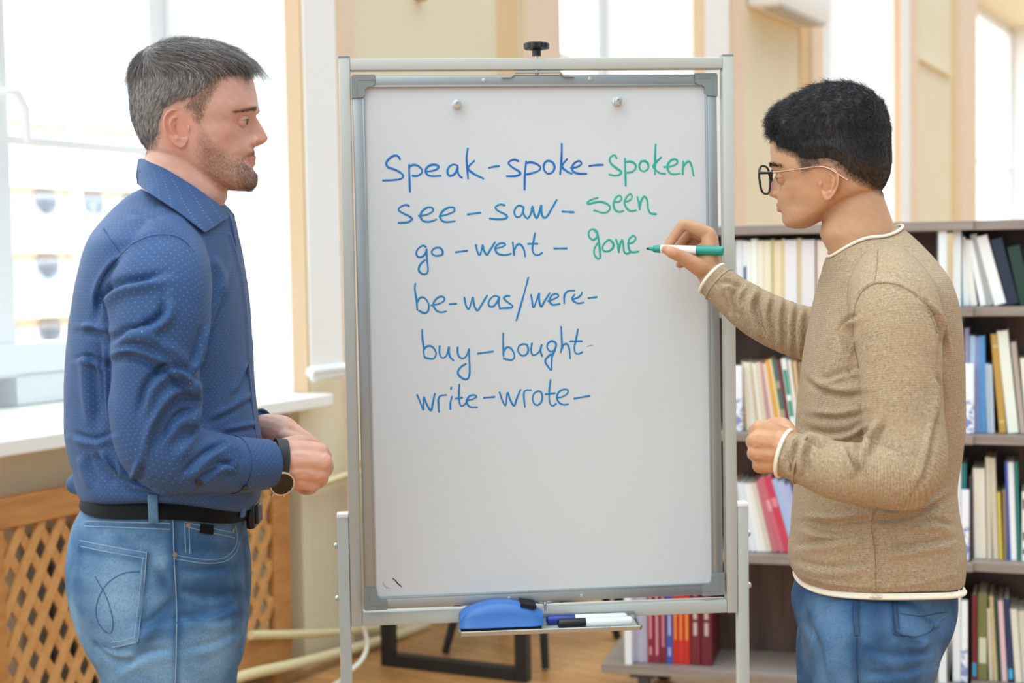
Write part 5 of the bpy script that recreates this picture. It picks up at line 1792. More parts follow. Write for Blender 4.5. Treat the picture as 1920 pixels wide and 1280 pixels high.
# far hand resting in it
for ch in ([(500, 802, 2.42, 0.025), (530, 808, 2.40, 0.026), (552, 820, 2.385, 0.02)], [(515, 798, 2.41, 0.019), (545, 806, 2.39, 0.0155), (560, 815, 2.375, 0.0135), (578, 824, 2.36, 0.0115), (590, 840, 2.35, 0.0095)],
           [(545, 815, 2.40, 0.0145), (565, 824, 2.395, 0.0125), (582, 834, 2.38, 0.011), (590, 852, 2.365, 0.009)], [(540, 828, 2.41, 0.014), (560, 838, 2.405, 0.012), (578, 850, 2.39, 0.0105), (584, 866, 2.375, 0.009)],
           [(535, 838, 2.415, 0.013), (552, 850, 2.41, 0.011), (566, 862, 2.40, 0.0095), (572, 876, 2.385, 0.0085)], [(512, 808, 2.41, 0.013), (545, 822, 2.362, 0.0125), (565, 830, 2.34, 0.011), (580, 836, 2.332, 0.009)]):
    chain(mb, ch)
me = remesh(mb, 0.0023, 3, 'body')
sk = []
# tendons and veins of the near hand, wrinkles of the face
sculpt(me, [([(545, 884), (570, 883), (592, 890)], 3, 1.3, (2.15, 2.3), 'r'), ([(548, 866), (575, 866), (600, 867)], 4, 0.8, (2.15, 2.3), 'r'), ([(545, 850), (572, 850), (596, 848)], 4, 0.7, (2.15, 2.3), 'r'),
            ([(612, 852), (606, 857)], 3, -1.2, (2.15, 2.3), 'g'), ([(612, 878), (603, 877)], 3, -1.4, (2.15, 2.3), 'g'), ([(600, 896), (592, 896)], 3, -1.2, (2.15, 2.3), 'g'),
            ([(484, 268), (474, 283), (468, 296)], 4, -1.5, (2.2, 2.3), 'g'), ([(446, 236), (456, 243), (466, 245)], 3, -0.8, (2.2, 2.3), 'g'), ([(447, 226), (436, 226), (428, 230)], 2.5, -0.6, (2.2, 2.3), 'g'),
            ([(478, 262), (477, 270), (484, 274)], 2.6, -1.8, (2.2, 2.33), 'g'), ([(489, 273), (495, 272)], 2.2, -2.2, (2.2, 2.34), 'g')])
isl = MB()
for sd in (1, -1):
    ear_mesh(isl, H1, sd, 1, 66, 0, 62, 38, 24, 8)
eye_parts(H1, man1, 93.0, 26.5, 15.0, 11.0, None, isl, gaze=-0.15, open_up=9, open_dn=-14)
me = join_mesh(me, isl)
beard1 = [(xr_(a), zr(b)) for a, b in ((385, 236), (377, 262), (373, 300), (374, 322), (388, 342), (410, 358), (440, 366), (478, 356), (484, 330), (478, 316), (468, 312), (459, 303), (470, 296), (486, 292), (484, 275), (476, 277), (462, 291), (452, 298), (440, 290), (424, 276), (408, 264), (398, 245))]


fade1a = [(xr_(a), zr(b)) for a, b in ((444, 148), (430, 166), (417, 186), (405, 206), (399, 225), (393, 240), (378, 242), (371, 220), (354, 214), (330, 214), (322, 205), (340, 186), (364, 178), (384, 166), (400, 150), (422, 138))]
fade1b = [(xr_(a), zr(b)) for a, b in ((332, 208), (323, 232), (321, 262), (309, 286), (276, 295), (258, 270), (280, 262), (300, 256), (308, 240), (318, 220))]


def skin1(V):
    L = H1.loc(V)
    C = np.tile(np.array(lin('d2a494')[:3]), (len(V), 1))
    red = np.array(lin('c98672')[:3])
    def blend(col, wgt):
        C[:] = C * (1 - wgt[:, None]) + np.array(col) * wgt[:, None]
    hd = (L[:, 2] > -130) & (np.abs(L[:, 0]) < 150) & (np.abs(L[:, 1]) < 110)
    g = lambda x, y, z, r, a: a * np.exp(-(((L[:, 0] - x) ** 2 + (np.abs(L[:, 1]) - y) ** 2 + (L[:, 2] - z) ** 2) / r ** 2)) * hd
    blend(red, g(82, 52, -6, 26, 0.5)); blend(red, g(122, 0, -12, 17, 0.5)); blend(lin('d0846e')[:3], g(0, 76, 0, 32, 0.75)); blend(red, g(20, 55, -70, 40, 0.35))
    for q_ in (fade1a, fade1b):
        blend(lin('9a7a66')[:3], np.where(in_poly(L[:, 0], L[:, 2], q_) & hd, np.clip(edge_dist(L[:, 0], L[:, 2], np.array(q_)) / 10, 0, 1) * 0.45, 0))
    lips = np.exp(-((L[:, 2] + 47) / 6.0) ** 2) * (L[:, 0] > 96) * np.clip((26 - np.abs(L[:, 1])) / 8, 0, 1) * hd
    blend(lin('bb7468')[:3], np.clip(lips * 0.9, 0, 1))
    inb = in_poly(L[:, 0], L[:, 2], beard1) & hd & (np.abs(L[:, 1]) < 80)
    ed = np.where(inb, np.clip(edge_dist(L[:, 0], L[:, 2], np.array(beard1)) / 20, 0, 1), 0)
    blend(lin('9b7260')[:3], ed * 0.6)
    hand = (V[:, 0] > P(515, 868, 2.25)[0]) & (L[:, 2] < -400)
    blend(lin('d39b86')[:3], hand * 0.7)
    return C * mottle(V, 0.035)


paint(me, skin1)
m_skin1 = skin_mat('fair skin')
body1 = link('body', rebase(me, man1), m_skin1, man1)

# ---- hair
hm = np.array([(xr_(a), zr(b)) for a, b in ((476, 128), (466, 143), (442, 150), (418, 155), (402, 170), (386, 188), (366, 197), (345, 203), (326, 214), (316, 236), (312, 256), (302, 270), (282, 278), (200, 284), (180, 60), (340, 20), (480, 40), (520, 100))])


def hmask1(L):
    i = in_poly(L[:, 0], L[:, 2], hm)
    return np.where(i, np.clip(edge_dist(L[:, 0], L[:, 2], hm) / 16, 0.02, 1), 0)


def hthick1(L):
    top = np.clip((L[:, 2] - 78) / 45, 0, 1)
    return 5.0 + 8.0 * top + 1.5 * np.clip((-60 - L[:, 0]) / 25, 0, 1) * np.clip((L[:, 2] - 20) / 40, 0, 1)


def hcol1(L):
    top = np.clip((L[:, 2] - 75) / 40, 0, 1)[:, None]
    return np.array(lin('827c7b')[:3]) * (1 - top) + np.array(lin('675d59')[:3]) * top


shell1, shme = hair_shell(H1, hmask1, hthick1, 'hair', man1, m_hair, hcol1)
Vs = co(shme) + wloc(man1); Ts = tri_of(shme)


def hair_dirs1(Wp, Nw):
    L = H1.loc(Wp)
    top = np.clip((L[:, 2] - 72) / 35, 0, 1)[:, None]
    nearside = np.clip(-L[:, 1] / 60, -1, 1)[:, None]
    dt = H1.f * 1.0 - H1.l * 0.35 - Z * 0.05
    ds = -Z * 1.0 - H1.f * 0.55
    d = dt * top + ds * (1 - top)
    bk = np.clip((-30 - L[:, 0]) / 30, 0, 1)[:, None]
    d = d * (1 - bk) + (-Z * 1.0 - H1.f * 0.15 + (H1.l * nearside * -0.0)) * bk
    d = d - Nw * (d * Nw).sum(1)[:, None]
    return d / (np.linalg.norm(d, axis=1)[:, None] + 1e-9), L, top[:, 0]


rg = np.random.default_rng(11)
n_ = 15000
R, Nr = sample_surface(Vs, Ts, n_, rg)
Nr *= np.sign((Nr * (R - H1.w(np.array([0, 0, 50.0])))).sum(1))[:, None]
d, L, top = hair_dirs1(R, Nr)
ok = hmask1(L) > 0.25 * rg.random(n_)
R, Nr, d, L, top = R[ok], Nr[ok], d[ok], L[ok], top[ok]
pal = np.array([lin(c)[:3] for c in ('463f3c', '655b57', '857d7b', 'b0adae', 'dcdbdd')])
pk = np.array([rg.choice(5, p=(0.28, 0.34, 0.22, 0.11, 0.05) if t > 0.5 else (0.20, 0.24, 0.22, 0.20, 0.14)) for t in top])
strands('hair_strands', R, d, Nr, (0.010 + 0.020 * top) * (0.7 + 0.6 * rg.random(len(R))), 0.00028, pal[pk], shell1, m_hair, lift=np.where(L[:, 0] < -15, 0.06, 0.2)[:, None], droop=0.15, curl=0.05, seed=3)
# fringe falling forward over the forehead
nf = 420
fr = np.stack([rg.uniform(74, 103, nf), rg.uniform(-52, 42, nf), rg.uniform(108, 122, nf)], -1)
fr[:, 2] = 132 - (fr[:, 0] - 74) * 0.55 - np.abs(fr[:, 1]) * 0.22 + rg.uniform(-3, 3, nf)
fd = np.tile(H1.f * 1.0 - H1.l * 0.25 - Z * 0.25, (nf, 1)) + rg.normal(size=(nf, 3)) * 0.10
fn = np.tile(Z * 0.8 + H1.f * 0.4, (nf, 1))
strands('hair_fringe', H1.w(fr), fd / np.linalg.norm(fd, axis=1)[:, None], fn, 0.026 + 0.034 * rg.random(nf), 0.00026, pal[rg.choice(4, nf, p=(.35, .35, .2, .1))], shell1, m_hair, lift=0.2, droop=1.25, curl=0.08, seed=5)
fade_hair('temple_hair', H1, me, man1, m_hair, fade1a, 12000, 0.0034, ('7a6351', '937d6b', '65533f', 'a59485'), (-0.25, -1), 41)
fade_hair('nape_hair', H1, me, man1, m_hair, fade1b, 5000, 0.003, ('7d6d60', '9a8d84', '6a5c52', 'b2aaa4'), (-0.1, -1), 42)
# stubble beard, brows
bt = tri_of(me); Vb = co(me) + wloc(man1); Lb = H1.loc(Vb)
cen = Lb[bt].mean(1)
ib = in_poly(cen[:, 0], cen[:, 2], beard1) & (np.abs(cen[:, 1]) < 78) & (cen[:, 2] > -100)
R, Nr = sample_surface(Vb, bt[ib], 26000, rg)
L = H1.loc(R)
ed = edge_dist(L[:, 0], L[:, 2], np.array(beard1))
lipz = (np.abs(L[:, 2] + 47) < 5.5) & (L[:, 0] > 98) & (np.abs(L[:, 1]) < 22)
ok = (rg.random(len(R)) < np.clip(ed / np.where(L[:, 0] > 92, 5, 18), 0.05, 1)) & ~lipz & ((rg.random(len(R)) < 0.5) | (L[:, 0] > 85))
R, Nr, L = R[ok], Nr[ok], L[ok]
d = np.tile(-Z * 1.0 + H1.f * 0.35, (len(R), 1)); d -= Nr * (d * Nr).sum(1)[:, None]
chin = np.clip((L[:, 0] - 82) / 20, 0, 1)
pb = np.array([lin(c)[:3] for c in ('6a4c3c', '85604a', '9c7c69', 'b9aca4', '54423a')])
strands('beard', R, d, Nr, 0.0022 + 0.0038 * chin * rg.random(len(R)) + 0.001 * rg.random(len(R)), 0.00012, pb[np.where(chin > 0.5, rg.choice(5, len(R), p=(.2, .2, .2, .2, .2)), rg.choice(3, len(R)))], man1, m_hair, lift=0.5, segs=3, seed=6)
for sg in (1, -1):
    nb_ = 420
    t = rg.random(nb_); y = sg * (12 + 38 * t); z = 36.5 - 10.5 * t ** 1.2 + rg.normal(size=nb_) * (2.2 - 1.2 * t)
    x = np.array([H1.surf_x(a, b) for a, b in zip(y, z)]) + 0.5
    dr = np.tile(H1.l * sg * 0.8 - H1.f * 0.5 - Z * 0.05, (nb_, 1)) + rg.normal(size=(nb_, 3)) * 0.12
    strands('eyebrow', H1.w(np.stack([x, y, z], -1)), dr / np.linalg.norm(dr, axis=1)[:, None], np.tile(H1.f, (nb_, 1)), 0.005 + 0.004 * rg.random(nb_), 0.00022, pb[rg.choice(3, nb_)], man1, m_hair, lift=0.25, segs=3, seed=8)

# ---- shirt
mb = MB()
trunk(mb, T1, 110, 170)
limb(mb, A1, 56, 180, uoff=3.0)
limb(mb, A1f, 40, 120, uoff=5.0)
limb(mb, [(222, 890, 2.235, 0.036), (188, 897, 2.245, 0.030), (160, 903, 2.252, 0.023), (140, 908, 2.26, 0.017), (127, 911, 2.262, 0.011)], 24, 40, uoff=8.0)
me = remesh(mb, 0.0031, 12, 'shirt', 0.6)
transfer_uv(me, mb)
ripple(me, 0.0011, 26, 4)
FOLD = 1.6
# folds read off the cloth: (points, width px, mm, depth window, kind)
near = (1.95, 2.26)
sculpt(me, [
    ([(227, 477), (250, 455), (285, 441), (320, 440), (345, 450), (362, 470)], 4, 2.4, near, 's'),
    ([(230, 476), (200, 508), (182, 545), (178, 580)], 5, 3.0, (1.95, 2.35), 's'),
    ([(196, 432), (212, 455), (228, 477)], 3, 1.2, (1.95, 2.35), 'g'),
    ([(180, 600), (188, 560), (220, 532), (262, 522), (305, 512)], 13, 7.5, near, 'f'),
    ([(205, 640), (232, 622), (270, 610), (302, 588), (306, 560)], 12, 7.0, near, 'f'),
    ([(206, 668), (240, 655), (285, 668), (330, 695), (365, 730)], 11, -6.5, near, 'f'),
    ([(232, 622), (262, 630), (300, 640)], 9, 4.0, near, 'r'),
    ([(250, 600), (290, 640), (330, 660), (368, 705)], 10, 3.5, near, 'r'),
    ([(258, 780), (275, 720), (310, 688), (345, 690)], 12, 6.0, near, 'f'),
    ([(270, 850), (285, 790), (320, 740), (360, 726)], 13, -6.0, near, 'f'),
    ([(300, 825), (325, 785), (356, 765)], 10, 5.0, near, 'f'),
    ([(216, 858), (232, 885), (248, 895), (262, 860)], 9, -4.5, near, 'f'),
    ([(366, 708), (364, 745), (360, 785), (348, 812)], 10, -8.0, (1.95, 2.2), 'g'),
    ([(330, 862), (362, 820), (392, 795)], 10, 4.5, near, 'r'),
    ([(340, 890), (385, 848), (420, 830)], 10, 5.0, near, 'f'),
    ([(360, 905), (405, 880), (440, 862)], 8, 3.0, near, 'f'),
    ([(410, 815), (430, 826), (444, 848), (450, 876)], 6, 4.5, near, 's'),
    ([(400, 870), (428, 868), (444, 880)], 6, 3.0, near, 'f'),
    ([(398, 890), (425, 880), (448, 885)], 6, -2.5, near, 'f'),
    # body of the shirt
    ([(436, 512), (420, 560), (398, 620), (378, 680), (366, 712)], 9, 4.5, (2.0, 2.3), 'f'),
    ([(398, 480), (415, 520), (420, 556)], 10, 3.0, (2.0, 2.3), 'r'),
    ([(388, 610), (378, 660), (362, 700)], 8, -4.0, (2.0, 2.3), 'f'),
    ([(470, 680), (455, 720), (438, 745)], 8, 3.5, (2.0, 2.32), 'f'),
    ([(478, 745), (440, 770), (395, 792)], 8, 3.0, (2.0, 2.32), 'f'),
    ([(486, 800), (455, 806), (420, 812)], 6, 2.5, (2.0, 2.32), 'f'),
    ([(152, 612), (178, 612), (206, 622)], 9, -5.5, (2.0, 2.33), 'f'),
    ([(140, 672), (165, 668), (195, 690)], 7, 3.0, (2.0, 2.33), 'f'),
    ([(170, 660), (175, 730), (182, 800)], 11, 4.5, (2.0, 2.33), 'f'),
    ([(196, 640), (200, 700), (204, 780)], 9, -5, (2.0, 2.33), 'f'),
    ([(140, 812), (175, 822), (210, 812)], 8, 3.5, (2.0, 2.33), 'f'),
    ([(190, 842), (205, 870), (230, 896)], 12, -7.0, (2.0, 2.33), 'f'),
    ([(165, 850), (170, 880), (182, 912)], 10, 3.5, (2.0, 2.33), 'f'),
    ([(236, 905), (275, 918), (320, 925)], 7, -4.0, (2.0, 2.33), 'f'),
    ([(300, 378), (330, 392), (362, 408)], 7, 2.2, (2.0, 2.3), 'f'),
    ([(240, 396), (280, 404), (330, 420)], 8, 2.0, (2.0, 2.3), 'f'),
    ([(430, 440), (446, 490), (458, 560), (464, 640), (468, 700)], 3, -2.0, (2.1, 2.33), 'l'),
])
FOLD = 1.0
ripple(me, 0.0004, 90, 9)
shirt = link('shirt', rebase(me, man1), m_shirt, man1)
_w = bpy.data.meshes.new_from_object(shirt); setco(_w, co(_w) + wloc(man1)); bv_shirt = bvh_of(_w)

k = MB()
for pts in ([(182, 545), (200, 508), (228, 477), (250, 456), (285, 442), (320, 441), (345, 451), (364, 472)], [(194, 428), (210, 452), (227, 476)]):
    k = MB(); seam(k, bv_shirt, pts, 0.00075, 0.0)
    part('seam', k, mat('navy thread', '1d2f52', 0.8), shirt, 60)

# collar: two leaves folded over
def collar(tops, lows, bulge):
    t = spline(np.array([P(*q) for q in tops]), 40); l = spline(np.array([P(*q) for q in lows]), 40)
    axis = P(345, 330, D1)
    rings, uv = [], []
    for i in range(40):
        a, b = t[i], l[i]
        o = a - axis; o[2] = 0; o = nrm(o)
        mid = (a + b) / 2 + o * bulge
        q1 = a + o * 0.004 + (b - a) * 0.03
        outer = [a, q1, a * 0.62 + b * 0.38 + o * bulge, a * 0.3 + b * 0.7 + o * bulge * 0.8, b]
        inner = [b - o * 0.0028, a * 0.4 + b * 0.6 - o * 0.001, a - o * 0.004 + (b - a) * 0.1, a - o * 0.002]
        rings.append(outer + inner)
        uv.append([(i * 0.0045 + 7, -q[2]) for q in outer + inner])
    return rings, uv


ctop = [(264, 297, 2.30), (282, 302, 2.262), (318, 321, 2.238), (358, 345, 2.232), (392, 369, 2.238), (412, 385, 2.25), (427, 405, 2.264)]
clow = [(257, 344, 2.305), (277, 360, 2.214), (312, 382, 2.176), (340, 401, 2.166), (362, 418, 2.163), (376, 429, 2.166), (385, 435, 2.172)]
k = MB()
r, u = collar(ctop, clow, 0.004); k.loft(r, uv=u)
f = lambda q, dx=0: [(a + dx * i / 6, b - 3 * i / 6, 2 * D1 - c) for i, (a, b, c) in enumerate(q)]
ftop = f(ctop, 8); flow = [(257, 344, 2.295), (285, 352, 2.378), (330, 368, 2.41), (375, 388, 2.415), (405, 402, 2.41), (425, 412, 2.40), (438, 417, 2.385)]
r, u = collar(ftop, flow, 0.004); k.loft(r, uv=u)
part('collar', k, m_shirt, shirt, 60, uvs=True)
k = MB()
cp = [P(414, 392, D1), P(432, 402, D1), P(440, 425, D1), P(447, 470, D1), P(455, 520, D1), P(461, 580, D1), P(467, 640, D1), P(471, 700, D1), P(478, 770, D1), P(485, 830, D1), P(489, 880, D1)]
cp = [q - X * 0.0028 for q in cp]
s_ = spline(np.array(cp), 60)
k.loft([[p + Y * 0.017 + X * 0.001, p + Y * 0.016 + X * 0.0035, p - Y * 0.016 + X * 0.0035, p - Y * 0.017 + X * 0.001, p - Y * 0.017 - X * 0.004, p + Y * 0.017 - X * 0.004] for p in s_], uv=[[(13 + j * 0.006, -p[2]) for j in range(6)] for p in s_])
part('placket', k, m_shirt, shirt, 60, uvs=True)
# cuffs
k = MB()
cr = limb(MB(), [(438, 871, 2.182, 0.0445), (474, 871, 2.21, 0.0415), (501, 870, 2.231, 0.0392)], 56, 12)
inn = limb(MB(), [(438, 871, 2.182, 0.040), (474, 871, 2.21, 0.0375), (501, 870, 2.231, 0.0362)], 56, 12)
uv = [[(j * 0.0049 + 9, i * 0.0055) for j in range(56)] for i in range(24)]
k.loft(np.concatenate([cr, inn[::-1]]), cap=False, uv=uv)
cuff = part('cuff', k, m_shirt, shirt, 60, uvs=True)
kb = MB()
for px, py in ((458, 921), (372, 911)):
    p, n = hit(bv_shirt, px, min(py, 905) if px < 400 else 912)
    if p is not None:
        p = p + n * (0.003 if px > 400 else 0.0005)
        kb.lathe(p, n, [(0, 0.0052), (0.0015, 0.0052), (0.002, 0.004), (0.0013, 0.002)], 16)
part('cuff_button', kb, m_button, cuff, 40)
k = MB()
crf = limb(MB(), [(470, 808, 2.44, 0.0365), (495, 803, 2.428, 0.0345)], 40, 6); inf = limb(MB(), [(470, 808, 2.44, 0.033), (495, 803, 2.428, 0.032)], 40, 6)
k.loft(np.concatenate([crf, inf[::-1]]), cap=False, uv=[[(j * 0.0049 + 11, i * 0.0055) for j in range(40)] for i in range(12)])
part('cuff', k, m_shirt, shirt, 60, uvs=True)

# ---- jeans
J1 = [(900, 176, 466, D1, 0.155, 2.3, 42, 16), (922, 168, 464, D1, 0.162, 2.3, 42, 14), (945, 158, 459, D1, 0.167, 2.3, 30, 8), (985, 147, 456, D1, 0.172, 2.3, 8, 0), (1020, 141, 459, D1, 0.177, 2.3), (1060, 139, 463, D1, 0.18, 2.3), (1110, 146, 464, D1, 0.18, 2.3), (1150, 158, 461, D1, 0.178, 2.3), (1190, 176, 457, D1, 0.175, 2.3), (1225, 198, 452, D1, 0.172, 2.3), (1260, 205, 444, D1, 0.168, 2.2)]
mb = MB()
trunk(mb, J1, 96, 120)
for dd, dx in ((2.215, 0), (2.385, 4)):
    limb(mb, [(318 + dx, 1150, dd, 0.105), (324 + dx, 1220, dd, 0.103), (324 + dx, 1290, dd, 0.097), (322 + dx, 1450, dd, 0.083), (318 + dx, 1600, dd, 0.070), (313 + dx, 1750, dd, 0.065), (310 + dx, 1920, dd, 0.060), (308 + dx, 2095, dd, 0.062)], 48, 90)
me = remesh(mb, 0.004, 7, 'jeans', 0.6)
sculpt(me, [([(324, 968), (327, 1060), (331, 1135), (330, 1240), (328, 1290)], 4, -2.2, (1.9, 2.3), 'l'), ([(250, 1190), (300, 1150), (330, 1120)], 14, 5, (1.9, 2.3), 'f'), ([(215, 1255), (270, 1225), (325, 1215)], 12, 4, (1.9, 2.3), 'f'),
            ([(340, 1060), (380, 1070), (430, 1062)], 9, 2.5, (1.9, 2.3), 'f'), ([(340, 1105), (390, 1120), (440, 1110)], 9, 2.5, (1.9, 2.3), 'f'), ([(345, 1150), (400, 1165), (450, 1150)], 10, 2.5, (1.9, 2.3), 'f'), ([(345, 1215), (400, 1205), (448, 1180)], 10, 2.5, (1.9, 2.3), 'f'),
            ([(160, 980), (240, 981), (320, 983)], 3, -1.5, (1.9, 2.33), 'l'), ([(300, 1050), (318, 1080), (320, 1110)], 10, -3, (1.9, 2.3), 'f'), ([(172, 1190), (210, 1225), (260, 1230)], 8, -4, (1.9, 2.33), 'f')])
ripple(me, 0.0009, 45, 12)


def fade1(V):  # pale faded patches; darker strokes along seams, folds and pocket edges
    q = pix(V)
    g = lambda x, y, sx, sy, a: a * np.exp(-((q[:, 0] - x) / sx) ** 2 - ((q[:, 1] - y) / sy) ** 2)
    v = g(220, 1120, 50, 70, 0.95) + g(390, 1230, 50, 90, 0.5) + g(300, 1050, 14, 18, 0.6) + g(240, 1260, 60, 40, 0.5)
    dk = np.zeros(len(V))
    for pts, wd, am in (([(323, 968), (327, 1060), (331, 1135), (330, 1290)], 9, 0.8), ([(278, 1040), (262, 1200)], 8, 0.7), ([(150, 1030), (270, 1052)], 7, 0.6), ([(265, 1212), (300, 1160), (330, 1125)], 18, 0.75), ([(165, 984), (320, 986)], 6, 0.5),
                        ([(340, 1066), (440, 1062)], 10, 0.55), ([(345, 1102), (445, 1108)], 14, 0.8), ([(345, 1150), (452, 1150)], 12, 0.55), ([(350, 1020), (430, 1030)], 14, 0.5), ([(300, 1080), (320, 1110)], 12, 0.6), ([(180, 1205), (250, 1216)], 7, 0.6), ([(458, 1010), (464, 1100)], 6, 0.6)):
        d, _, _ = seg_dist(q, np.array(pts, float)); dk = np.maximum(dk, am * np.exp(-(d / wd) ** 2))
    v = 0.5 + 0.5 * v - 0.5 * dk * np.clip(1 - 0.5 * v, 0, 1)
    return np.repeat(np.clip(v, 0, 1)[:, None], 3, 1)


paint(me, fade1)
bv = bvh_of(me)
jeans1 = link('jeans', rebase(me, man1), m_den1, man1)
k = MB()
patch(k, bv, ((149, 1010), (277, 1034), (259, 1206), (184, 1196)), 34, 34, 0.0024, sag=lambda u, v: (-10 * math.sin(math.pi * v) * (1 - u), (14 * (1 - abs(u - 0.3) / 0.7) * v ** 6 if u > 0.05 else 0)))
bp_ = part('back_pocket', k, m_den1, jeans1, 60)
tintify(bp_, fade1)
k2 = MB()
bvp = bvh_of(k.mesh('tmp'))
for pts in ([(150, 1013), (210, 1025), (276, 1036)], [(151, 1024), (210, 1036), (275, 1047)], [(275, 1037), (268, 1120), (258, 1203)], [(268, 1046), (261, 1120), (251, 1200)], [(255, 1203), (230, 1210), (204, 1214)], [(250, 1195), (230, 1201), (208, 1204)]):
    seam(k2, bvp, pts, 0.0005, 0.0003)
part('stitching', k2, m_thread, bp_, 60)
k2 = MB()
for pts in ([(262, 1071), (230, 1075), (200, 1095), (182, 1130), (182, 1160), (196, 1182), (208, 1186), (212, 1165), (200, 1120), (178, 1080)],):
    seam(k2, bvp, pts, 0.0006, 0.0004)
part('stitching', k2, m_thread2, bp_, 60, 'dark curved stitching on the pocket')
k2 = MB()
for pts in ([(324, 968), (327, 1060), (331, 1135), (330, 1240), (328, 1290)], [(160, 977), (240, 979), (319, 981)], [(158, 986), (240, 989), (319, 992)], [(326, 1040), (350, 1044), (390, 1049), (420, 1045), (438, 1030), (445, 1008), (441, 985)], [(326, 1047), (350, 1051), (390, 1056), (424, 1051), (443, 1034), (450, 1010)],
            [(346, 978), (347, 1005), (348, 1036)], [(354, 984), (355, 1010), (356, 1038)], [(347, 978), (390, 988), (440, 999)], [(348, 987), (390, 997), (440, 1008)]):
    seam(k2, bv, pts, 0.00055, 0.0003)
part('stitching', k2, m_thread, jeans1, 60)
k = MB()
for px, py in ((353, 984), (328, 1040), (437, 994)):
    p, n = hit(bv, px, py)
    k.lathe(p, n, [(0, 0.0040), (0.001, 0.0040), (0.0015, 0.003), (0.0013, 0.001)], 14)
part('rivet', k, m_copper, jeans1, 40)
k = MB(); patch(k, bv, ((376, 981), (399, 984), (398, 1002), (374, 999)), 10, 8, 0.0026); part('pocket_tag', k, m_leather, jeans1, 60, 'small black tag on the coin pocket')
# belt follows the waistband
def waist(rowsJ, th, pyv, grow):
    out = []
    R = np.array([tuple(r) + (0,) * (8 - len(r)) for r in rowsJ], float)
    for t_, y_ in zip(th, pyv):
        row = [np.interp(y_, R[:, 0], R[:, c]) for c in range(8)]; row[0] = y_
        out.append(trunk_pts(row, np.array([t_]), grow)[0])
    return np.array(out)


th = np.arange(120) * 2 * math.pi / 120
cf, cb = np.maximum(np.cos(th), 0) ** 2, np.maximum(-np.cos(th), 0) ** 2
yt_, yb_ = 906 + 0 * cf - 26 * cb ** 1.5, 938 + 2 * cf - 28 * cb ** 1.5
k = MB()
k.loft([waist(J1, th, yt_, 0.0045), waist(J1, th, yt_ + 1, 0.0066), waist(J1, th, (yt_ + yb_) / 2, 0.007), waist(J1, th, yb_ - 1, 0.0066), waist(J1, th, yb_, 0.0045), waist(J1, th, yb_, 0.0015), waist(J1, th, yt_, 0.0015), waist(J1, th, yt_, 0.0045)], cap=False)
belt = part('belt', k, m_leather, man1, 50)
bvb = bvh_of(k.mesh('tmp'))
bpos = P(470, 962, D1)
k = MB(); k.box(bpos + X * 0.004, Y, X, Z, 0.028, 0.007, 0.0215, 0, 0.004); k.box(bpos + X * 0.012, Y, X, Z, 0.020, 0.004, 0.015, 0, 0.003)
part('belt_buckle', k, mat('dark gunmetal', '2a2a2d', 0.25, 0.85), belt, 40)
for cs_ in (((279, 930), (297, 930), (293, 985), (278, 984)), ((447, 934), (457, 935), (455, 1000), (446, 998))):
    k = MB(); 
    G = [hit(bvb, (cs_[0][0] + cs_[1][0]) / 2, y)[0] if hit(bvb, (cs_[0][0] + cs_[1][0]) / 2, y)[0] is not None else None for y in (948, 958, 966)]
    pts = [p for p in G if p is not None]
    a0, n0 = hit(bvb, (cs_[0][0] + cs_[1][0]) / 2, 958)
    if a0 is None:
        a0, n0 = P((cs_[0][0] + cs_[1][0]) / 2, 958, 2.2), -Y
    tx = nrm(np.cross(Z, n0)); wv = abs(cs_[1][0] - cs_[0][0]) / 2 * 2.13 / FPX
    for p in (0,):
        zt_, zb_2 = P(0, cs_[0][1] + 2, 2.13)[2], P(0, cs_[2][1], 2.13)[2]
        prof = [(zt_, 0.003), (zt_ - 0.003, 0.006), ((zt_ + zb_2) / 2, 0.0065), (zb_2 + 0.004, 0.0055), (zb_2, 0.0035)]
        rr = []
        for z_, o_ in prof:
            c_ = a0.copy(); c_[2] = z_; c_ = c_ + n0 * o_
            rr.append([c_ - tx * wv, c_ - tx * wv * 0.8 + n0 * 0.001, c_ + tx * wv * 0.8 + n0 * 0.001, c_ + tx * wv, c_ + tx * wv - n0 * 0.005, c_ - tx * wv - n0 * 0.005])
        k.loft(rr)
    tintify(part('belt_loop', k, m_den1, jeans1, 50), lambda V: np.full((len(V), 3), 0.62))
# shoes on the floor
def shoe(parent, px, d, sgn, m):
    c = P(px, 1400, d); c[2] = 0
    rings = []
    for f, wd, hh in ((-0.085, 0.028, 0.07), (-0.07, 0.034, 0.1), (-0.02, 0.036, 0.105), (0.04, 0.040, 0.08), (0.10, 0.046, 0.058), (0.15, 0.045, 0.048), (0.185, 0.034, 0.038), (0.2, 0.012, 0.02)):
        th = np.arange(20) * 2 * math.pi / 20
        rings.append([c + X * f * sgn + Y * wd * math.cos(t) * (1.0 if math.sin(t) < 0 else 0.9) + Z * (0.001 + hh / 2 + hh / 2 * np.sign(math.sin(t)) * abs(math.sin(t)) ** 0.7) for t in th])
    k = MB(); k.loft(rings if sgn > 0 else rings[::-1]); return part('shoe', k, m, parent, 60)


shoe(man1, 300, 2.215, 1, m_shoe); shoe(man1, 306, 2.385, 1, m_shoe)

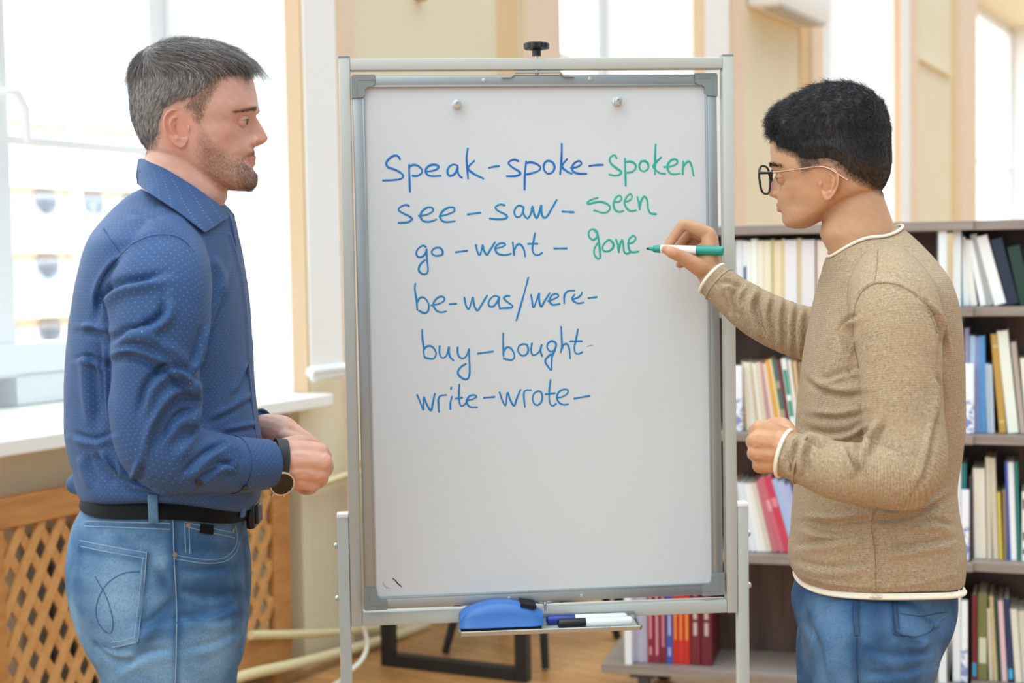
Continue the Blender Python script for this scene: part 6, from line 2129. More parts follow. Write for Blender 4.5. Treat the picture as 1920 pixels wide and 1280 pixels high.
# ---- wrist watch
wc_ = P(523, 869, 2.246)
U = nrm(-Y + X * 0.42); Vv = nrm(Z + X * 0.12); ax_ = np.cross(U, Vv)
th = np.arange(60) * 2 * math.pi / 60
k = MB(); rr = []
for o_, e_ in ((-0.0095, 0.001), (-0.0088, 0.0034), (0.0088, 0.0034), (0.0095, 0.001), (0.0095, 0.0), (-0.0095, 0.0), (-0.0095, 0.001)):
    rr.append([wc_ + ax_ * o_ + (U * math.cos(t) * (0.0315 + e_) + Vv * math.sin(t) * (0.0365 + e_)) for t in th])
k.loft(rr, cap=False)
watch = part('wristwatch', k, mat('black rubber strap', '1d1f22', 0.55), man1, 50, 'black strap smartwatch')
ta = math.radians(-43)
cc_ = wc_ + U * math.cos(ta) * 0.0335 + Vv * math.sin(ta) * 0.0385
nn_ = nrm(U * 0.95 - Z * 0.30)
k = MB(); k.lathe(cc_ - nn_ * 0.004, nn_, [(0, 0.016), (0.001, 0.0195), (0.008, 0.0205), (0.0105, 0.0205), (0.0115, 0.0195), (0.0115, 0.0178), (0.0105, 0.0175)], 40); part('watch_case', k, mat('polished steel', 'd5cfc6', 0.18, 0.95), watch, 30)
k = MB(); k.lathe(cc_ + nn_ * 0.0064, nn_, [(0, 0.0181), (0.0006, 0.0181), (0.001, 0.017)], 40); face = part('watch_face', k, mat('black glass', '0c0b0d', 0.08), watch, 30)
k = MB()
for s in (-1, 1):
    e = nrm(np.cross(ax_, nn_)) * s
    k.bar(cc_ + e * 0.016 + ax_ * 0.009, cc_ + e * 0.026 + ax_ * 0.009 - nn_ * 0.006, 0.004, 0.004, nn_, 0, 0.001); k.bar(cc_ + e * 0.016 - ax_ * 0.009, cc_ + e * 0.026 - ax_ * 0.009 - nn_ * 0.006, 0.004, 0.004, nn_, 0, 0.001)
part('watch_lug', k, MATS['polished steel'], watch)
# ================================================================== YOUNG MAN WRITING
D2 = 2.32
s2 = D2 / FPX * 1000
m_knit = cloth_uv_mat('tan', 'b59e84', '9e876d')
t = m_knit.node_tree; L_ = t.links.new; b_ = t.nodes['Principled BSDF']
b_.inputs['Roughness'].default_value = 0.9; b_.inputs['Sheen Weight'].default_value = 0.08; b_.inputs['Specular IOR Level'].default_value = 0.1
a_ = [n for n in t.nodes if n.type == 'ATTRIBUTE'][0]
mp_ = t.nodes.new('ShaderNodeMapping'); mp_.inputs['Scale'].default_value = (430, 330, 1)
vo_ = t.nodes.new('ShaderNodeTexVoronoi'); vo_.voronoi_dimensions = '2D'; vo_.inputs['Scale'].default_value = 1; vo_.inputs['Randomness'].default_value = 0.35
L_(a_.outputs['Vector'], mp_.inputs[0]); L_(mp_.outputs[0], vo_.inputs['Vector'])
c_ = t.nodes.new('ShaderNodeTexCoord')
h1 = t.nodes.new('ShaderNodeTexNoise'); h1.inputs['Scale'].default_value = 260; h1.inputs['Detail'].default_value = 2
h2 = t.nodes.new('ShaderNodeTexNoise'); h2.inputs['Scale'].default_value = 24; h2.inputs['Detail'].default_value = 5
L_(c_.outputs['Object'], h1.inputs['Vector']); L_(c_.outputs['Object'], h2.inputs['Vector'])


def kmix(fac, k0, k1, amt, colr, src):
    r = t.nodes.new('ShaderNodeMapRange'); r.inputs[1].default_value = k0; r.inputs[2].default_value = k1; r.inputs[4].default_value = amt; L_(fac, r.inputs[0])
    x = t.nodes.new('ShaderNodeMix'); x.data_type = 'RGBA'; L_(r.outputs[0], x.inputs[0])
    L_(src, x.inputs[6]); x.inputs[7].default_value = lin(colr)
    return x.outputs[2]


src = [l.from_socket for l in t.links if l.to_node == b_ and l.to_socket.name == 'Base Color'][0]
src = kmix(vo_.outputs['Distance'], 0.30, 0.62, 0.55, '846b4e', src)
src = kmix(vo_.outputs['Distance'], 0.28, 0.05, 0.5, 'c9b79c', src)
src = kmix(h1.outputs[0], 0.56, 0.68, 0.5, '7a6346', src)
src = kmix(h1.outputs[0], 0.44, 0.32, 0.32, 'd2c2a8', src)
src = kmix(h2.outputs[0], 0.42, 0.68, 0.35, 'ac8e6c', src)
L_(src, b_.inputs['Base Color'])
bpn = [n for n in t.nodes if n.type == 'BUMP'][0]
bpn.invert = True; bpn.inputs['Strength'].default_value = 0.6; bpn.inputs['Distance'].default_value = 0.0012
L_(vo_.outputs['Distance'], bpn.inputs['Height'])
m_knit.name = 'heathered tan knit'
m_cream = mat('cream jersey edging', 'efe3d0', 0.85, bump=(500, 0.2, 0.001))
m_den2 = denim('blue denim', '2f4f76', '688aac', '1b3555')
m_thr = mat('dark denim thread', '1d2f4c', 0.8)

base2 = P(1640, 2130, D2); base2[2] = 0
man2 = thing('person', 'person in a tan knit sweater and glasses writing on the whiteboard with a green marker', 'person', base2)
YAW = math.radians(28)
fw2 = -X * math.cos(YAW) + Y * math.sin(YAW)
rows = [(-68, 78, 62, 10, 2, 72, 2), (-65, 90, 54, 24, 2.0, 66, 2), (-58, 96, 42, 38, 1.95, 55, 2), (-46, 99, 18, 49, 1.85, 38, 2.2), (-34, 103, -2, 56, 1.85, 22, 2.3), (-26, 105, -20, 60, 1.9, 12, 2.3), (-16, 106, -50, 64, 1.95, 4, 2.2), (-8, 103, -63, 66, 2.0, 0, 2.2), (8, 101, -68, 70, 2.05, -3, 2.2),
        (22, 108, -70, 73, 2.15, -4, 2.2), (41, 115, -71, 75, 2.25, -4, 2.2), (70, 116, -70, 76, 2.3, -4, 2.2), (90, 113, -65, 75, 2.3, -4, 2.2), (110, 101, -57, 70, 2.25, -3, 2.2), (128, 82, -47, 58, 2.15, 0, 2.1), (142, 55, -30, 40, 2.05, 4, 2), (150, 30, -8, 20, 2, 8, 2), (152, 16, 4, 6, 2, 10, 2)]
bumps = [(105, 27, 14, 22, 13, 11, -8, (1, 0.1, 0)), (112, 27, 34, 22, 20, 7, 2.5, (1, 0, 0)), (76, 58, 0, 22, 22, 13, 3, (0.5, 0.8, 0)), (70, 52, -28, 20, 16, 14, -3, (0.3, 1, 0)), (70, 72, 48, 26, 22, 20, -3, (0, 1, 0)), (98, 0, -54, 14, 15, 8, 2, (1, 0, 0)), (104, 0, -41, 10, 18, 4, -2, (1, 0, 0))]
H2 = Head(P(1578, 348, D2), fw2, rows, bumps)
mb = MB()
H2.into(mb)
H2.nose(mb, [(25, 109, 6, 96), (15, 116, 7.5, 96), (5, 121.5, 9.5, 95), (-3, 125, 12, 94), (-8, 125.5, 14.5, 93), (-12, 122, 15, 92), (-16, 113, 11, 92), (-19, 107, 6, 92)])
for sg in (1, -1):
    mb.ball(H2.w(np.array([105, sg * 12, -10])), (0.008, 0.0055, 0.0068), 14)
H2.tube(mb, [(92, -22, -30), (101, -12, -28), (105.5, 0, -27.5), (101, 12, -28), (92, 22, -30)], [2.0, 3.7, 4.3, 3.7, 2.0])
H2.tube(mb, [(91, -21, -32), (100, -12, -35), (104, 0, -35.5), (100, 12, -35), (91, 21, -32)], [2.0, 4.1, 4.8, 4.1, 2.0])
trunk(mb, [(355, 1552, 1650, D2, 0.05, 2), (385, 1546, 1660, D2, 0.056, 2), (412, 1543, 1670, D2, 0.058, 2), (437, 1539, 1678, D2, 0.060, 2), (462, 1550, 1684, D2, 0.060, 2), (490, 1566, 1684, D2, 0.058, 2), (520, 1580, 1684, D2, 0.055, 2)], 60, 50)
T2 = [(444, 1562, 1680, D2, 0.064, 2, -22, 34), (452, 1551, 1692, D2, 0.078, 2, -22, 34), (470, 1548, 1716, D2, 0.11, 2, -16, 28), (495, 1546, 1742, D2, 0.150, 2, -6, 18), (530, 1543, 1763, D2, 0.185, 2.1, 0, 0), (580, 1532, 1778, D2, 0.197, 2.15), (640, 1520, 1786, D2, 0.197, 2.2), (720, 1507, 1792, D2, 0.19, 2.2),
      (790, 1500, 1793, D2, 0.182, 2.2), (850, 1498, 1787, D2, 0.176, 2.2), (905, 1496, 1779, D2, 0.172, 2.2), (945, 1492, 1783, D2, 0.174, 2.2), (1000, 1487, 1793, D2, 0.18, 2.2), (1032, 1482, 1797, D2, 0.182, 2.2, 4, 4), (1052, 1485, 1796, D2, 0.180, 2.2, 14, 10), (1066, 1495, 1793, D2, 0.176, 2.2, 22, 14)]
trunk(mb, [(r[0], r[1] + 26, r[2] - 26, r[3], r[4] * 0.86, r[5]) for r in T2[4:]], 60, 60)
A2 = [(1658, 505, 2.24, 0.045), (1668, 548, 2.187, 0.0625), (1682, 602, 2.138, 0.0665), (1690, 700, 2.11, 0.0595), (1695, 800, 2.10, 0.0585), (1702, 856, 2.085, 0.0570), (1688, 884, 2.078, 0.0545), (1640, 889, 2.078, 0.0475), (1565, 881, 2.095, 0.0425), (1505, 860, 2.115, 0.0375), (1466, 848, 2.13, 0.0345)]
A2f = [(1640, 540, 2.44, 0.06), (1585, 622, 2.475, 0.062), (1510, 624, 2.50, 0.0485), (1430, 592, 2.525, 0.0445), (1375, 555, 2.545, 0.037), (1331, 519, 2.562, 0.0305)]
limb(mb, [(a, b, c, max(0.023, r - 0.02)) for a, b, c, r in A2], 24, 60)
limb(mb, [(a, b, c, max(0.022, r - 0.018)) for a, b, c, r in A2f], 24, 60)
# loosely closed near hand
for ch in ([(1490, 842, 2.12, 0.024), (1462, 838, 2.125, 0.027)], [(1474, 826, 2.135, 0.0195), (1450, 812, 2.13, 0.0165), (1426, 803, 2.13, 0.0138)], [(1472, 838, 2.125, 0.0205), (1446, 830, 2.12, 0.0178), (1420, 825, 2.118, 0.0142)],
           [(1470, 852, 2.125, 0.0205), (1446, 850, 2.12, 0.0175), (1420, 847, 2.12, 0.0138)], [(1470, 864, 2.13, 0.0185), (1448, 866, 2.125, 0.0165), (1427, 868, 2.128, 0.0128)], [(1452, 842, 2.14, 0.03), (1440, 845, 2.15, 0.026)],
           [(1426, 803, 2.13, 0.0128), (1417, 809, 2.166, 0.0116), (1432, 816, 2.19, 0.0105), (1450, 820, 2.185, 0.009)], [(1420, 825, 2.118, 0.0132), (1413, 829, 2.158, 0.012), (1428, 836, 2.184, 0.0108), (1446, 838, 2.18, 0.009)],
           [(1420, 847, 2.12, 0.0126), (1415, 851, 2.158, 0.0115), (1430, 856, 2.182, 0.0105), (1448, 856, 2.178, 0.009)], [(1427, 868, 2.128, 0.0116), (1424, 874, 2.16, 0.0105), (1437, 876, 2.18, 0.0095), (1452, 872, 2.178, 0.0085)],
           [(1478, 818, 2.145, 0.018), (1468, 799, 2.165, 0.0135), (1448, 797, 2.185, 0.0115), (1432, 804, 2.20, 0.0095)]):
    chain(mb, ch)
# writing hand
MT, MTL = P(1212, 466, 2.592), P(1356, 470.5, 2.558)
for ch in ([(1334, 518, 2.575, 0.0235), (1326, 500, 2.585, 0.025), (1322, 478, 2.592, 0.024)], [(1330, 506, 2.58, 0.021), (1331, 470, 2.58, 0.0165), (1329, 440, 2.585, 0.0142)], [(1330, 508, 2.592, 0.021), (1334, 475, 2.60, 0.016), (1333, 448, 2.605, 0.0138)],
           [(1332, 510, 2.60, 0.02), (1336, 480, 2.615, 0.0155), (1334, 459, 2.622, 0.0132)], [(1330, 515, 2.60, 0.018), (1334, 490, 2.622, 0.0145), (1331, 472, 2.632, 0.012)],
           [(1329, 440, 2.585, 0.0138), (1306, 428, 2.585, 0.0122), (1284, 421, 2.59, 0.0112), (1271, 434, 2.593, 0.0098), (1260, 449, 2.595, 0.0092), (1253, 460, 2.594, 0.0078)],
           [(1333, 448, 2.605, 0.0132), (1312, 440, 2.618, 0.0118), (1294, 436, 2.625, 0.0112), (1276, 457, 2.62, 0.0096), (1266, 474, 2.605, 0.008)],
           [(1334, 459, 2.622, 0.0125), (1312, 453, 2.634, 0.011), (1299, 455, 2.638, 0.0105), (1288, 478, 2.630, 0.0094), (1290, 494, 2.616, 0.0083)],
           [(1331, 472, 2.632, 0.0115), (1314, 470, 2.642, 0.01), (1302, 476, 2.642, 0.0095), (1285, 491, 2.634, 0.0083), (1274, 496, 2.624, 0.0072)],
           [(1328, 508, 2.575, 0.0205), (1308, 499, 2.565, 0.0165), (1289, 488, 2.56, 0.0135), (1275, 480, 2.556, 0.0115), (1262, 474, 2.5535, 0.0112), (1248, 467.5, 2.556, 0.0084)]):
    chain(mb, ch)
me = remesh(mb, 0.0022, 3, 'body')
sculpt(me, [([(1425, 815), (1416, 815)], 3, -1.2, (2.0, 2.2), 'g'), ([(1424, 836), (1412, 837)], 3, -1.3, (2.0, 2.2), 'g'), ([(1424, 858), (1414, 860)], 3, -1.2, (2.0, 2.2), 'g'), ([(1462, 820), (1440, 813), (1424, 806)], 4, 0.8, (2.0, 2.2), 'r'), ([(1460, 838), (1440, 832), (1420, 827)], 4, 0.8, (2.0, 2.2), 'r'),
            ([(1460, 856), (1440, 852), (1422, 849)], 4, 0.8, (2.0, 2.2), 'r'), ([(1300, 437), (1290, 433), (1283, 426)], 2.5, -1.0, (2.5, 2.62), 'g'), ([(1300, 487), (1293, 494)], 3, -0.8, (2.5, 2.6), 'g'), ([(1270, 474), (1264, 481)], 2.5, -0.7, (2.5, 2.6), 'g')])
isl = MB()
for sd in (1, -1):
    ear_mesh(isl, H2, sd, 2, 65, 0, 52, 34, 24, 8)
eye_parts(H2, man2, 88, 27.5, 15, 11.4, None, isl, gaze=-0.35, open_up=4, open_dn=-16, iris='3a2a20')
nl = MB()
tip = P(1249, 466, 2.545); finger_nail(isl, P(1247.5, 466, 2.5475), nrm(-Y * 1 + Z * 0.35 - X * 0.2), nrm(P(1246, 465, 2.55) - P(1258, 471, 2.55)), 0.0095, 0.011)
me = join_mesh(me, isl)


fade2 = [(120, 89), (113, 74), (101, 69), (96, 57), (75, 49), (61, 42), (53, 29), (45, 17), (33, 21), (22, 26), (2, 27), (-16, 20), (-27, 6), (-50, -8), (-74, -27), (-84, 2), (-52, 24), (-32, 40), (-14, 56), (2, 64), (36, 62), (54, 66), (62, 74), (76, 78), (92, 86), (98, 94), (112, 98)]


def skin2(V):
    L = H2.loc(V)
    C = np.tile(np.array(lin('c19371')[:3]), (len(V), 1))
    def blend(col, wgt):
        C[:] = C * (1 - wgt[:, None]) + np.array(col) * wgt[:, None]
    hd = (L[:, 2] > -130) & (np.abs(L[:, 0]) < 150) & (np.abs(L[:, 1]) < 110)
    g = lambda x, y, z, r, a: a * np.exp(-(((L[:, 0] - x) ** 2 + (np.abs(L[:, 1]) - y) ** 2 + (L[:, 2] - z) ** 2) / r ** 2)) * hd
    blend(lin('c98468')[:3], g(2, 74, -8, 26, 0.5)); blend(lin('cf8c78')[:3], g(118, 0, -8, 15, 0.5)); blend(lin('c68b68')[:3], g(80, 52, -4, 26, 0.4)); blend(lin('b08464')[:3], g(88, 30, -55, 26, 0.4))
    lips = np.exp(-((L[:, 2] + 31.5) / 7.0) ** 2) * (L[:, 0] > 93) * np.clip((25 - np.abs(L[:, 1])) / 8, 0, 1) * hd
    blend(lin('b56f62')[:3], np.clip(lips * 0.9, 0, 1))
    for q_ in (fade2,):
        blend(lin('6e5545')[:3], np.where(in_poly(L[:, 0], L[:, 2], q_) & hd, np.clip(edge_dist(L[:, 0], L[:, 2], np.array(q_)) / 9, 0, 1) * 0.85, 0))
    for (x, z) in ((58, -1), (47, -17)):
        blend(lin('7a5238')[:3], g(x, 66, z, 2.0, 0.0))
    wr = (V[:, 0] < P(1500, 800, 2.12)[0]) & (L[:, 2] < -60)
    blend(lin('c58f6c')[:3], wr * 0.7)
    tn = np.exp(-(np.linalg.norm(V - P(1247.5, 466, 2.547), axis=1) / 0.009) ** 2)
    blend(lin('e0a595')[:3], tn * 0.6)
    return C * mottle(V, 0.03)


paint(me, skin2)
m_skin2 = skin_mat('olive skin')
body2 = link('body', rebase(me, man2), m_skin2, man2)

# ---- hair
hm2 = np.array([(126, 93), (118, 89), (112, 79), (98, 75), (92, 63), (72, 57), (58, 51), (50, 42), (36, 38), (2, 39), (-16, 31), (-30, 16), (-50, 4), (-72, -14), (-130, -18), (-140, 220), (60, 260), (150, 200), (150, 100)])


def hmask2(L):
    i = in_poly(L[:, 0], L[:, 2], hm2)
    return np.where(i, np.clip(edge_dist(L[:, 0], L[:, 2], hm2) / 22, 0.02, 1), 0)


def hthick2(L):
    top = np.clip((L[:, 2] - 70) / 50, 0, 1)
    fr_ = np.clip((L[:, 0] - 70) / 35, 0, 1) * np.clip((L[:, 2] - 88) / 15, 0, 1)
    lump = 1.6 * np.sin(L[:, 0] * 0.33 + 2 * np.sin(L[:, 1] * 0.21)) * np.sin(L[:, 1] * 0.37 + L[:, 2] * 0.2) * top
    return 4.0 + 10.0 * top + 6 * fr_ + 2.5 * np.clip((-40 - L[:, 0]) / 20, 0, 1) * np.clip((L[:, 2]) / 40, 0, 1) + lump


def hcol2(L):
    f_ = np.clip((L[:, 2] - 20) / 35, 0, 1)[:, None]
    return np.array(lin('3a2c25')[:3]) * (1 - f_) + np.array(lin('17161a')[:3]) * f_


shell2, shme2 = hair_shell(H2, hmask2, hthick2, 'hair', man2, m_hair, hcol2)
Vs = co(shme2) + wloc(man2); Ts = tri_of(shme2)
rg = np.random.default_rng(21)
R, Nr = sample_surface(Vs, Ts, 17000, rg)
Nr *= np.sign((Nr * (R - H2.w(np.array([0, 0, 50.0])))).sum(1))[:, None]
L = H2.loc(R)
top = np.clip((L[:, 2] - 85) / 35, 0, 1)
mk = hmask2(L)
ok = mk > 0.3 * rg.random(len(R)) ** 1.5
R, Nr, L, top = R[ok], Nr[ok], L[ok], top[ok]
d = (H2.f * 0.9 - H2.l * 0.0 - Z * 0.1) * top[:, None] + (-Z * 1.0 - H2.f * 0.25) * (1 - top)[:, None]
d = d + rg.normal(size=d.shape) * (0.15 + 0.5 * top)[:, None]
d = d - Nr * (d * Nr).sum(1)[:, None]; d /= np.linalg.norm(d, axis=1)[:, None] + 1e-9
pal2 = np.array([lin(c)[:3] for c in ('121114', '1d1b1e', '2b2624', '42362e')])
pk = np.where(L[:, 2] > 45, rg.choice(4, len(L), p=(.5, .32, .15, .03)), rg.choice(4, len(L), p=(.2, .3, .3, .2)))
strands('hair_strands', R, d, Nr, (0.007 + 0.012 * top) * (0.7 + 0.6 * rg.random(len(R))), 0.00028, pal2[pk], shell2, m_hair, lift=0.35, curl=0.30, seed=23)
fade_hair('temple_hair', H2, me, man2, m_hair, fade2, 22000, 0.0035, ('1f1916', '2d2420', '3f332b', '54463b'), (-0.3, -1), 43)
# curls at the front edge
nf = 900
fr = np.stack([rg.uniform(78, 112, nf), rg.uniform(-48, 62, nf), rg.uniform(88, 128, nf)], -1)
kd_ = kdtree.KDTree(len(Vs))
for i, p in enumerate(Vs):
    kd_.insert(p, i)
kd_.balance()
fw_ = H2.w(fr); fw_ = np.array([np.array(kd_.find(p)[0]) for p in fw_]); 
fn = fw_ - H2.w(np.array([10, 0, 60.0])); fn /= np.linalg.norm(fn, axis=1)[:, None]
fd = np.tile(H2.f - Z * 0.5, (nf, 1)) + rg.normal(size=(nf, 3)) * 0.6
fd /= np.linalg.norm(fd, axis=1)[:, None]
strands('hair_curls', fw_, fd, fn, 0.014 + 0.010 * rg.random(nf), 0.0003, pal2[rg.choice(3, nf)], shell2, m_hair, lift=0.5, curl=0.8, segs=8, seed=25)
for sg in (1, -1):
    nb_ = 260
    tt = rg.random(nb_); y = sg * (10 + 42 * tt); z = 35 + 4 * np.sin(tt * 2.6) - 5 * tt ** 2 + rg.normal(size=nb_) * 1.6
    x = np.array([H2.surf_x(a, b) for a, b in zip(y, z)]) + 0.5
    dr = np.tile(H2.l * sg * 1.0 - H2.f * 0.35 + Z * 0.15, (nb_, 1)) + rg.normal(size=(nb_, 3)) * 0.12
    strands('eyebrow', H2.w(np.stack([x, y, z], -1)), dr / np.linalg.norm(dr, axis=1)[:, None], np.tile(H2.f, (nb_, 1)), 0.007 + 0.004 * rg.random(nb_), 0.0003, pal2[rg.choice(3, nb_)], man2, m_hair, lift=0.25, segs=3, seed=28)

# ---- glasses
m_rimb = mat('black glasses frame', '141316', 0.25)
m_pink = mat('rose gold temple', 'b98f86', 0.25, 0.8)
m_lens = glass('lens glass')
gl = None
k = MB(); LZ, LF = 13, 119
for sg in (1, -1):
    loop = []
    for q in np.linspace(0, 2 * math.pi, 41):
        c_2, s_2 = math.cos(q), math.sin(q)
        y = 33 + 29 * spow(c_2, 0.72) * (1 - 0.08 * (s_2 < 0)); z = LZ + 23 * spow(s_2, 0.78)
        loop.append(H2.w(np.array([LF + 0.06 * (z - LZ) - 0.0 * abs(y - 33), sg * y, z])))
    k.tube(loop, 0.0019, 8, cap=False)
k.tube(H2.w(spline(np.array([(LF + 0.5, 8, LZ + 9), (LF + 3, 0, LZ + 11), (LF + 0.5, -8, LZ + 9)], float), 10)), 0.0017, 8)
for sg in (1, -1):
    k.tube(H2.w(spline(np.array([(LF, sg * 61, LZ + 10), (LF - 1, sg * 64, LZ + 10), (LF - 9, sg * 67, LZ + 9.5), (LF - 26, sg * 69.5, LZ + 9)], float), 14)), 0.0023, 8)
gl = part('glasses', k, m_rimb, man2, 60, 'black rimmed glasses')
for sg in (1, -1):
    k = MB(); k.tube(H2.w(spline(np.array([(LF - 24, sg * 69.3, LZ + 9), (70, sg * 71.5, LZ + 10.5), (40, sg * 74, LZ + 13), (14, sg * 76.5, LZ + 14.5), (0, sg * 77, LZ + 11), (-14, sg * 77, LZ + 2), (-30, sg * 76, LZ - 9)], float), 40)), np.concatenate([np.full(24, 0.0014), np.full(16, 0.0018)]), 8); part('temple', k, m_pink, gl, 60, 'rose gold temple arm')
    k = MB(); rr = []
    for o_ in (-0.6, 0.6):
        rr.append([H2.w(np.array([LF + o_ + 0.06 * 23 * spow(math.sin(q), 0.78), sg * (33 + 28 * spow(math.cos(q), 0.72)), LZ + 22 * spow(math.sin(q), 0.78)])) for q in np.linspace(0, 2 * math.pi, 40, endpoint=False)])
    k.loft(rr); part('lens', k, m_lens, gl, 30)

# ---- sweater
mb = MB()
trunk(mb, T2, 110, 170)
limb(mb, A2, 56, 200, uoff=3.0)
limb(mb, A2f, 48, 140, uoff=5.0)
me = remesh(mb, 0.0031, 12, 'sweater', 0.6)
transfer_uv(me, mb)
ripple(me, 0.0012, 22, 31)
nr2 = (1.95, 2.24)
FOLD = 1.6
sculpt(me, [
    # armhole of the near sleeve and the sleeve's own folds
    ([(1608, 690), (1598, 630), (1600, 580), (1614, 545), (1640, 530), (1680, 532), (1715, 550), (1745, 585), (1764, 630)], 4, -2.6, (1.95, 2.3), 'g'),
    ([(1712, 548), (1745, 575), (1762, 615), (1766, 665)], 8, 3.2, (1.95, 2.3), 'f'),
    ([(1735, 560), (1765, 600), (1780, 660)], 8, -4, (1.95, 2.33), 'f'),
    ([(1574, 645), (1572, 622), (1584, 602), (1606, 590)], 7, 5.0, (2.0, 2.3), 'f'),
    ([(1606, 628), (1590, 690), (1604, 700)], 7, -4, (2.0, 2.3), 'f'),
    ([(1608, 700), (1570, 712), (1535, 725)], 8, -3.5, (2.0, 2.33), 'f'),
    ([(1618, 740), (1575, 742), (1530, 728), (1512, 712)], 10, 4.5, (2.0, 2.33), 'f'),
    ([(1620, 775), (1575, 785), (1520, 782)], 9, 3.5, (2.0, 2.33), 'f'),
    ([(1622, 800), (1590, 818), (1545, 822), (1505, 812)], 8, -5, (2.0, 2.33), 'f'),
    ([(1636, 805), (1622, 830), (1614, 860), (1618, 885)], 8, -6.0, nr2, 'f'),
    ([(1660, 790), (1640, 830), (1632, 860)], 9, 4, nr2, 'f'),
    ([(1590, 835), (1600, 865), (1612, 890)], 8, 4.5, nr2, 'f'),
    ([(1760, 770), (1750, 830), (1735, 890), (1715, 925)], 9, 3.5, nr2, 'f'),
    ([(1755, 700), (1768, 730), (1766, 790)], 9, 3.5, nr2, 'f'),
    ([(1500, 822), (1490, 850), (1492, 880)], 7, 5.5, nr2, 'f'),
    ([(1525, 828), (1512, 850), (1514, 890)], 8, 5.5, nr2, 'f'),
    ([(1550, 838), (1530, 832), (1508, 818)], 6, 4.0, nr2, 'f'),
    ([(1475, 850), (1478, 870), (1490, 890)], 6, 4.0, nr2, 'f'),
    # the trunk below the forearm
    ([(1630, 962), (1690, 960), (1735, 945), (1770, 925)], 9, -6, (2.0, 2.33), 'f'),
    ([(1510, 968), (1560, 972), (1630, 962)], 8, -4.5, (2.0, 2.33), 'f'),
    ([(1500, 985), (1560, 1000), (1620, 990)], 8, 3.0, (2.0, 2.33), 'f'),
    ([(1495, 1020), (1560, 1012), (1630, 1000)], 10, 3.5, (2.0, 2.33), 'f'),
    ([(1650, 1030), (1710, 1022), (1785, 1010)], 10, 3.5, (2.0, 2.33), 'f'),
    ([(1490, 1050), (1550, 1062), (1630, 1055)], 10, 3.0, (2.0, 2.33), 'f'),
    ([(1700, 985), (1750, 975), (1788, 985)], 9, 3.5, (2.0, 2.33), 'f'),
    ([(1638, 950), (1634, 985), (1640, 1030), (1642, 1075), (1642, 1106)], 2.6, -2.2, (2.0, 2.3), 'l'),
    ([(1646, 470), (1644, 500), (1640, 528)], 2.4, -1.4, (2.0, 2.33), 'l'),
    ([(1500, 1078), (1560, 1094), (1640, 1100), (1720, 1094), (1790, 1076)], 3, -1.2, (2.0, 2.33), 'l'),
    # far sleeve gathered at the elbow
    ([(1428, 548), (1418, 575), (1428, 605), (1440, 630)], 9, 7, (2.4, 2.6), 'f'), ([(1452, 556), (1446, 590), (1455, 640)], 8, 5.0, (2.4, 2.6), 'f'), ([(1474, 562), (1470, 600), (1474, 652)], 8, 5.0, (2.4, 2.6), 'f'), ([(1496, 570), (1492, 610), (1494, 662)], 8, 5.0, (2.4, 2.6), 'f'),
    ([(1515, 578), (1510, 620), (1512, 672)], 8, 5.5, (2.4, 2.6), 'f'), ([(1400, 535), (1385, 560), (1392, 590)], 9, -5.0, (2.4, 2.6), 'f'), ([(1362, 545), (1372, 570), (1380, 590)], 8, -4.0, (2.4, 2.6), 'f'), ([(1350, 530), (1368, 528), (1390, 540)], 8, 3.5, (2.4, 2.6), 'f'),
])
FOLD = 1.0
ripple(me, 0.0004, 80, 33)
bvs = bvh_of(me)
sweater = link('sweater', rebase(me, man2), m_knit, man2)
k = MB()
for pts in ([(1610, 690), (1600, 630), (1602, 580), (1616, 547), (1640, 532), (1680, 533), (1714, 551), (1742, 584), (1758, 625)], [(1638, 960), (1634, 985), (1640, 1030), (1642, 1070), (1642, 1104)], [(1646, 466), (1644, 500), (1640, 528)]):
    k = MB(); seam(k, bvs, pts, 0.0008, -0.0003)
    part('seam', k, mat('brown knit seam', '7d6749', 0.9), sweater, 60)
# cream edging at hem, neck and cuffs, loose thread at the hem
th = np.arange(120) * 2 * math.pi / 120


def ring_at(rowv, grow):
    return trunk_pts(tuple(rowv) + (0,) * (8 - len(rowv)), th, grow)


def edge(ring, r, name='edging'):
    k = MB(); k.tube(np.concatenate([ring, ring[:1]]), r, 10, cap=False); return part(name, k, m_cream, sweater, 60)


hr = (1072, 1494, 1795, D2, 0.182, 2.2, 22, 14)
k = MB()
k.loft([ring_at(hr, -0.006) + Z * 0.006, ring_at(hr, -0.001) + Z * 0.002, ring_at(hr, 0.0004), ring_at(hr, -0.0004) - Z * 0.0022, ring_at(hr, -0.003) - Z * 0.0036, ring_at(hr, -0.007) - Z * 0.0032], cap=False)
part('hem_edging', k, m_cream, sweater, 60)
nk = (447, 1553, 1690, D2, 0.074, 2, -22, 34)
edge(ring_at(nk, -0.001) + Z * 0.0015, 0.0026, 'neck_edging')


def cuff_ring(pts, grow):
    r = limb(MB(), pts, 60, 14); c = r.mean(1); return [c[i] + (r[i] - c[i]) * (1 + grow / np.linalg.norm(r[i, 0] - c[i])) for i in range(14)]


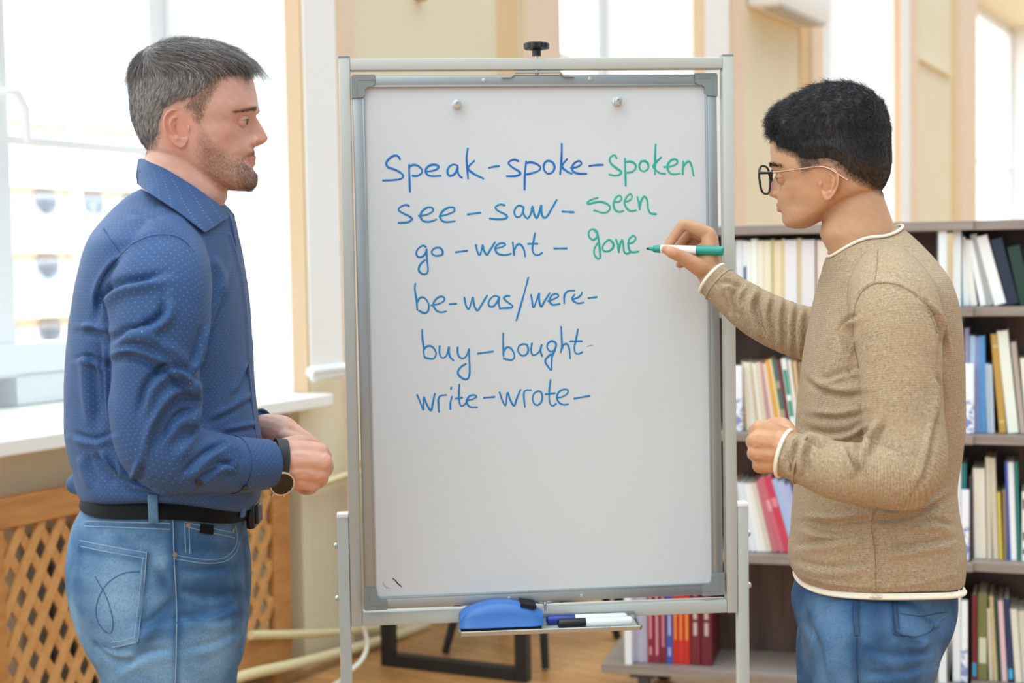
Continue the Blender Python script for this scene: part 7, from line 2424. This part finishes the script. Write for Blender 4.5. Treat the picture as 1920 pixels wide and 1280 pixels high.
for A, cut in ((A2, 0), (A2f, 0)):
    r = limb(MB(), A, 60, 120)
    q = r[-1]; c = q.mean(0); q = c + (q - c) * 1.03
    tn = nrm(r[-1].mean(0) - r[-4].mean(0))
    edge(q - tn * 0.0045, 0.0032, 'cuff_edging')
    c0 = r[-9].mean(0); k = MB(); qq = r[-8]; cc2 = qq.mean(0)
    k.tube(np.concatenate([cc2 + (qq - cc2) * 1.01, (cc2 + (qq - cc2) * 1.01)[:1]]), 0.0022, 8, cap=False); part('cuff_seam', k, m_knit, sweater, 60, uvs=False)
p, n = hit(bvs, 1640, 1104)
p = P(1640, 1113, 2.142) if p is None else p - Z * 0.008
k = MB()
for i in range(4):
    o_ = np.array([0.003 * (i - 1.5), -0.001 * i, 0])
    k.tube(spline(np.array([p + o_, p + o_ + X * 0.003 * (i - 1) - Z * 0.004, p + o_ - X * 0.002 * i - Z * 0.002 - Y * 0.003, p + o_ + X * 0.002 - Z * 0.007]), 14), 0.0012, 6)
part('loose_thread', k, m_cream, sweater, 60)

# ---- jeans
J2 = [(1020, 1510, 1780, D2, 0.150, 2.2), (1060, 1504, 1782, D2, 0.154, 2.2), (1090, 1497, 1784, D2, 0.150, 2.2), (1130, 1490, 1782, D2, 0.162, 2.3), (1160, 1497, 1772, D2, 0.172, 2.3), (1200, 1508, 1750, D2, 0.168, 2.3), (1240, 1515, 1738, D2, 0.160, 2.3)]
mb = MB()
trunk(mb, J2, 96, 100)
limb(mb, [(1648, 1155, 2.235, 0.078), (1642, 1200, 2.215, 0.0985), (1634, 1290, 2.21, 0.0895), (1630, 1450, 2.21, 0.079), (1636, 1600, 2.22, 0.068), (1640, 1750, 2.23, 0.063), (1640, 1920, 2.235, 0.058), (1640, 2072, 2.24, 0.060)], 48, 90)
limb(mb, [(1610, 1150, 2.43, 0.088), (1598, 1200, 2.44, 0.094), (1590, 1290, 2.45, 0.086), (1580, 1450, 2.45, 0.076), (1575, 1600, 2.45, 0.066), (1572, 1750, 2.45, 0.061), (1570, 1900, 2.45, 0.058), (1570, 1996, 2.45, 0.060)], 48, 90)
me = remesh(mb, 0.004, 7, 'jeans', 0.6)
sculpt(me, [([(1602, 1125), (1600, 1180), (1604, 1280)], 3.5, -2.2, (1.9, 2.3), 'l'), ([(1690, 1190), (1720, 1215), (1745, 1200)], 9, -5, (1.9, 2.35), 'f'), ([(1520, 1150), (1545, 1200), (1560, 1280)], 12, -5, (1.9, 2.4), 'f'), ([(1500, 1120), (1512, 1160), (1530, 1200)], 9, 4, (1.9, 2.4), 'f'), ([(1620, 1215), (1680, 1230), (1730, 1220)], 10, 3, (1.9, 2.3), 'f'), ([(1615, 1260), (1680, 1262), (1730, 1250)], 10, 3, (1.9, 2.3), 'f'),
            ([(1770, 1165), (1745, 1172), (1715, 1160)], 6, -5, (1.9, 2.35), 'f')])
ripple(me, 0.0009, 45, 41)


def denim_tone2(V):  # worn pale areas, with darker lines over seams, creases and pocket border
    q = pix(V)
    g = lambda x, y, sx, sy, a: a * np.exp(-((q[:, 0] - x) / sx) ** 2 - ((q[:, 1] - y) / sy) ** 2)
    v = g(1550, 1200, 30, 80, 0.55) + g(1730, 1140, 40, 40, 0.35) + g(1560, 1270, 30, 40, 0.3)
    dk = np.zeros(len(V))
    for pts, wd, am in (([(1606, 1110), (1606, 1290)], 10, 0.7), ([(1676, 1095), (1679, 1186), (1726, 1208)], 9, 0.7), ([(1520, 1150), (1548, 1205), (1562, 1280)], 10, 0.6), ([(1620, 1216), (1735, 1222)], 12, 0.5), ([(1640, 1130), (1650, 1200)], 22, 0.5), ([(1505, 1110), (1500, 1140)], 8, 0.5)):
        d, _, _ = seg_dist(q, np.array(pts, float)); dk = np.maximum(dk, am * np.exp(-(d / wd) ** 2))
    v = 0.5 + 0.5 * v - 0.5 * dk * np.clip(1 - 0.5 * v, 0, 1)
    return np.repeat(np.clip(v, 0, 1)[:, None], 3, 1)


paint(me, denim_tone2)
bv = bvh_of(me)
jeans2 = link('jeans', rebase(me, man2), m_den2, man2)
k = MB(); patch(k, bv, ((1673, 1090), (1786, 1086), (1778, 1150), (1676, 1188)), 30, 26, 0.0026, sag=lambda u, v: (-6 * u * v * v, (22 * math.sin(math.pi * min(1, u * 0.9)) * v ** 5)))
bp2 = part('back_pocket', k, m_den2, jeans2, 60); tintify(bp2, denim_tone2); bvp = bvh_of(k.mesh('tmp'))
k = MB()
for pts in ([(1675, 1095), (1675, 1140), (1679, 1184)], [(1682, 1095), (1682, 1140), (1686, 1180)], [(1679, 1184), (1712, 1200), (1726, 1208)], [(1688, 1150), (1725, 1155), (1755, 1150), (1776, 1147)], [(1728, 1206), (1738, 1190), (1752, 1174)]):
    seam(k, bvp, pts, 0.0006, 0.0004)
part('stitching', k, m_thr, bp2, 60)
k = MB()
for pts in ([(1601, 1119), (1599, 1150), (1602, 1190)], [(1611, 1119), (1610, 1150), (1612, 1188)], [(1602, 1192), (1612, 1190)], [(1607, 1190), (1606, 1240), (1610, 1285)]):
    seam(k, bv, pts, 0.0006, 0.0004)
part('stitching', k, m_thr, jeans2, 60)
shoe(man2, 1625, 2.24, -1, m_shoe); shoe(man2, 1555, 2.45, -1, m_shoe)

# ================================================================== GREEN MARKER IN THE HAND
ax_ = nrm(MTL - MT); ML = np.linalg.norm(MTL - MT)
gm = thing('whiteboard_marker', 'green whiteboard marker with white barrel held in the writing hand', 'marker', (MT + MTL) / 2)
m_gr = mat('green marker plastic', '169183', 0.28); m_nib = mat('dark green felt nib', '0d4a42', 0.7)
RM = 0.0080
k = MB(); k.lathe(MT, ax_, [(0, 0.0008), (0.0015, 0.0022), (0.006, 0.0028)], 16); part('nib', k, m_nib, gm, 60)
k = MB(); k.lathe(MT, ax_, [(0.005, 0.003), (0.0115, 0.0038), (0.0125, 0.0055), (0.015, 0.0066), (0.026, 0.0074), (0.0262, RM * 0.95)], 28); part('front_cone', k, m_gr, gm, 40)
k = MB(); k.lathe(MT, ax_, [(0.0262, RM * 0.98), (0.03, RM), (0.095, RM), (0.0955, RM * 0.9)], 28); part('barrel', k, m_penw, gm, 40)
k = MB()
rings = []
U = nrm(np.cross(ax_, Z)); Vv = np.cross(ax_, U)
for h, r in ((0.0905, RM * 1.0), (0.0905, RM * 1.06), (0.096, RM * 1.1), (ML - 0.006, RM * 1.1), (ML - 0.003, RM * 1.1), (ML, RM * 0.98), (ML, RM * 0.72), (ML - 0.002, RM * 0.68), (ML - 0.002, RM * 0.3), (ML - 0.0005, RM * 0.25)):
    th_ = np.arange(48) * 2 * math.pi / 48
    rr = r * (1 + (0.018 * np.sign(np.sin(th_ * 12)) if 0.095 < h < ML - 0.001 and r > RM else 0 * th_))
    rings.append(MT + ax_ * h + (np.cos(th_)[:, None] * U + np.sin(th_)[:, None] * Vv) * rr[:, None])
k.loft(rings); part('marker_cap', k, m_gr, gm, 30)
